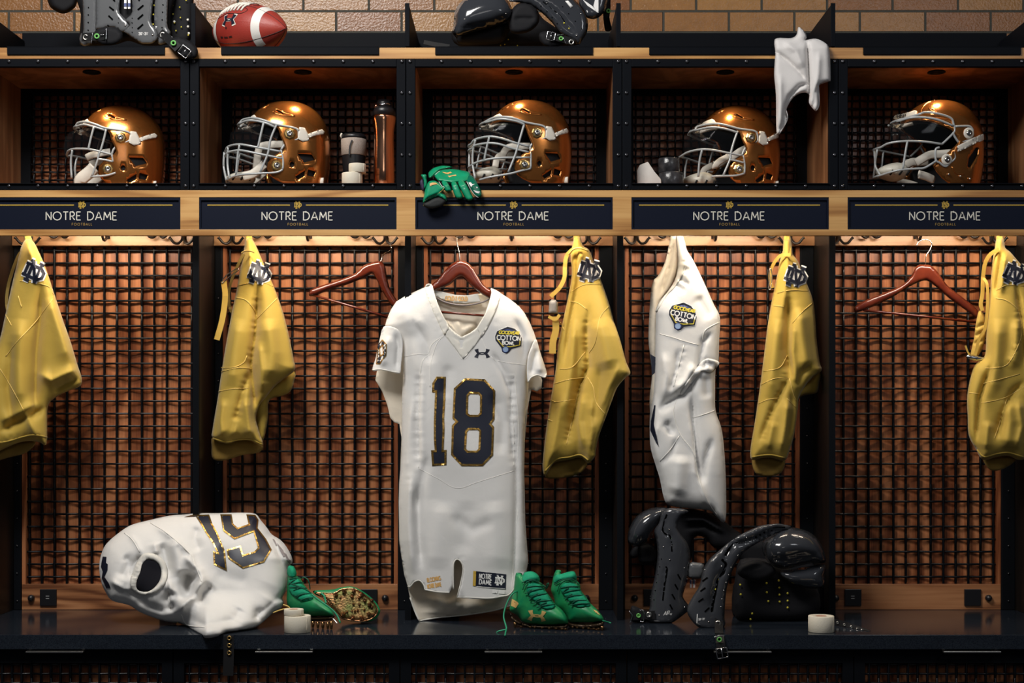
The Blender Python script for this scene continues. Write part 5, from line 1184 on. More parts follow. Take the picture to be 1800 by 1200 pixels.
c5 = dict(base_cfg); c5.update(
    opening=S5([(400, 320), (480, 345), (570, 352), (700, 385), (800, 420), (930, 480), (985, 545), (1005, 600), (960, 650), (880, 720), (790, 790), (735, 845), (770, 910), (830, 975)]) + [(1200, 985), (1500, 988)],
    holes=[S5([(1200, 650), (1228, 640), (1243, 655), (1232, 720), (1180, 800), (1140, 855), (1115, 862), (1103, 845), (1115, 765)]), S5([(692, 285), (712, 262), (735, 258), (770, 288), (772, 300)])],
    ridges=[S5([(720, 230), (760, 250), (800, 300)]), S5([(640, 300), (660, 240), (720, 170), (800, 130)]), S5([(930, 860), (980, 930), (1060, 930)])],
    bumper=S5([(400, 312), (430, 270), (520, 248), (600, 242), (620, 258), (600, 318), (500, 322)]), forehead=S5([(350, 400), (400, 410), (560, 395), (560, 372), (450, 362), (390, 375)]), word='IRISH', txt=m5(430, 308), th=38, trot=-6,
    strip=[S5([(985, 650), (1100, 590), (1180, 545), (1205, 545), (1220, 590), (1100, 660), (990, 710)]), S5([(1205, 540), (1250, 515), (1310, 488), (1325, 500), (1322, 545), (1270, 575), (1220, 592)])],
    clips=[(*m5(1110, 510), 'w'), (*m5(870, 790), 'w')], snaps=[m5(893, 940), m5(1020, 957), m5(1130, 975)],
    front=[S5([(400, 345), (590, 318), (660, 300), (800, 322), (920, 362), (948, 420), (960, 480), (940, 520), (880, 580), (825, 630)]), S5([(215, 635), (300, 605), (450, 598), (650, 610), (825, 632)]), S5([(225, 925), (320, 905), (420, 890), (560, 885), (640, 878), (740, 820)])],
    bars=[S5([(400, 362), (550, 342), (750, 372), (950, 442)]), S5([(965, 445), (1110, 435), (1150, 460), (1162, 490)]), S5([(940, 515), (975, 570), (1010, 612)]), S5([(1010, 612), (1060, 595), (1160, 575)]), S5([(1010, 612), (955, 690), (962, 770), (910, 820), (860, 860), (800, 825), (758, 795), (755, 690), (795, 665)]), S5([(203, 645), (195, 800), (215, 925)]), S5([(470, 602), (450, 720), (425, 888)]), S5([(740, 820), (765, 800)])],
    cup=(m5(430, 870)[0], m5(430, 870)[1], 180, 90), inner=[([m5(960, 700), m5(850, 710), m5(740, 720), m5(600, 800)], .013), ([m5(600, 930), m5(700, 945), m5(800, 975)], .013)], xf=xfun(XA(m5(400, 0)[0]), XA(m5(200, 0)[0]), .215, .165), xa=.0, visor=S5([(360, 380), (310, 430), (300, 600), (600, 600), (830, 620), (930, 500), (800, 400), (560, 350)]))
helmet(720 + 1180 / 5.625 + 722, 330, .13, c5, 'gold football helmet alone in the far right cubby, angular cage and long ear slot')

# ---------------------------------------------------------------- shoulder pads
M['pad_shell'] = mat('graphite_plastic', (.034, .037, .044), .12, 0, (40, .05, .001), spec=.55, coat=.3)
M['pad_plate'] = mat('graphite_plate', (.050, .053, .061), .13, 0, (40, .05, .001), spec=.5, coat=.25)
M['pad_silver'] = mat('grey_plastic', (.11, .114, .12), .18, 0, (40, .05, .001), spec=.6, coat=.3)
M['pad_matte'] = mat('soft_black_padding', (.007, .007, .009), .75, 0, (300, .3, .001), spec=.25)
M['web'] = mat('black_webbing', (.008, .008, .009), .6, spec=.3)
M['green_ring'] = mat('green_eyelet', (.16, .50, .12), .4)
M['yellow_stud'] = mat('yellow_stud', (.60, .52, .04), .4)
M['hole'] = mat('black_slot', (.002, .002, .002), .9, spec=.0)
def plate(name, loop, Y0, T, Rr, m, parent, th=.003, folds=(), smooth=4, step=5, label=None, holes=(), bow=None):
    lp = catmull(loop, smooth, True) if smooth else loop
    ed = [(resample(lp, 5), True)]
    if bow:
        cx, cy, ang, wid, dep = bow; ca, sa = math.cos(R(ang)), math.sin(R(ang)); YY = Y0
        Y0 = lambda X, Y: YY(X, Y) + dep * (((np.asarray(X, float) - cx) * ca + (np.asarray(Y, float) - cy) * sa) / wid) ** 2
    s = Sheet(Y0, T, Rr, -1, ed, folds)
    o = skin(name, [lp] + [list(h) for h in holes], s, m, parent, step, th, label); return o, s
def slots(lst, s, parent, w=2.6, name='slots'):
    decal(name, None, s, M['hole'], parent, .0036, 2.5, None, [stroke(l, w) for l in lst])
def dots(lst, s, parent, r=.0022, m='screw', name='rivet'):
    mb = MB()
    for a, b in lst:
        p = s.pts(np.array([a]), np.array([b]), s.side * .0032)[0]; mb.ball(p, r, 8, (1, .5, 1))
    return mb.build(name, M[m], parent)
def ring(name, c, Y, r0, r1, m, parent, th=.002, sq=1.0):
    p = P(c[0], c[1], Y); Mx = Matrix.Translation(p) @ Matrix.Rotation(R(90), 4, 'X') @ Matrix.Diagonal((sq, 1, 1, 1))
    return MB().lathe([(r0, 0), (r0, th), ((r0 + r1) / 2, th * 1.5), (r1, th), (r1, 0)], Mx, 20).build(name, m, parent)
def buckle(c, Y, w, h, rot, parent, name='buckle'):
    pts = [(-w, -h), (w, -h), (w, h), (-w, h)]; o = MB()
    q = resample([tuple(np.array(tf([p], c[0], c[1], 1, rot)[0])) for p in pts], 3)
    o.tube([P(a, b, Y) for a, b in q], .0016, 6, True)
    o.tube([P(*tf([(0, -h)], c[0], c[1], 1, rot)[0], Y - .002), P(*tf([(0, h)], c[0], c[1], 1, rot)[0], Y - .002)], .0013, 6)
    return o.build(name, M['chrome'], parent)
Z4 = lambda l: [(1080 + a / 4, 870 + b / 4) for a, b in l]
const = lambda v: (lambda X, Y: X * 0 + v)
tP = thing('shoulder_pads', 'large black shoulder pads standing on the bench under the side-on jersey', 'shoulder pads', P(1280, 1095, 0), 'shoulder pad sets')
# soft back body
two('back_padding', Z4([(380, 130), (500, 95), (620, 110), (740, 160), (860, 250), (960, 300), (1150, 330), (1440, 520), (1475, 700), (1470, 830), (1300, 885), (1000, 890), (840, 870), (835, 640), (900, 500), (820, 400), (700, 370), (640, 300), (560, 300), (540, 460), (470, 420), (380, 280)]), const(.175), .030, .03, 18, M['pad_matte'], tP,
    [(Z4([(480, 170), (620, 170), (780, 260)]), .010, 4), (Z4([(500, 230), (640, 210), (720, 270)]), -.008, 3)], None, 4, 3)
two('side_padding', Z4([(860, 500), (960, 440), (1150, 470), (1290, 560), (1420, 640), (1440, 820), (1280, 880), (1000, 880), (850, 860)]), const(.06), .03, .03, 20, M['pad_matte'], tP, (), None, 5, 3)
# arm flaps and cushions
two('arm_cushion', Z4([(862, 530), (900, 482), (1000, 455), (1090, 480), (1135, 540), (1080, 590), (980, 606), (890, 575)]), const(-.01), .022, .02, 10, M['pad_matte'], tP, [(Z4([(890, 545), (1000, 500), (1050, 495)]), -.004, 2)])
plate('lower_arm_flap', Z4([(1160, 540), (1240, 525), (1360, 505), (1476, 490), (1478, 560), (1474, 640), (1420, 655), (1300, 642), (1215, 612)]), const(.0), .045, 24, M['pad_shell'], tP)
oc, sc = plate('shoulder_cap', Z4([(1040, 370), (1060, 310), (1120, 262), (1200, 232), (1290, 236), (1380, 270), (1440, 330), (1474, 410), (1476, 470), (1400, 472), (1300, 492), (1210, 512), (1130, 500), (1070, 450)]), const(.0), .085, 50, M['pad_shell'], tP, .004, [(Z4([(1062, 450), (1130, 450), (1230, 455), (1330, 425), (1470, 415)]), -.006, 4), (Z4([(1050, 400), (1100, 470), (1210, 490), (1400, 450)]), .004, 4)])
dots(Z4([(1140, 462), (1290, 285)]), sc, oc)
decal('logo', None, sc, M['pad_silver'], oc, .003, 2, 'small grey round logo', [stroke(Z4(arc(1285, 285, 22, 12, 30, 330, 10)), 1.1), stroke(Z4([(1262, 272), (1305, 292)]), 1.0)])
plate('shoulder_cap', Z4([(96, 310), (108, 235), (160, 150), (260, 95), (370, 92), (372, 125), (325, 195), (275, 265), (235, 318), (165, 355), (110, 345)]), const(.07), .06, 34, M['pad_shell'], tP, .004, [(Z4([(100, 290), (160, 320), (230, 290), (290, 220)]), -.005, 4)])
two('arm_cushion', Z4([(175, 350), (250, 340), (300, 400), (296, 470), (240, 490), (180, 470), (165, 410)]), const(.10), .02, .02, 10, M['pad_matte'], tP)
two('arm_strap', Z4([(130, 370), (175, 365), (180, 420), (130, 445), (105, 420)]), const(.12), .006, .006, 6, M['pad_matte'], tP)
# chest plates
oL1, sL1 = plate('chest_plate', Z4([(345, 108), (440, 95), (520, 112), (468, 150), (440, 220), (470, 285), (512, 345), (530, 440), (516, 570), (490, 660), (480, 720), (525, 790), (490, 832), (400, 895), (320, 908), (230, 885), (222, 855), (250, 800), (262, 690), (290, 560), (306, 430), (300, 330), (284, 250), (318, 195)]), const(.012), .009, 7, M['pad_plate'], tP, .004, [(Z4([(360, 140), (350, 250), (400, 290), (405, 390)]), -.006, 2.5), (Z4([(365, 490), (355, 560), (340, 740)]), -.004, 2), (Z4([(380, 500), (375, 700), (400, 860)]), .003, 9)], bow=(1178, 1000, 6, 34, .022))
slots([Z4(l) for l in ([(445, 555), (465, 592)], [(425, 625), (446, 662)], [(405, 695), (426, 732)], [(390, 768), (408, 802)], [(362, 500), (368, 520), (352, 620), (340, 740)])], sL1, oL1)
slots([Z4(l) for l in ([(368, 135), (348, 190), (338, 245), (352, 268), (388, 282), (402, 320), (404, 395)], [(366, 505), (370, 525), (354, 620), (345, 690)])], sL1, oL1, 2.6, 'gap')
dots(Z4([(385, 240), (345, 365), (390, 455), (492, 512), (495, 788), (315, 845)]), sL1, oL1)
dots(Z4([(330, 448), (318, 503), (306, 557), (296, 613), (287, 670), (278, 735)]), sL1, oL1, .0018, 'hole', 'adjust_holes')
dots(Z4([(398, 308)]), sL1, oL1, .0028, 'green_ring', 'eyelet')
decal('lettering', None, sL1, M['white_print'], oL1, .0028, 2, 'small white script lettering', lettering('AIR', *Z4([(345, 845)])[0], 6.4, 1.0, .12, 1.0, 'l', -8, .3, .4) + lettering('W', *Z4([(392, 843)])[0], 3.4, .9, .1, 1.0, 'l', -4))
oR1, sR1 = plate('chest_plate', Z4([(1240, 222), (1160, 203), (1050, 212), (950, 250), (840, 310), (735, 395), (665, 460), (625, 535), (600, 640), (545, 730), (515, 800), (535, 865), (600, 930), (690, 962), (745, 960), (775, 905), (770, 850), (778, 720), (792, 630), (830, 520), (880, 432), (950, 368), (1050, 310), (1150, 262), (1215, 248)]), const(-.082), .010, 7, M['pad_plate'], tP, .004,
    [(Z4([(1220, 235), (1110, 240), (1000, 300), (900, 330), (840, 340), (795, 400), (770, 470)]), -.012, 3), (Z4([(780, 470), (790, 500), (730, 570), (700, 680), (680, 830)]), -.006, 3), (Z4([(730, 400), (690, 480), (660, 600), (620, 760)]), .005, 8)], bow=(1252, 1040, 20, 60, .030))
slots([Z4(l) for l in ([(618, 605), (655, 578)], [(604, 676), (640, 650)], [(590, 750), (625, 726)], [(728, 575), (712, 660), (690, 760), (682, 820)], [(635, 820), (668, 790)])], sR1, oR1, 2.6)
slots([Z4(l) for l in ([(780, 425), (800, 385), (835, 345), (870, 335)], [(990, 300), (1060, 262), (1120, 235), (1200, 228)])], sR1, oR1, 4.0, 'gap')
slots([Z4(l) for l in ([(724, 600), (708, 680), (692, 760), (684, 815)], [(755, 450), (782, 478), (782, 500), (765, 545), (735, 570)])], sR1, oR1, 4.2, 'gap')
dots(Z4([(635, 525), (755, 500), (868, 424), (930, 300), (820, 508), (803, 560), (786, 614), (770, 670), (757, 730), (748, 785), (663, 890)]), sR1, oR1)
dots(Z4([(728, 592), (712, 662), (695, 735), (684, 805)]), sR1, oR1, .0030, 'yellow_stud', 'studs')
decal('lettering', None, sR1, M['white_print'], oR1, .0028, 2, 'small white lettering', [stroke(Z4([(583, 835), (580, 900)]), 1.6)] + lettering('20"-21"', *Z4([(592, 880)])[0], 3.2, .8, .2, 1.0, 'l', -6))
plate('bridge_plate', Z4([(525, 480), (580, 475), (628, 490), (622, 560), (600, 585), (520, 572)]), const(.03), .006, 8, M['pad_silver'], tP, .003, smooth=2)
for a, cc in ((540, 'a'), (563, 'b')):
    fl = MB().box(*[P(1080 + (a - 9) / 4, 0, .05)[0], P(1080 + (a + 9) / 4, 0, .05)[0]], .048, .052, P(0, 870 + 650 / 4, .05)[2], P(0, 870 + 595 / 4, .05)[2]).build('flag_label', M['white_print'], tP, False)
    M.setdefault('flag_red', mat('faded_red_print', (.50, .16, .12), .6))
    MB().box(P(1080 + (a - 9) / 4, 0, .05)[0], P(1080 + (a) / 4, 0, .05)[0], .0465, .048, P(0, 870 + 622 / 4, .05)[2], P(0, 870 + 595 / 4, .05)[2]).build('flag_field', M['blue_print'], fl, False)
    MB().box(P(1080 + (a + 2) / 4, 0, .05)[0], P(1080 + (a + 8) / 4, 0, .05)[0], .0465, .048, P(0, 870 + 650 / 4, .05)[2], P(0, 870 + 600 / 4, .05)[2]).build('flag_stripe', M['flag_red'], fl, False)
sst = Sheet(const(.028))
dots(Z4([(885, 630), (888, 697), (1070, 618), (1072, 683), (1082, 745), (1155, 600), (1160, 650), (1160, 700), (1162, 748), (1218, 690), (1218, 742), (1218, 790), (957, 872), (968, 832)]), sst, tP, .0034, 'yellow_stud', 'studs')
# belts and buckles
strap('belt', Z4([(285, 840), (200, 845), (120, 850)]), [.0, .0, .0], .024, M['web'], tP, .003)
ring('grommet', Z4([(242, 840)])[0], -.003, .004, .009, M['steel'], tP)
ring('eyelet', Z4([(170, 846)])[0], -.003, .004, .007, M['green_ring'], tP)
wire_obj('buckle', Z4([(178, 808), (205, 812), (205, 885), (180, 886)]), -.004, .0013, M['chrome'], tP); wire_obj('buckle', Z4([(104, 815), (125, 845), (110, 895)]), -.004, .0016, M['chrome'], tP)
two('belt_pad', Z4([(120, 780), (190, 800), (240, 830), (235, 880), (180, 905), (120, 880)]), const(.03), .012, .012, 8, M['pad_matte'], tP)
strap('belt', Z4([(735, 880), (735, 960), (745, 1040), (760, 1110)]), [-.10, -.18, -.262, -.262], .026, M['web'], tP, .003)
ring('grommet', Z4([(728, 903)])[0], -.125, .004, .0095, M['steel'], tP)
ring('eyelet', Z4([(738, 1014)])[0], -.266, .004, .0075, M['green_ring'], tP)
wire_obj('belt_keeper', Z4([(702, 998), (735, 988), (774, 986)]), -.268, .0016, M['chrome'], tP)
buckle(Z4([(757, 1110)])[0], -.268, 9.5, 8.5, -10, tP)
# perforated strap tail
strap('perforated_strap', [(1462, 1092), (1490, 1100), (1512, 1108), (1529, 1114)], [-.02, -.08, -.12, -.16], .021, M['web'], tP, .003)
for a, b, y in ((1472, 1095, -.045), (1484, 1099, -.07), (1496, 1103, -.095), (1507, 1107, -.115), (1515, 1109, -.13), (1522, 1112, -.145)): ring('eyelet', (a, b - 1.5), y - .004, .0018, .0042, M['steel'], tP)

def P7(l): return [(120 + a / 7.5, b / 7.5) for a, b in l]
tS = thing('shoulder_pads', 'grey shoulder pads on the top shelf, left of the red football', 'shoulder pads', P(230, 83, .1), 'shoulder pad sets')
two('back_padding', P7([(1290, -260), (1620, -240), (1640, 200), (1600, 540), (1330, 590), (1180, 400), (1150, -240)]), const(.17), .02, .02, 16, M['pad_matte'], tS)
dots(P7([(1375, 70), (1470, 95), (1380, 185), (1478, 232), (1400, 300), (1490, 355), (1420, 405), (1582, 462), (1555, 5)]), Sheet(const(.146)), tS, .0026, 'yellow_stud', 'studs')
dots(P7([(1398, 285), (1575, 260), (1578, 350), (1590, 438)]), Sheet(const(.146)), tS, .0040, 'white_paint', 'studs')
two('front_padding', P7([(170, -250), (1320, -250), (1345, 250), (1360, 520), (1290, 590), (1000, 600), (800, 540), (600, 590), (200, 600), (150, 520), (165, 200)]), const(.125), .025, .02, 12, M['pad_matte'], tS)
def pl7(name, l, y=.085, T=.004, m='pad_silver', f=()): return plate(name, P7(l), const(y), T, 4, M[m], tS, .003, f, 3, 4)
a1, s1 = pl7('chest_strip', [(205, -230), (390, -230), (380, 100), (365, 420), (330, 480), (290, 580), (190, 598), (150, 520), (175, 440), (205, 380)])
dots(P7([(265, 98), (263, 195), (262, 295), (262, 397)]), s1, a1, .0022, 'hole', 'adjust_holes')
a2, s2 = pl7('chest_plate', [(395, -230), (670, -230), (670, 130), (700, 200), (770, 270), (808, 340), (790, 380), (715, 425), (600, 360), (480, 370), (370, 380), (372, 300)], .078)
slots([P7(l) for l in ([(590, -10), (615, 15)], [(540, 88), (600, 135)], [(530, 205), (585, 258)], [(515, 330), (540, 350)])], s2, a2); dots(P7([(665, 238), (660, 300), (655, 365)]), s2, a2, .0016, 'hole', 'adjust_holes'); dots(P7([(750, 335)]), s2, a2, .0030)
a3, s3 = pl7('chest_plate', [(862, -230), (1125, -230), (1105, 100), (1095, 300), (1160, 400), (1175, 500), (1110, 565), (1010, 572), (940, 555), (770, 440), (740, 410), (810, 350), (800, 310), (765, 255), (850, 150)], .072)
slots([P7(l) for l in ([(915, 130), (990, 68)], [(915, 252), (985, 190)], [(912, 382), (985, 318)], [(925, 8), (940, -10)])], s3, a3); dots(P7([(842, 238), (840, 300), (842, 362), (842, 425)]), s3, a3, .0016, 'hole', 'adjust_holes'); dots(P7([(1110, 458)]), s3, a3, .0032)
decal('lettering', None, s3, M['white_print'], a3, .0025, 2, 'small white size lettering', lettering('20"-21"', *P7([(928, 462)])[0], 4.6, 1.0, .2, 1.0, 'l', 0))
a4, s4 = pl7('chest_strip', [(1155, -230), (1310, -230), (1300, 300), (1345, 420), (1330, 470), (1290, 560), (1190, 580), (1170, 420), (1140, 330)])
dots(P7([(1248, 62), (1243, 160), (1238, 260), (1235, 362)]), s4, a4, .0022, 'hole', 'adjust_holes')
dots(P7([(385, 95), (380, 215), (375, 340), (1130, 70), (1122, 190), (1118, 320)]), Sheet(const(.085)), tS, .0030, 'yellow_stud', 'studs')
for a in (755, 805):
    x0_, x1_ = P(120 + (a - 16) / 7.5, 0, .08)[0], P(120 + (a + 16) / 7.5, 0, .08)[0]
    fl = MB().box(x0_, x1_, .078, .082, P(0, 118 / 7.5, .08)[2], P(0, -20, .08)[2]).build('flag_label', M['white_print'], tS, False)
    MB().box(x0_, x1_, .0765, .078, P(0, 90 / 7.5, .08)[2], P(0, 45 / 7.5, .08)[2]).build('flag_field', M['blue_print'], fl, False)
two('belt_pad', P7([(350, 420), (420, 370), (530, 352), (640, 365), (710, 430), (715, 500), (660, 575), (540, 598), (420, 585), (350, 520)]), const(.045), .012, .012, 8, M['pad_matte'], tS)
strap('belt', P7([(180, 490), (300, 485), (480, 470)]), [.055, .045, .030], .026, M['web'], tS, .003)
ring('grommet', P7([(230, 493)])[0], .050, .0045, .0098, M['steel'], tS); ring('eyelet', P7([(378, 478)])[0], .034, .004, .0085, M['green_ring'], tS)
wire_obj('belt_keeper', P7([(320, 430), (312, 500), (303, 580)]), .040, .0013, M['chrome'], tS); wire_obj('buckle', P7([(500, 375), (500, 450), (495, 530)]), .026, .0022, M['chrome'], tS); wire_obj('buckle', P7([(415, 460), (475, 458)]), .026, .0013, M['chrome'], tS)
two('belt_pad', P7([(1390, 500), (1480, 490), (1600, 540), (1690, 620), (1710, 700), (1670, 765), (1560, 775), (1460, 740), (1390, 650), (1350, 570)]), const(-.022), .010, .008, 8, M['pad_matte'], tS)
strap('belt', P7([(1210, 430), (1290, 490), (1370, 560), (1450, 640)]), [.055, .02, -.03, -.038], .026, M['web'], tS, .003)
ring('grommet', P7([(1245, 462)])[0], .040, .0045, .0098, M['steel'], tS); ring('eyelet', P7([(1387, 568)])[0], -.040, .004, .0085, M['green_ring'], tS)
wire_obj('belt_keeper', P7([(1370, 480), (1350, 540), (1325, 610)]), -.008, .0013, M['chrome'], tS); buckle(P7([(1530, 680)])[0], -.040, 9, 8, 38, tS)

def P5(l): return [(780 + a / 5.625, b / 5.625) for a, b in l]
tM = thing('shoulder_pads', 'black shoulder pads on the top shelf, above the middle cubby', 'shoulder pads', P(910, 83, .1), 'shoulder pad sets')
two('body_padding', P5([(130, 250), (640, 200), (900, 120), (1000, 200), (1200, 330), (1300, 400), (1290, 450), (700, 455), (150, 455)]), const(.19), .02, .03, 12, M['pad_matte'], tM)
dots(P5([(562, 448), (604, 438), (638, 390), (728, 450)]), Sheet(const(.165)), tM, .0022, 'yellow_stud', 'studs')
plate('lower_arm_flap', P5([(125, 280), (650, 200), (630, 330), (560, 420), (330, 440), (160, 430), (130, 380)]), const(.12), .03, 14, M['pad_matte'], tM)
cm, cs = plate('shoulder_cap', P5([(100, 310), (105, 200), (120, 110), (160, 40), (240, -20), (380, -70), (520, -60), (600, -20), (650, 40), (675, 110), (665, 170), (600, 215), (450, 265), (300, 305), (180, 345), (120, 350)]), const(.06), .055, 30, M['pad_shell'], tM, .004, [(P5([(110, 290), (300, 250), (480, 220), (620, 160), (650, 90)]), -.006, 3.4)])
dots(P5([(207, 188), (615, 133)]), cs, cm)
two('arm_cushion', P5([(640, 180), (700, 60), (800, 20), (900, 60), (945, 150), (930, 240), (850, 310), (740, 335), (660, 310)]), const(.06), .02, .02, 9, M['pad_matte'], tM, [(P5([(690, 185), (800, 180), (900, 185)]), -.005, 2)])
cp, cps = plate('chest_plate', P5([(640, 10), (760, -40), (900, -120), (1150, -140), (1250, -30), (1330, 40), (1390, 110), (1420, 220), (1410, 320), (1370, 390), (1330, 440), (1290, 400), (1230, 370), (1150, 320), (1080, 230), (980, 130), (880, 60), (780, 25)]), const(.055), .014, 12, M['pad_shell'], tM, .004, [(P5([(980, 20), (1100, 110), (1200, 220), (1290, 330)]), -.005, 2)])
slots([P5(l) for l in ([(980, 15), (1060, 80), (1150, 150), (1250, 290)],)], cps, cp, 1.6, 'gap')
dots(P5([(960, 62), (1020, 112), (1070, 170), (1120, 232), (1175, 65), (1235, 135), (1300, 210), (1365, 285), (1210, 355)]), cps, cp, .0018, 'hole', 'adjust_holes'); dots(P5([(1022, 28), (1357, 135), (1312, 352)]), cps, cp)
dots(P5([(1142, 165), (1190, 228), (1238, 282)]), cps, cp, .0026, 'yellow_stud', 'studs')
c2p, c2s = plate('breast_flap', P5([(1360, -150), (1600, -130), (1605, 40), (1570, 130), (1500, 180), (1420, 170), (1390, 110), (1340, 20)]), const(.045), .02, 10, M['pad_shell'], tM, .004)
decal('logo', None, c2s, M['white_print'], c2p, .003, 2, 'white slash logo', [[P5([(1370, -10), (1470, 60), (1530, 130), (1420, 55)])], [P5([(1500, -20), (1530, -10), (1530, 128), (1505, 110), (1480, 60)])], lettering('N', *P5([(1422, 122)])[0], 4, 1.4, .1, 1.0, 'l', -20)[0]])
plate('flag_label', P5([(1200, 10), (1230, 5), (1280, 60), (1255, 78)]), const(.038), 0, 4, M['white_print'], tM, .001, smooth=0)
two('belt_pad', P5([(940, 350), (970, 315), (1040, 310), (1130, 350), (1190, 400), (1160, 450), (1040, 468), (960, 420)]), const(.05), .012, .012, 7, M['pad_matte'], tM)
strap('belt', P5([(1290, 420), (1180, 385), (1040, 350)]), [.04, .030, .025], .022, M['web'], tM, .003)
ring('grommet', P5([(1262, 417)])[0], .034, .004, .009, M['steel'], tM); ring('eyelet', P5([(1160, 382)])[0], .026, .003, .007, M['green_ring'], tM); buckle(P5([(1060, 358)])[0], .022, 7, 7, 12, tM)
wire_obj('belt_keeper', P5([(1185, 338), (1120, 350)]), .024, .0012, M['chrome'], tM); wire_obj('belt_keeper', P5([(1180, 370), (1212, 436)]), .024, .0012, M['chrome'], tM)
two('side_strap', P5([(1590, -100), (1640, -100), (1650, 60), (1640, 180), (1660, 290), (1600, 305), (1580, 200), (1575, 100)]), const(.10), .006, .006, 5, M['pad_matte'], tM)
ring('eyelet', P5([(1628, 108)])[0], .088, .003, .007, M['green_ring'], tM)
strap('perforated_strap', [(745, 74), (765, 78), (790, 82)], [.05, .05, .05], .013, M['web'], tM, .003)
# dark cap edge hanging over the far left of the top shelf
capt = thing('padded_cap', 'round black padded cap edge at the top left, against the bricks', 'pad', P(108, 20, .2))
two('cap_body', [(84, -20), (134, -20), (135, 6), (126, 18), (112, 24), (97, 19), (86, 8)], const(.2), .03, .03, 10, M['pad_matte'], capt)

# ---------------------------------------------------------------- football
M['leather'] = mat('red_pebbled_leather', (.30, .030, .022), .42, 0, (520, .5, .0012), (9, (.38, .045, .03)))
M['ball_white'] = mat('white_ball_paint', (.78, .75, .70), .5, 0, (520, .4, .001))
M['ball_dark'] = mat('dark_seam', (.03, .008, .008), .6)
bc = P(438, 43, .12); tF = thing('football', 'red leather football with white stripe and laces on the top shelf', 'football', (bc.x, bc.y, ZLIP))
L_, r_ = .160, .083
def ball_pt(u, a, off=0.0):
    """u -1..1 along the axis, a angle round it (0 towards the camera, 90 up)"""
    rr = r_ * max(0, (1 - abs(u) ** 1.9)) ** .78 + off
    return Vector((u * L_, -rr * math.cos(a), rr * math.sin(a)))
RB = Matrix.Translation((bc.x, bc.y, ZLIP + .0845)) @ Matrix.Rotation(R(-35), 4, 'Z') @ Matrix.Rotation(R(6), 4, 'Y') @ Matrix.Rotation(R(-8), 4, 'X')
def ball_patch(name, u0, u1, a0, a1, m, off, nu, na, parent, full=False):
    v = []; f = []
    for i in range(nu + 1):
        for j in range(na + 1): v.append(RB @ ball_pt(u0 + (u1 - u0) * i / nu, a0 + (a1 - a0) * j / na, off))
    for i in range(nu):
        for j in range(na): k = i * (na + 1) + j; f.append((k, k + na + 1, k + na + 2, k + 1))
    return obj(name, v, f, m, parent)
ball_patch('ball_body', -.999, .999, 0, 2 * math.pi, M['leather'], 0, 64, 48, tF)
for (u0, u1) in ((.47, .63), (-.66, -.50)): ball_patch('stripe', u0, u1, R(-75), R(125), M['ball_white'], .0010, 6, 40, tF)
mb = MB()
for aa in (R(46), R(-48), R(160), R(250)): mb.tube([RB @ ball_pt(-.995 + 1.99 * i / 50, aa, .0003) for i in range(51)], .0011, 5)
mb.build('panel_seam', M['ball_dark'], tF)
mb = MB(); la = R(46)
for i in range(8):
    u = -.46 + i * .095; mb.tube([RB @ ball_pt(u + .025 * (k - 2) / 2, la + R(20) * (k - 2) / 2, .0035 if abs(k - 2) < 2 else .001) for k in range(5)], .0034, 6)
mb.tube([RB @ ball_pt(-.47 + .72 * i / 16, la + R(2), .003) for i in range(17)], .0042, 6)
mb.build('laces', M['white_paint'], tF)
mb = MB(); q = [(-.62, 12), (-.5, 18), (-.35, 17), (-.2, 21), (0, 18), (.18, 18), (.28, 24), (.30, 32), (.22, 37)]
mb.tube([RB @ ball_pt(u, R(a), .0004) for u, a in catmull(q, 4)], .0011, 5); q2 = [(.30, 54), (.36, 62), (.33, 70), (.2, 73)]
mb.tube([RB @ ball_pt(u, R(a), .0004) for u, a in catmull(q2, 4)], .0011, 5); mb.build('lace_panel_edge', M['ball_dark'], tF)
def ball_decal(name, groups, m, off, lab=None):
    V = []; Fc = []
    for lp in groups:
        vv, ff, _ = tri([list(l) for l in lp], .02)
        n = len(V); V += [RB @ ball_pt(a, R(b * 57.3), off) for a, b in vv]; Fc += [tuple(i + n for i in f) for f in ff]
    return obj(name, V, Fc, m, tF, True, lab)
uam = lambda s: [[(-.20 + (a) * s, .03 + (b) * s * 2.05) for a, b in l] for l in ua_mark(0, 0, 1)]
ball_decal('logo_edge', [[[(-.04 + a * .175 * 1.0, .06 + -b * .165 * 2.25) for a, b in xf(UA_HALF + [(-a, b) for a, b in UA_HALF[::-1]][1:-1], 0, 0, 1.12)]]], M['white_paint'], .0008)
ball_decal('logo', [[[(-.04 + a * .175, .06 + -b * .165 * 2.1) for a, b in l] for l in ua_mark(0, 0, 1)]], M['navy_print'], .0014, 'navy maker logo')
ball_decal('lettering', [[[(-.33, -.62), (-.24, -.62), (-.24, -.55), (-.33, -.55)]], [[(-.20, -.62), (-.08, -.62), (-.08, -.56), (-.20, -.56)]], [[(-.05, -.61), (.04, -.60), (.04, -.53), (-.05, -.55)]]], M['ball_dark'], .0008)
ball_decal('valve', [[arc(-.10, -.24, .022, .045, 0, 360, 10)[:-1]]], M['ball_dark'], .0009)

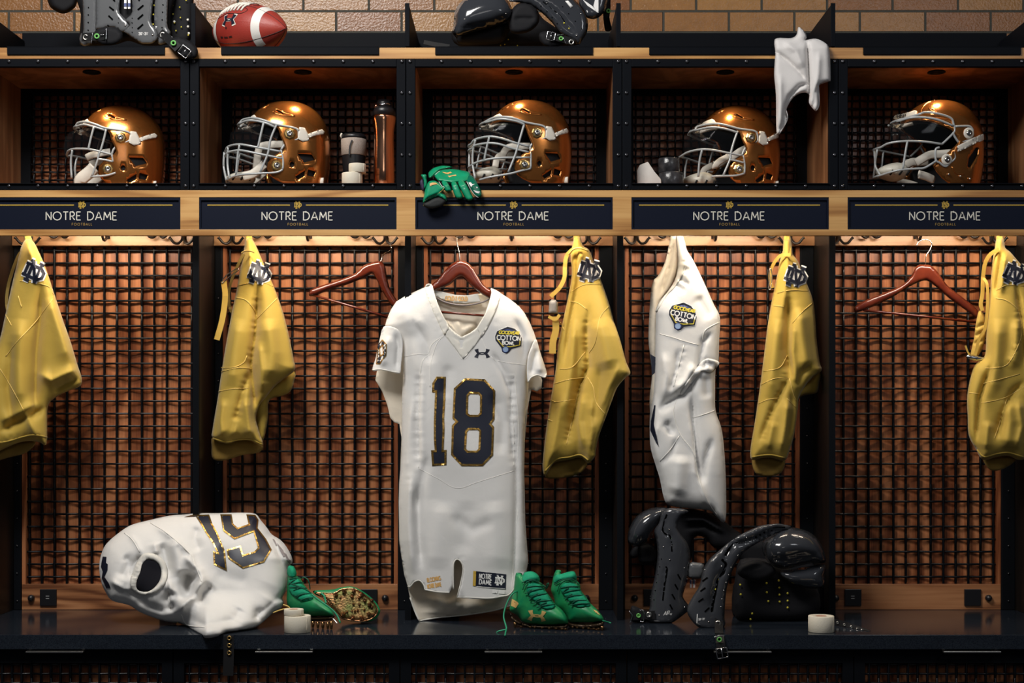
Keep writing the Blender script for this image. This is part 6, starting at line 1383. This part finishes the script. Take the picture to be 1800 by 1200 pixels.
# ---------------------------------------------------------------- bottles and tape in the second cubby
M['copper'] = mat('polished_copper_steel', (.78, .40, .24), .16, 1.0, (8, .02, .004))
M['black_plastic'] = mat('black_plastic_lid', (.010, .010, .012), .35)
M['knit'] = mat('grey_woven_sleeve', (.25, .21, .18), .8, 0, (700, .6, .001), (600, (.42, .36, .32)))
M['tape'] = mat('cream_athletic_tape', (.66, .61, .50), .75, 0, (260, .35, .0015))
def lathe_thing(parts, c, t):
    for nm, prof, m in parts: MB().lathe(prof, Matrix.Translation(c), 32).build(nm, M[m], t)
def Wp(px, Y, w): return w * (D + Y) / F
cb_ = P(675, 0, .12); cb_.z = ZS + .0006; u = (D + .12) / F
t = thing('water_bottle', 'tall copper steel bottle with black cap in the second cubby', 'bottle', cb_)
H = lambda py: (337.5 - py) * u
lathe_thing([('bottle_body', [(.0001, 0), (17 * u, 0), (18.4 * u, .002), (18.6 * u, H(300)), (18.2 * u, H(270)), (17.4 * u, H(250)), (18.0 * u, H(232)), (20.4 * u, H(215)), (20.8 * u, H(209)), (20.4 * u, H(206)), (.0001, H(206))], 'copper'),
 ('bottle_cap', [(19 * u, H(207)), (19 * u, H(197)), (17.5 * u, H(193)), (14 * u, H(190)), (13 * u, H(183)), (11 * u, H(178)), (.0001, H(177))], 'black_plastic')], cb_, t)
MB().ball(cb_ + Vector((-13 * u, -.012, H(190))), .0075, 12, (.8, .8, 1.1)).build('cap_latch', M['copper'], t)
MB().tube(catmull([cb_ + Vector((-10 * u, -.02, H(186))), cb_ + Vector((-4 * u, -.03, H(189))), cb_ + Vector((6 * u, -.03, H(187))), cb_ + Vector((12 * u, -.02, H(188)))], 4), .0018, 6).build('cap_loop', M['chrome'], t)
ct = P(622, 0, .19); ct.z = ZS + .0006; u2 = (D + .19) / F; H = lambda py: (341.5 - py) * u2
t = thing('tumbler', 'black tumbler with a grey woven sleeve behind the white tape rolls', 'cup', ct)
lathe_thing([('tumbler_body', [(.0001, 0), (18 * u2, 0), (19 * u2, H(300)), (21 * u2, H(272)), (21.5 * u2, H(245)), (.0001, H(244))], 'black_plastic'), ('sleeve', [(20.8 * u2, H(274)), (22 * u2, H(273)), (22.6 * u2, H(246)), (21.6 * u2, H(244))], 'knit'),
 ('lid', [(22 * u2, H(245)), (22 * u2, H(240)), (19 * u2, H(236)), (.0001, H(234))], 'black_plastic')], ct, t)
MB().tube([ct + Vector((-20 * u2, -.01, H(245))), ct + Vector((-22 * u2, -.015, H(239))), ct + Vector((-20 * u2, -.015, H(235)))], .003, 8).build('straw_tip', M['strap_white'], t)
strap('sleeve_stripe', [(619, 246), (615, 258), (614, 272)], .145, .005, M['black_plastic'], t, .002)
def tape_roll(px, py_b, Y, w, h, label, z=None, rot=0, m='tape', group='rolls of athletic tape'):
    c = P(px, py_b, Y); c.z = z if z is not None else c.z; uu = (D + Y) / F
    t = thing('tape_roll', label, 'tape roll', c, group); rr = w * uu / 2; hh = h * uu
    MB().lathe([(rr * .42, .0008), (rr * .97, 0), (rr, .001), (rr * 1.005, hh * .5), (rr, hh - .001), (rr * .97, hh), (rr * .42, hh - .0005), (rr * .42, .0008)], Matrix.Translation(c), 36).build('tape_winding', M[m], t)
    MB().lathe([(rr * .36, .0005), (rr * .42, .0005), (rr * .42, hh + .0002), (rr * .36, hh + .0002), (rr * .36, .0005)], Matrix.Translation(c), 24).build('core', M['cardboard'], t)
    e = MB(); e.tube([c + Vector((rr * math.cos(R(a)) * 1.012, rr * math.sin(R(a)) * 1.012, hh * k)) for a, k in ((-40, .02), (-38, .35), (-36, .65), (-37, .98))], .0009, 5); e.build('tape_end', M[m], t)
    return c.z + hh
M['cardboard'] = mat('cardboard_core', (.40, .22, .15), .8)
zt = tape_roll(619, 0, .06, 36, 26, 'white tape roll under another in the second cubby', ZS + .0005)
tape_roll(628, 0, .06, 30, 16, 'white tape roll stacked topmost beside the copper bottle', zt + .0004)
zt = tape_roll(523, 0, -.178, 46, 29, 'cream tape roll at the bottom of the stack by the crumpled jersey', ZB + .0005)
tape_roll(516.5, 0, -.178, 34, 11, 'thin cream tape roll on top of the stack by the crumpled jersey', zt + .0004)
tape_roll(1443.5, 0, -.172, 45, 28, 'single cream tape roll on the bench right of the shoulder pads', ZB + .0005)
# black wrapped rolls and a white block in the fourth cubby
M['black_tape'] = mat('glossy_black_tape', (.012, .012, .014), .25, 0, (60, .5, .003), (30, (.05, .05, .055)))
zt = tape_roll(1180, 0, .09, 44, 29, 'glossy black tape roll under another in the fourth cubby', ZS + .0005, 0, 'black_tape', 'rolls of black tape')
tape_roll(1176, 0, .09, 38, 25, 'glossy black tape roll on top in the fourth cubby', zt + .0004, 0, 'black_tape', 'rolls of black tape')
wt = thing('chalk_block', 'white angular block left of the black tape rolls in the fourth cubby', 'block', P(1140, 330, .1))
u = (D + .07) / F; bb = MB(); prof = [(1120, 336), (1119, 300), (1124, 290), (1139, 284), (1150, 301), (1162, 315), (1163, 336)]
v = [P(a, b, .045) for a, b in prof] + [P(a + (3 if a < 1130 else 0), b + 1, .105) for a, b in prof]; v = [Vector((q.x, q.y, max(q.z, ZS + .0006))) for q in v]; n = len(prof)
bm = bmesh.new(); bv = [bm.verts.new(q) for q in v]; bm.faces.new(bv[:n]); bm.faces.new(bv[n:][::-1])
for i in range(n): bm.faces.new((bv[i], bv[n + i], bv[n + (i + 1) % n], bv[(i + 1) % n]))
bmesh.ops.bevel(bm, geom=list(bm.edges), offset=.003, segments=2, profile=.5, affect='EDGES'); bmesh.ops.recalc_face_normals(bm, faces=bm.faces)
M['chalk'] = mat('white_chalk', (.74, .69, .64), .8, 0, (60, .3, .003)); bb.bm(bm).build('block_body', M['chalk'], wt, True, None, 30)
# belt tail hanging from under the crumpled jersey
bt = thing('leather_strap', 'black strap with brass eyelets hanging over the bench edge under the crumpled jersey', 'strap', P(403, 1115, -.25))
strap('strap_body', [(402, 1117), (402, 1128), (402, 1150), (401, 1187)], [-.262, -.262, -.262, -.262], .030, M['web'], bt, .003)
for y in (1121, 1134, 1147): ring('eyelet', (403, y), -.265, .0035, .0068, M['brass'], bt)

# ---------------------------------------------------------------- green football boots
M['green'] = mat('green_synthetic_upper', (.006, .23, .09), .42, 0, (55, .25, .003), (26, (.02, .28, .09)), spec=.4)
M['green_knit'] = mat('green_knit_tongue', (.004, .30, .155), .7, 0, (420, .6, .0015), spec=.3)
M['green_lace'] = mat('dark_green_lace', (.004, .10, .055), .6, spec=.3)
M['lace_bright'] = mat('green_lace_end', (.006, .26, .13), .55)
M['sole_gold'] = mat('chromed_gold_sole', (.50, .26, .13), .16, .95, (50, .3, .002))
M['sole_plate'] = mat('dark_gold_plate', (.05, .03, .015), .3, .6, (130, .8, .003))
M['sole_green'] = mat('green_gold_plate', (.09, .10, .025), .3, .7, (160, .9, .003), (30, (.24, .13, .05)))
M['stud_dark'] = mat('dark_bronze_stud', (.16, .09, .04), .22, .9)
M['gold_logo'] = mat('pale_gold_print', (.68, .46, .16), .5)
G8 = lambda l: [(860 + a / 7.5, 980 + b / 7.5) for a, b in l]
H8 = lambda l: [(480 + a / 8, 980 + b / 8) for a, b in l]
def boot(label, up, tongue, collar, sole, laces, loops, studs, logo, Y0, T, tabs, group='green football boots', ym=None):
    pts = up; c = P(sum(p[0] for p in pts) / len(pts), 1105, -.1); c.z = ZB
    t = thing('football_boot', label, 'shoe', c, group)
    two('sole_plate', sole, (lambda X, Y: Y0(X, Y) - .002), T * .82, .03, 15, M['sole_plate'], t, (), None, 4, 4)
    ou, su = two('upper', up, Y0, T, .035, 24, M['green'], t, [(tongue + tongue[:1], -.002, 1.5)], wrinkle(3, .0015, 14), 3, 4)
    st = Sheet(lambda X, Y: su.Y(X, Y) - .0015, .004, 5, -1, [(tongue, True)], [([a, b], -.0022, 1.2) for a, b in laces])
    skin('tongue', [catmull(tongue, 4, True)], st, M['green_knit'], t, 3, .003)
    if collar: 
        sc = Sheet(lambda X, Y: su.Y(X, Y) - .001, .006, 6, -1, [(collar, True)], [([(a, b), (a + 1, b + 12)], -.0012, .9) for a, b in [(collar[0][0] + 3 * k, min(p[1] for p in collar)) for k in range(8)]])
        skin('ankle_collar', [catmull(collar, 4, True)], sc, M['green_knit'], t, 3, .003)
    mb = MB()
    for ln in laces + [] :
        q = resample(catmull([ln[0], ((ln[0][0] + ln[1][0]) / 2, (ln[0][1] + ln[1][1]) / 2 - 1.6), ln[1]], 5), 2, False); a = np.array(q)
        mb.tube(su.pts(a[:, 0], a[:, 1], -.007), .0017, 6)
    for ln in loops:
        a = np.array(resample(catmull(ln, 5), 3, False)); mb.tube(su.pts(a[:, 0], a[:, 1], -.008), .0017, 6)
    mb.build('laces', M['green_lace'], t)
    sb = MB()
    for a, b in studs:
        yy = float(Y0(np.array(float(a)), np.array(float(b)))) - T * .55; p = P(a, b, yy)
        z1 = ZB + .0005; sb.lathe([(.0001, 0), (.0028, 0), (.0035, .002), (.0062, max(p.z - z1, .006))], Matrix.Translation((p.x, p.y, z1)), 8)
    if studs: sb.build('studs', M['stud_dark'], t)
    for nm, g, m in logo: decal(nm, None, su, m, ou, .0016, 2, 'gold maker logo', g)
    for tb in tabs: two('heel_tab', tb, (lambda X, Y: Y0(X, Y) - .004), .004, .008, 3, M['green'], t, (), None, 3, 3)
    return t, su
YR = lambda X, Y: -.06 - np.clip((np.asarray(X, float) - 905) / 110, 0, 1.2) * .075
b1, sb1 = boot('green football boot with a pale gold logo on its toe, nearest the number 18 jersey',
 G8([(335, 300), (345, 230), (400, 200), (440, 225), (480, 190), (580, 185), (648, 240), (660, 310), (700, 345), (735, 420), (800, 510), (870, 610), (955, 680), (1015, 760), (1038, 830), (1030, 868), (960, 882), (800, 888), (650, 885), (500, 868), (430, 840), (370, 760), (300, 720), (268, 680), (288, 560), (318, 440)]),
 G8([(500, 390), (540, 335), (640, 340), (700, 400), (780, 500), (830, 590), (868, 640), (800, 678), (715, 668), (640, 600), (570, 550), (510, 480)]),
 G8([(440, 290), (450, 225), (485, 192), (578, 188), (645, 240), (655, 305), (560, 290), (480, 330)]),
 G8([(268, 690), (300, 760), (400, 830), (480, 868), (650, 885), (850, 888), (1000, 875), (1040, 860), (1040, 900), (1000, 930), (880, 945), (700, 950), (540, 940), (440, 900), (330, 860), (280, 780)]),
 [G8(l) for l in ([(470, 470), (740, 400)], [(510, 480), (560, 420)], [(520, 530), (770, 470)], [(530, 560), (640, 470)], [(560, 600), (820, 560)], [(590, 600), (680, 540)], [(625, 655), (865, 615)], [(640, 650), (760, 590)], [(480, 390), (720, 380)])],
 [G8(l) for l in ([(440, 420), (480, 340), (560, 300), (660, 330), (740, 380)], [(430, 330), (520, 290), (620, 300), (690, 350)], [(750, 410), (760, 350), (785, 340), (760, 400)])],
 G8([(540, 960), (600, 965), (700, 970), (790, 970), (880, 965), (960, 950), (340, 850), (420, 900), (1005, 930)]),
 [('logo', [ua_mark(*G8([(628, 765)])[0], 16, 4)], M['gold_logo']), ('heel_logo', [[G8([(300, 540), (378, 585), (385, 610), (350, 662), (285, 630)])]], M['gold_logo'])], YR, .045, [G8([(350, 210), (375, 195), (430, 205), (430, 235), (395, 230), (365, 270), (345, 280)])])
decal('heel_logo_print', None, sb1, M['orange_print'], b1, .002, 2, None, [stroke(G8([(310, 570), (360, 600)]), 1), stroke(G8([(305, 600), (350, 630)]), 1)])
YR2 = lambda X, Y: -.05 - np.clip((np.asarray(X, float) - 970) / 100, 0, 1.2) * .085
b2, sb2 = boot('green football boot with its lace tip trailing right, the righthand one of the upright pair',
 G8([(830, 330), (845, 250), (875, 180), (935, 172), (950, 212), (1060, 182), (1120, 190), (1142, 230), (1150, 290), (1195, 350), (1210, 430), (1280, 520), (1335, 600), (1420, 680), (1490, 770), (1505, 825), (1450, 848), (1300, 858), (1150, 860), (1050, 850), (1010, 780), (960, 720), (880, 650), (850, 520), (815, 430)]),
 G8([(950, 390), (980, 340), (1100, 335), (1170, 385), (1230, 480), (1290, 560), (1330, 625), (1260, 645), (1170, 650), (1080, 600), (1010, 520), (960, 460)]),
 G8([(850, 300), (880, 235), (960, 215), (1070, 185), (1125, 195), (1145, 280), (1050, 270), (940, 290), (870, 330)]),
 G8([(1040, 850), (1200, 862), (1350, 858), (1500, 835), (1510, 880), (1480, 920), (1350, 940), (1180, 945), (1060, 920)]),
 [G8(l) for l in ([(930, 400), (1180, 380)], [(960, 470), (1200, 420)], [(970, 460), (1050, 400)], [(985, 530), (1230, 490)], [(1010, 545), (1090, 480)], [(1020, 580), (1280, 560)], [(1070, 625), (1320, 605)], [(1080, 620), (1160, 560)])],
 [G8(l) for l in ([(900, 440), (930, 360), (1000, 300), (1100, 290), (1180, 350)], [(860, 350), (950, 300), (1060, 270), (1150, 310)])],
 G8([(1100, 930), (1160, 935), (1240, 940), (1310, 940), (1380, 935), (1440, 925), (1490, 900)]),
 [('logo', [[G8([(1370, 680), (1420, 700), (1465, 755), (1440, 745), (1400, 720)])]], M['gold_logo'])], YR2, .045, [G8([(872, 178), (895, 160), (940, 165), (945, 205), (905, 200), (880, 215)])])
def lace(pts, ys, parent, r=.0024, m='lace_bright', name='lace_end'):
    return MB().tube([P(a, b, y) for a, b, y in catmull([(a, b, y) for (a, b), y in zip(pts, ys)], 5)], r, 7).build(name, M[m], parent)
lace(G8([(375, 440), (310, 470), (250, 560), (205, 680), (190, 780), (215, 880), (225, 940), (180, 955), (120, 970), (90, 1000)]), [-.09, -.12, -.13, -.14, -.15, -.17, -.19, -.19, -.19, -.19], b1)
lace(G8([(225, 950), (215, 985), (208, 1025)]), [-.19, -.21, -.235], b1)
lace(G8([(1495, 830), (1530, 838), (1570, 850), (1605, 862)]), [-.14, -.13, -.12, -.12], b2, .0022)
# pair beside the crumpled jersey
YQ = lambda X, Y: -.02 - np.clip((np.asarray(X, float) - 505) / 80, 0, 1.2) * .085
b3, sb3 = boot('green football boot partly behind the crumpled number 19 jersey',
 H8([(215, 122), (260, 115), (300, 140), (322, 185), (330, 250), (380, 292), (440, 380), (520, 480), (600, 540), (700, 612), (800, 700), (848, 775), (852, 815), (780, 822), (650, 822), (520, 830), (400, 820), (300, 790), (240, 745), (200, 660), (190, 580), (195, 480), (198, 380), (205, 240)]),
 H8([(225, 330), (290, 290), (360, 310), (420, 390), (490, 470), (560, 560), (500, 600), (400, 605), (320, 560), (240, 480)]),
 H8([(205, 230), (215, 125), (262, 118), (300, 142), (325, 240), (260, 270)]),
 H8([(250, 780), (400, 815), (600, 825), (850, 815), (850, 850), (820, 880), (650, 890), (450, 880), (300, 850)]),
 [H8(l) for l in ([(235, 300), (400, 290)], [(270, 370), (430, 350)], [(240, 420), (470, 430)], [(290, 460), (430, 420)], [(300, 545), (520, 500)], [(330, 560), (450, 500)], [(380, 600), (570, 560)], [(220, 380), (330, 300)])],
 [H8(l) for l in ([(225, 350), (300, 380), (420, 430), (540, 500), (620, 580)], [(400, 290), (440, 275), (490, 310), (510, 370), (520, 440)])],
 H8([(560, 890), (630, 900), (700, 900), (770, 905), (820, 890), (450, 880)]), [], YQ, .045, [])
lace(H8([(540, 510), (640, 590), (740, 660), (830, 730), (900, 810), (945, 915)]), [-.13, -.14, -.15, -.155, -.16, -.17], b3, .0026)
lace(H8([(840, 850), (870, 885), (905, 925)]), [-.15, -.155, -.16], b3, .0016, 'chrome')
# boot lying on its side, sole to the camera
t = thing('football_boot', 'green football boot lying on its side showing its gold studded sole', 'shoe', P(615, 1092, .0), 'green football boots')
YS = lambda X, Y: -.015 + (1092 - np.asarray(Y, float)) * .0006
rim = H8([(560, 470), (640, 455), (760, 452), (870, 440), (940, 420), (1060, 403), (1150, 415), (1260, 470), (1370, 550), (1450, 632), (1503, 720), (1500, 780), (1440, 860), (1340, 900), (1200, 905), (1060, 885), (960, 855), (900, 790), (850, 740), (760, 620), (690, 560), (600, 520)])
two('upper', rim, lambda X, Y: YS(X, Y) + .012, .010, .07, 14, M['green'], t, (), None, 4, 4)
sl = H8([(600, 490), (720, 500), (850, 500), (960, 445), (1060, 430), (1150, 440), (1260, 500), (1360, 575), (1430, 650), (1470, 730), (1455, 790), (1400, 845), (1310, 885), (1180, 888), (1060, 870), (960, 840), (900, 780), (850, 720), (760, 600), (680, 540)])
so_, ss_ = two('sole_plate', sl, lambda X, Y: YS(X, Y) - .002, .006, .004, 6, M['sole_green'], t, (), None, 4, 3)
cord('sole_edge', [sl + sl[:1]], ss_, M['sole_gold'], t, .0022, .001)
mb = MB()
for a, b, k in ((885, 520, 1.3), (1000, 480, 1.3), (1110, 540, 1.2), (1135, 470, 1.2), (1250, 520, 1.4), (1210, 560, 1.0), (1290, 600, 1.2), (1130, 650, .8), (1215, 655, .8), (1355, 660, 1.3), (1390, 690, 1.0), (1280, 730, .8), (985, 790, 1.5), (1040, 760, .8), (1120, 840, 1.4), (1245, 845, 1.4), (1345, 790, 1.3), (1310, 885, .8), (1190, 740, .8), (1150, 750, .8), (1110, 750, .7), (1400, 800, .9), (950, 560, .7), (1390, 600, 1.0)):
    x, y = H8([(a, b)])[0]; p = ss_.pts(np.array([x]), np.array([y]))[0]
    Mx = Matrix.Translation(Vector(p)) @ Matrix.Rotation(R(90), 4, 'X') @ Matrix.Rotation(R(a % 90), 4, 'Z')
    mb.lathe([(.0062 * k, -.001), (.0050 * k, .004 * k), (.0022 * k, .010 * k), (.0001, .0105 * k)], Mx, 5)
mb.build('studs', M['sole_gold'], t, False)
gl = MB()
for i in range(8):
    y = 490 + i * 22; a = np.array(resample(H8([(640 + i * 22, y + 10), (860 + i * 4, y + 8)]), 3, False)); gl.tube(ss_.pts(a[:, 0], a[:, 1], -.001), .0009, 5)
gl.build('sole_ribs', M['sole_gold'], so_)
lace(H8([(680, 500), (720, 540), (735, 600), (745, 640)]), [-.03, -.035, -.04, -.045], t, .003)

# ---------------------------------------------------------------- green gloves hanging over the cubby edge
M['glove'] = mat('green_glove_leather', (.004, .26, .115), .38, 0, (40, .4, .003), (20, (.006, .34, .17)), spec=.45)
M['glove_palm'] = mat('green_tacky_palm', (.004, .15, .085), .2, 0, (60, .3, .002), spec=.6)
M['glove_dark'] = mat('black_glove_lining', (.008, .010, .010), .7)
M['purple'] = mat('dark_purple_tab', (.035, .022, .06), .6)
V12 = lambda l: [(730 + a / 12, 280 + b / 12) for a, b in l]
t = thing('glove', 'green glove with spread fingers drooping over the middle cubby edge', 'glove', P(805, 325, -.02), 'green gloves in the middle cubby')
YG = lambda X, Y: -.016 + np.clip(326 - np.asarray(Y, float), 0, 40) * .0022
YF_ = const(-.020)
two('thumb', V12([(275, 300), (300, 250), (380, 185), (500, 145), (600, 133), (770, 150), (760, 172), (600, 205), (500, 240), (420, 310), (350, 380), (290, 390)]), lambda X, Y: YG(X, Y) + .02, .012, .012, 6, M['glove'], t, [(V12([(340, 250), (480, 180), (700, 160)]), -.003, 1.2)], None, 2, 4)
hnd, sh = two('palm', V12([(400, 330), (450, 270), (540, 228), (650, 210), (800, 205), (950, 225), (1110, 262), (1160, 320), (1150, 420), (1080, 470), (980, 480), (880, 490), (760, 500), (640, 480), (540, 470), (460, 440)]), YG, .016, .012, 8, M['glove'], t, [(V12([(560, 330), (700, 380), (900, 360)]), -.002, 2)], wrinkle(2, .0015, 6), 2, 4)
for i, (l, m) in enumerate((([(560, 430), (640, 430), (700, 520), (765, 640), (760, 665), (700, 685), (635, 668), (600, 580), (560, 500)], 'glove'),
    ([(740, 430), (830, 410), (890, 520), (950, 650), (1000, 770), (985, 820), (920, 838), (850, 800), (800, 680), (770, 560)], 'glove'),
    ([(880, 420), (980, 390), (1050, 480), (1120, 600), (1210, 780), (1215, 830), (1160, 870), (1080, 850), (1010, 740), (950, 620), (900, 500)], 'glove'),
    ([(1060, 380), (1130, 320), (1180, 330), (1260, 410), (1330, 530), (1400, 680), (1408, 760), (1360, 808), (1290, 790), (1210, 700), (1140, 580), (1080, 470)], 'glove_palm'))):
    fo, fs = two('finger', V12(l), lambda X, Y: YG(X, Y) - .002, .012, .010, 4.5, M[m], t, [(V12([l[0], ((l[0][0] + l[5][0]) / 2, (l[0][1] + l[5][1]) / 2)]), -.002, 1.2)], None, 2, 4)
    if i == 3: decal('finger_print', None, fs, M['white_print'], fo, .0012, 1.5, 'white printed marks', [[V12([(1120, 490), (1170, 480), (1200, 520), (1260, 520), (1200, 545), (1180, 590), (1150, 540)])], [V12([(1220, 645), (1290, 665), (1370, 680), (1330, 718), (1270, 700)])], [V12([(1280, 580), (1310, 575), (1320, 600), (1290, 605)])]])
decal('logo', None, sh, M['orange_print'], hnd, .0012, 1.5, 'gold logo', [[V12([(565, 262), (620, 268), (670, 280), (740, 258), (775, 275), (700, 310), (630, 300)])], [V12([(685, 345), (760, 340), (860, 320), (865, 345), (790, 350), (720, 378)])]])
cord('seam', [V12([(500, 470), (560, 560), (610, 600), (480, 730)]), V12([(1085, 470), (1150, 600), (1240, 735), (1330, 808)]), V12([(420, 325), (470, 280), (520, 245)])], Sheet(lambda X, Y: YG(X, Y) - .013), M['white_print'], t, .0008, .0)
t2 = thing('glove', 'green glove folded cuff down beneath the spread glove, its dark opening showing', 'glove', P(762, 335, -.02), 'green gloves in the middle cubby')
two('strap', V12([(120, 330), (150, 318), (228, 322), (235, 400), (250, 480), (240, 560), (200, 620), (215, 720), (190, 780), (180, 600), (175, 450)]), const(-.018), .006, .006, 4, M['glove'], t2, (), None, 2, 3)
two('pull_tab', V12([(95, 470), (120, 430), (150, 410), (185, 500), (200, 600), (180, 660), (140, 650), (100, 540)]), const(-.016), .005, .005, 4, M['purple'], t2, (), None, 2, 3)
ho_, hs_ = two('glove_back', V12([(205, 640), (250, 520), (300, 460), (400, 450), (470, 480), (540, 540), (608, 600), (600, 660), (560, 700), (640, 760), (668, 830), (640, 880), (500, 800), (360, 830), (240, 880), (165, 920), (165, 850), (185, 740)]), const(-.022), .018, .012, 7, M['glove'], t2, [(V12([(180, 880), (300, 800), (420, 750), (520, 700)]), -.004, 1.2), (V12([(230, 870), (400, 790), (560, 740)]), -.003, 1.2)], None, 2, 4)
two('cuff_opening', V12([(170, 930), (260, 880), (400, 810), (520, 790), (610, 830), (650, 870), (600, 960), (500, 1010), (350, 1040), (230, 1020), (180, 980)]), const(-.024), .010, .012, 6, M['glove_dark'], t2, (), None, 2, 4)
decal('logo', None, hs_, M['orange_print'], ho_, .0012, 1.5, 'gold logo', [[V12([(300, 510), (360, 485), (440, 490), (468, 525), (420, 530), (360, 540), (315, 568)])]])
cord('trim', [V12([(610, 600), (560, 660), (470, 730), (330, 790), (200, 870)])], hs_, M['gold_cord'], t2, .0007, .0005)

# ---------------------------------------------------------------- rest things on what carries them
def settle(root, z, ymin, ymax=9.0):
    """no vertex of the thing sinks into the surface at height z (only where that surface is, y > ymin)"""
    st = [root]
    while st:
        o = st.pop(); st += [c for c in C.objects if c.parent == o]
        if o.type != 'MESH': continue
        org = ORG[o.name]
        for v in o.data.vertices:
            if ymin < v.co.y + org.y < ymax and v.co.z + org.z < z + .0007: v.co.z = z + .0007 - org.z
for o in (tJ, tL, tP): settle(o, ZB, YF)
for o in [q for q in C.objects if q.name.startswith('football_boot') or q.name.startswith('leather_strap')]:
    if o.type == 'EMPTY': settle(o, ZB, YF)
for o in (tS, tM): settle(o, ZLIP + .0025, -.004)
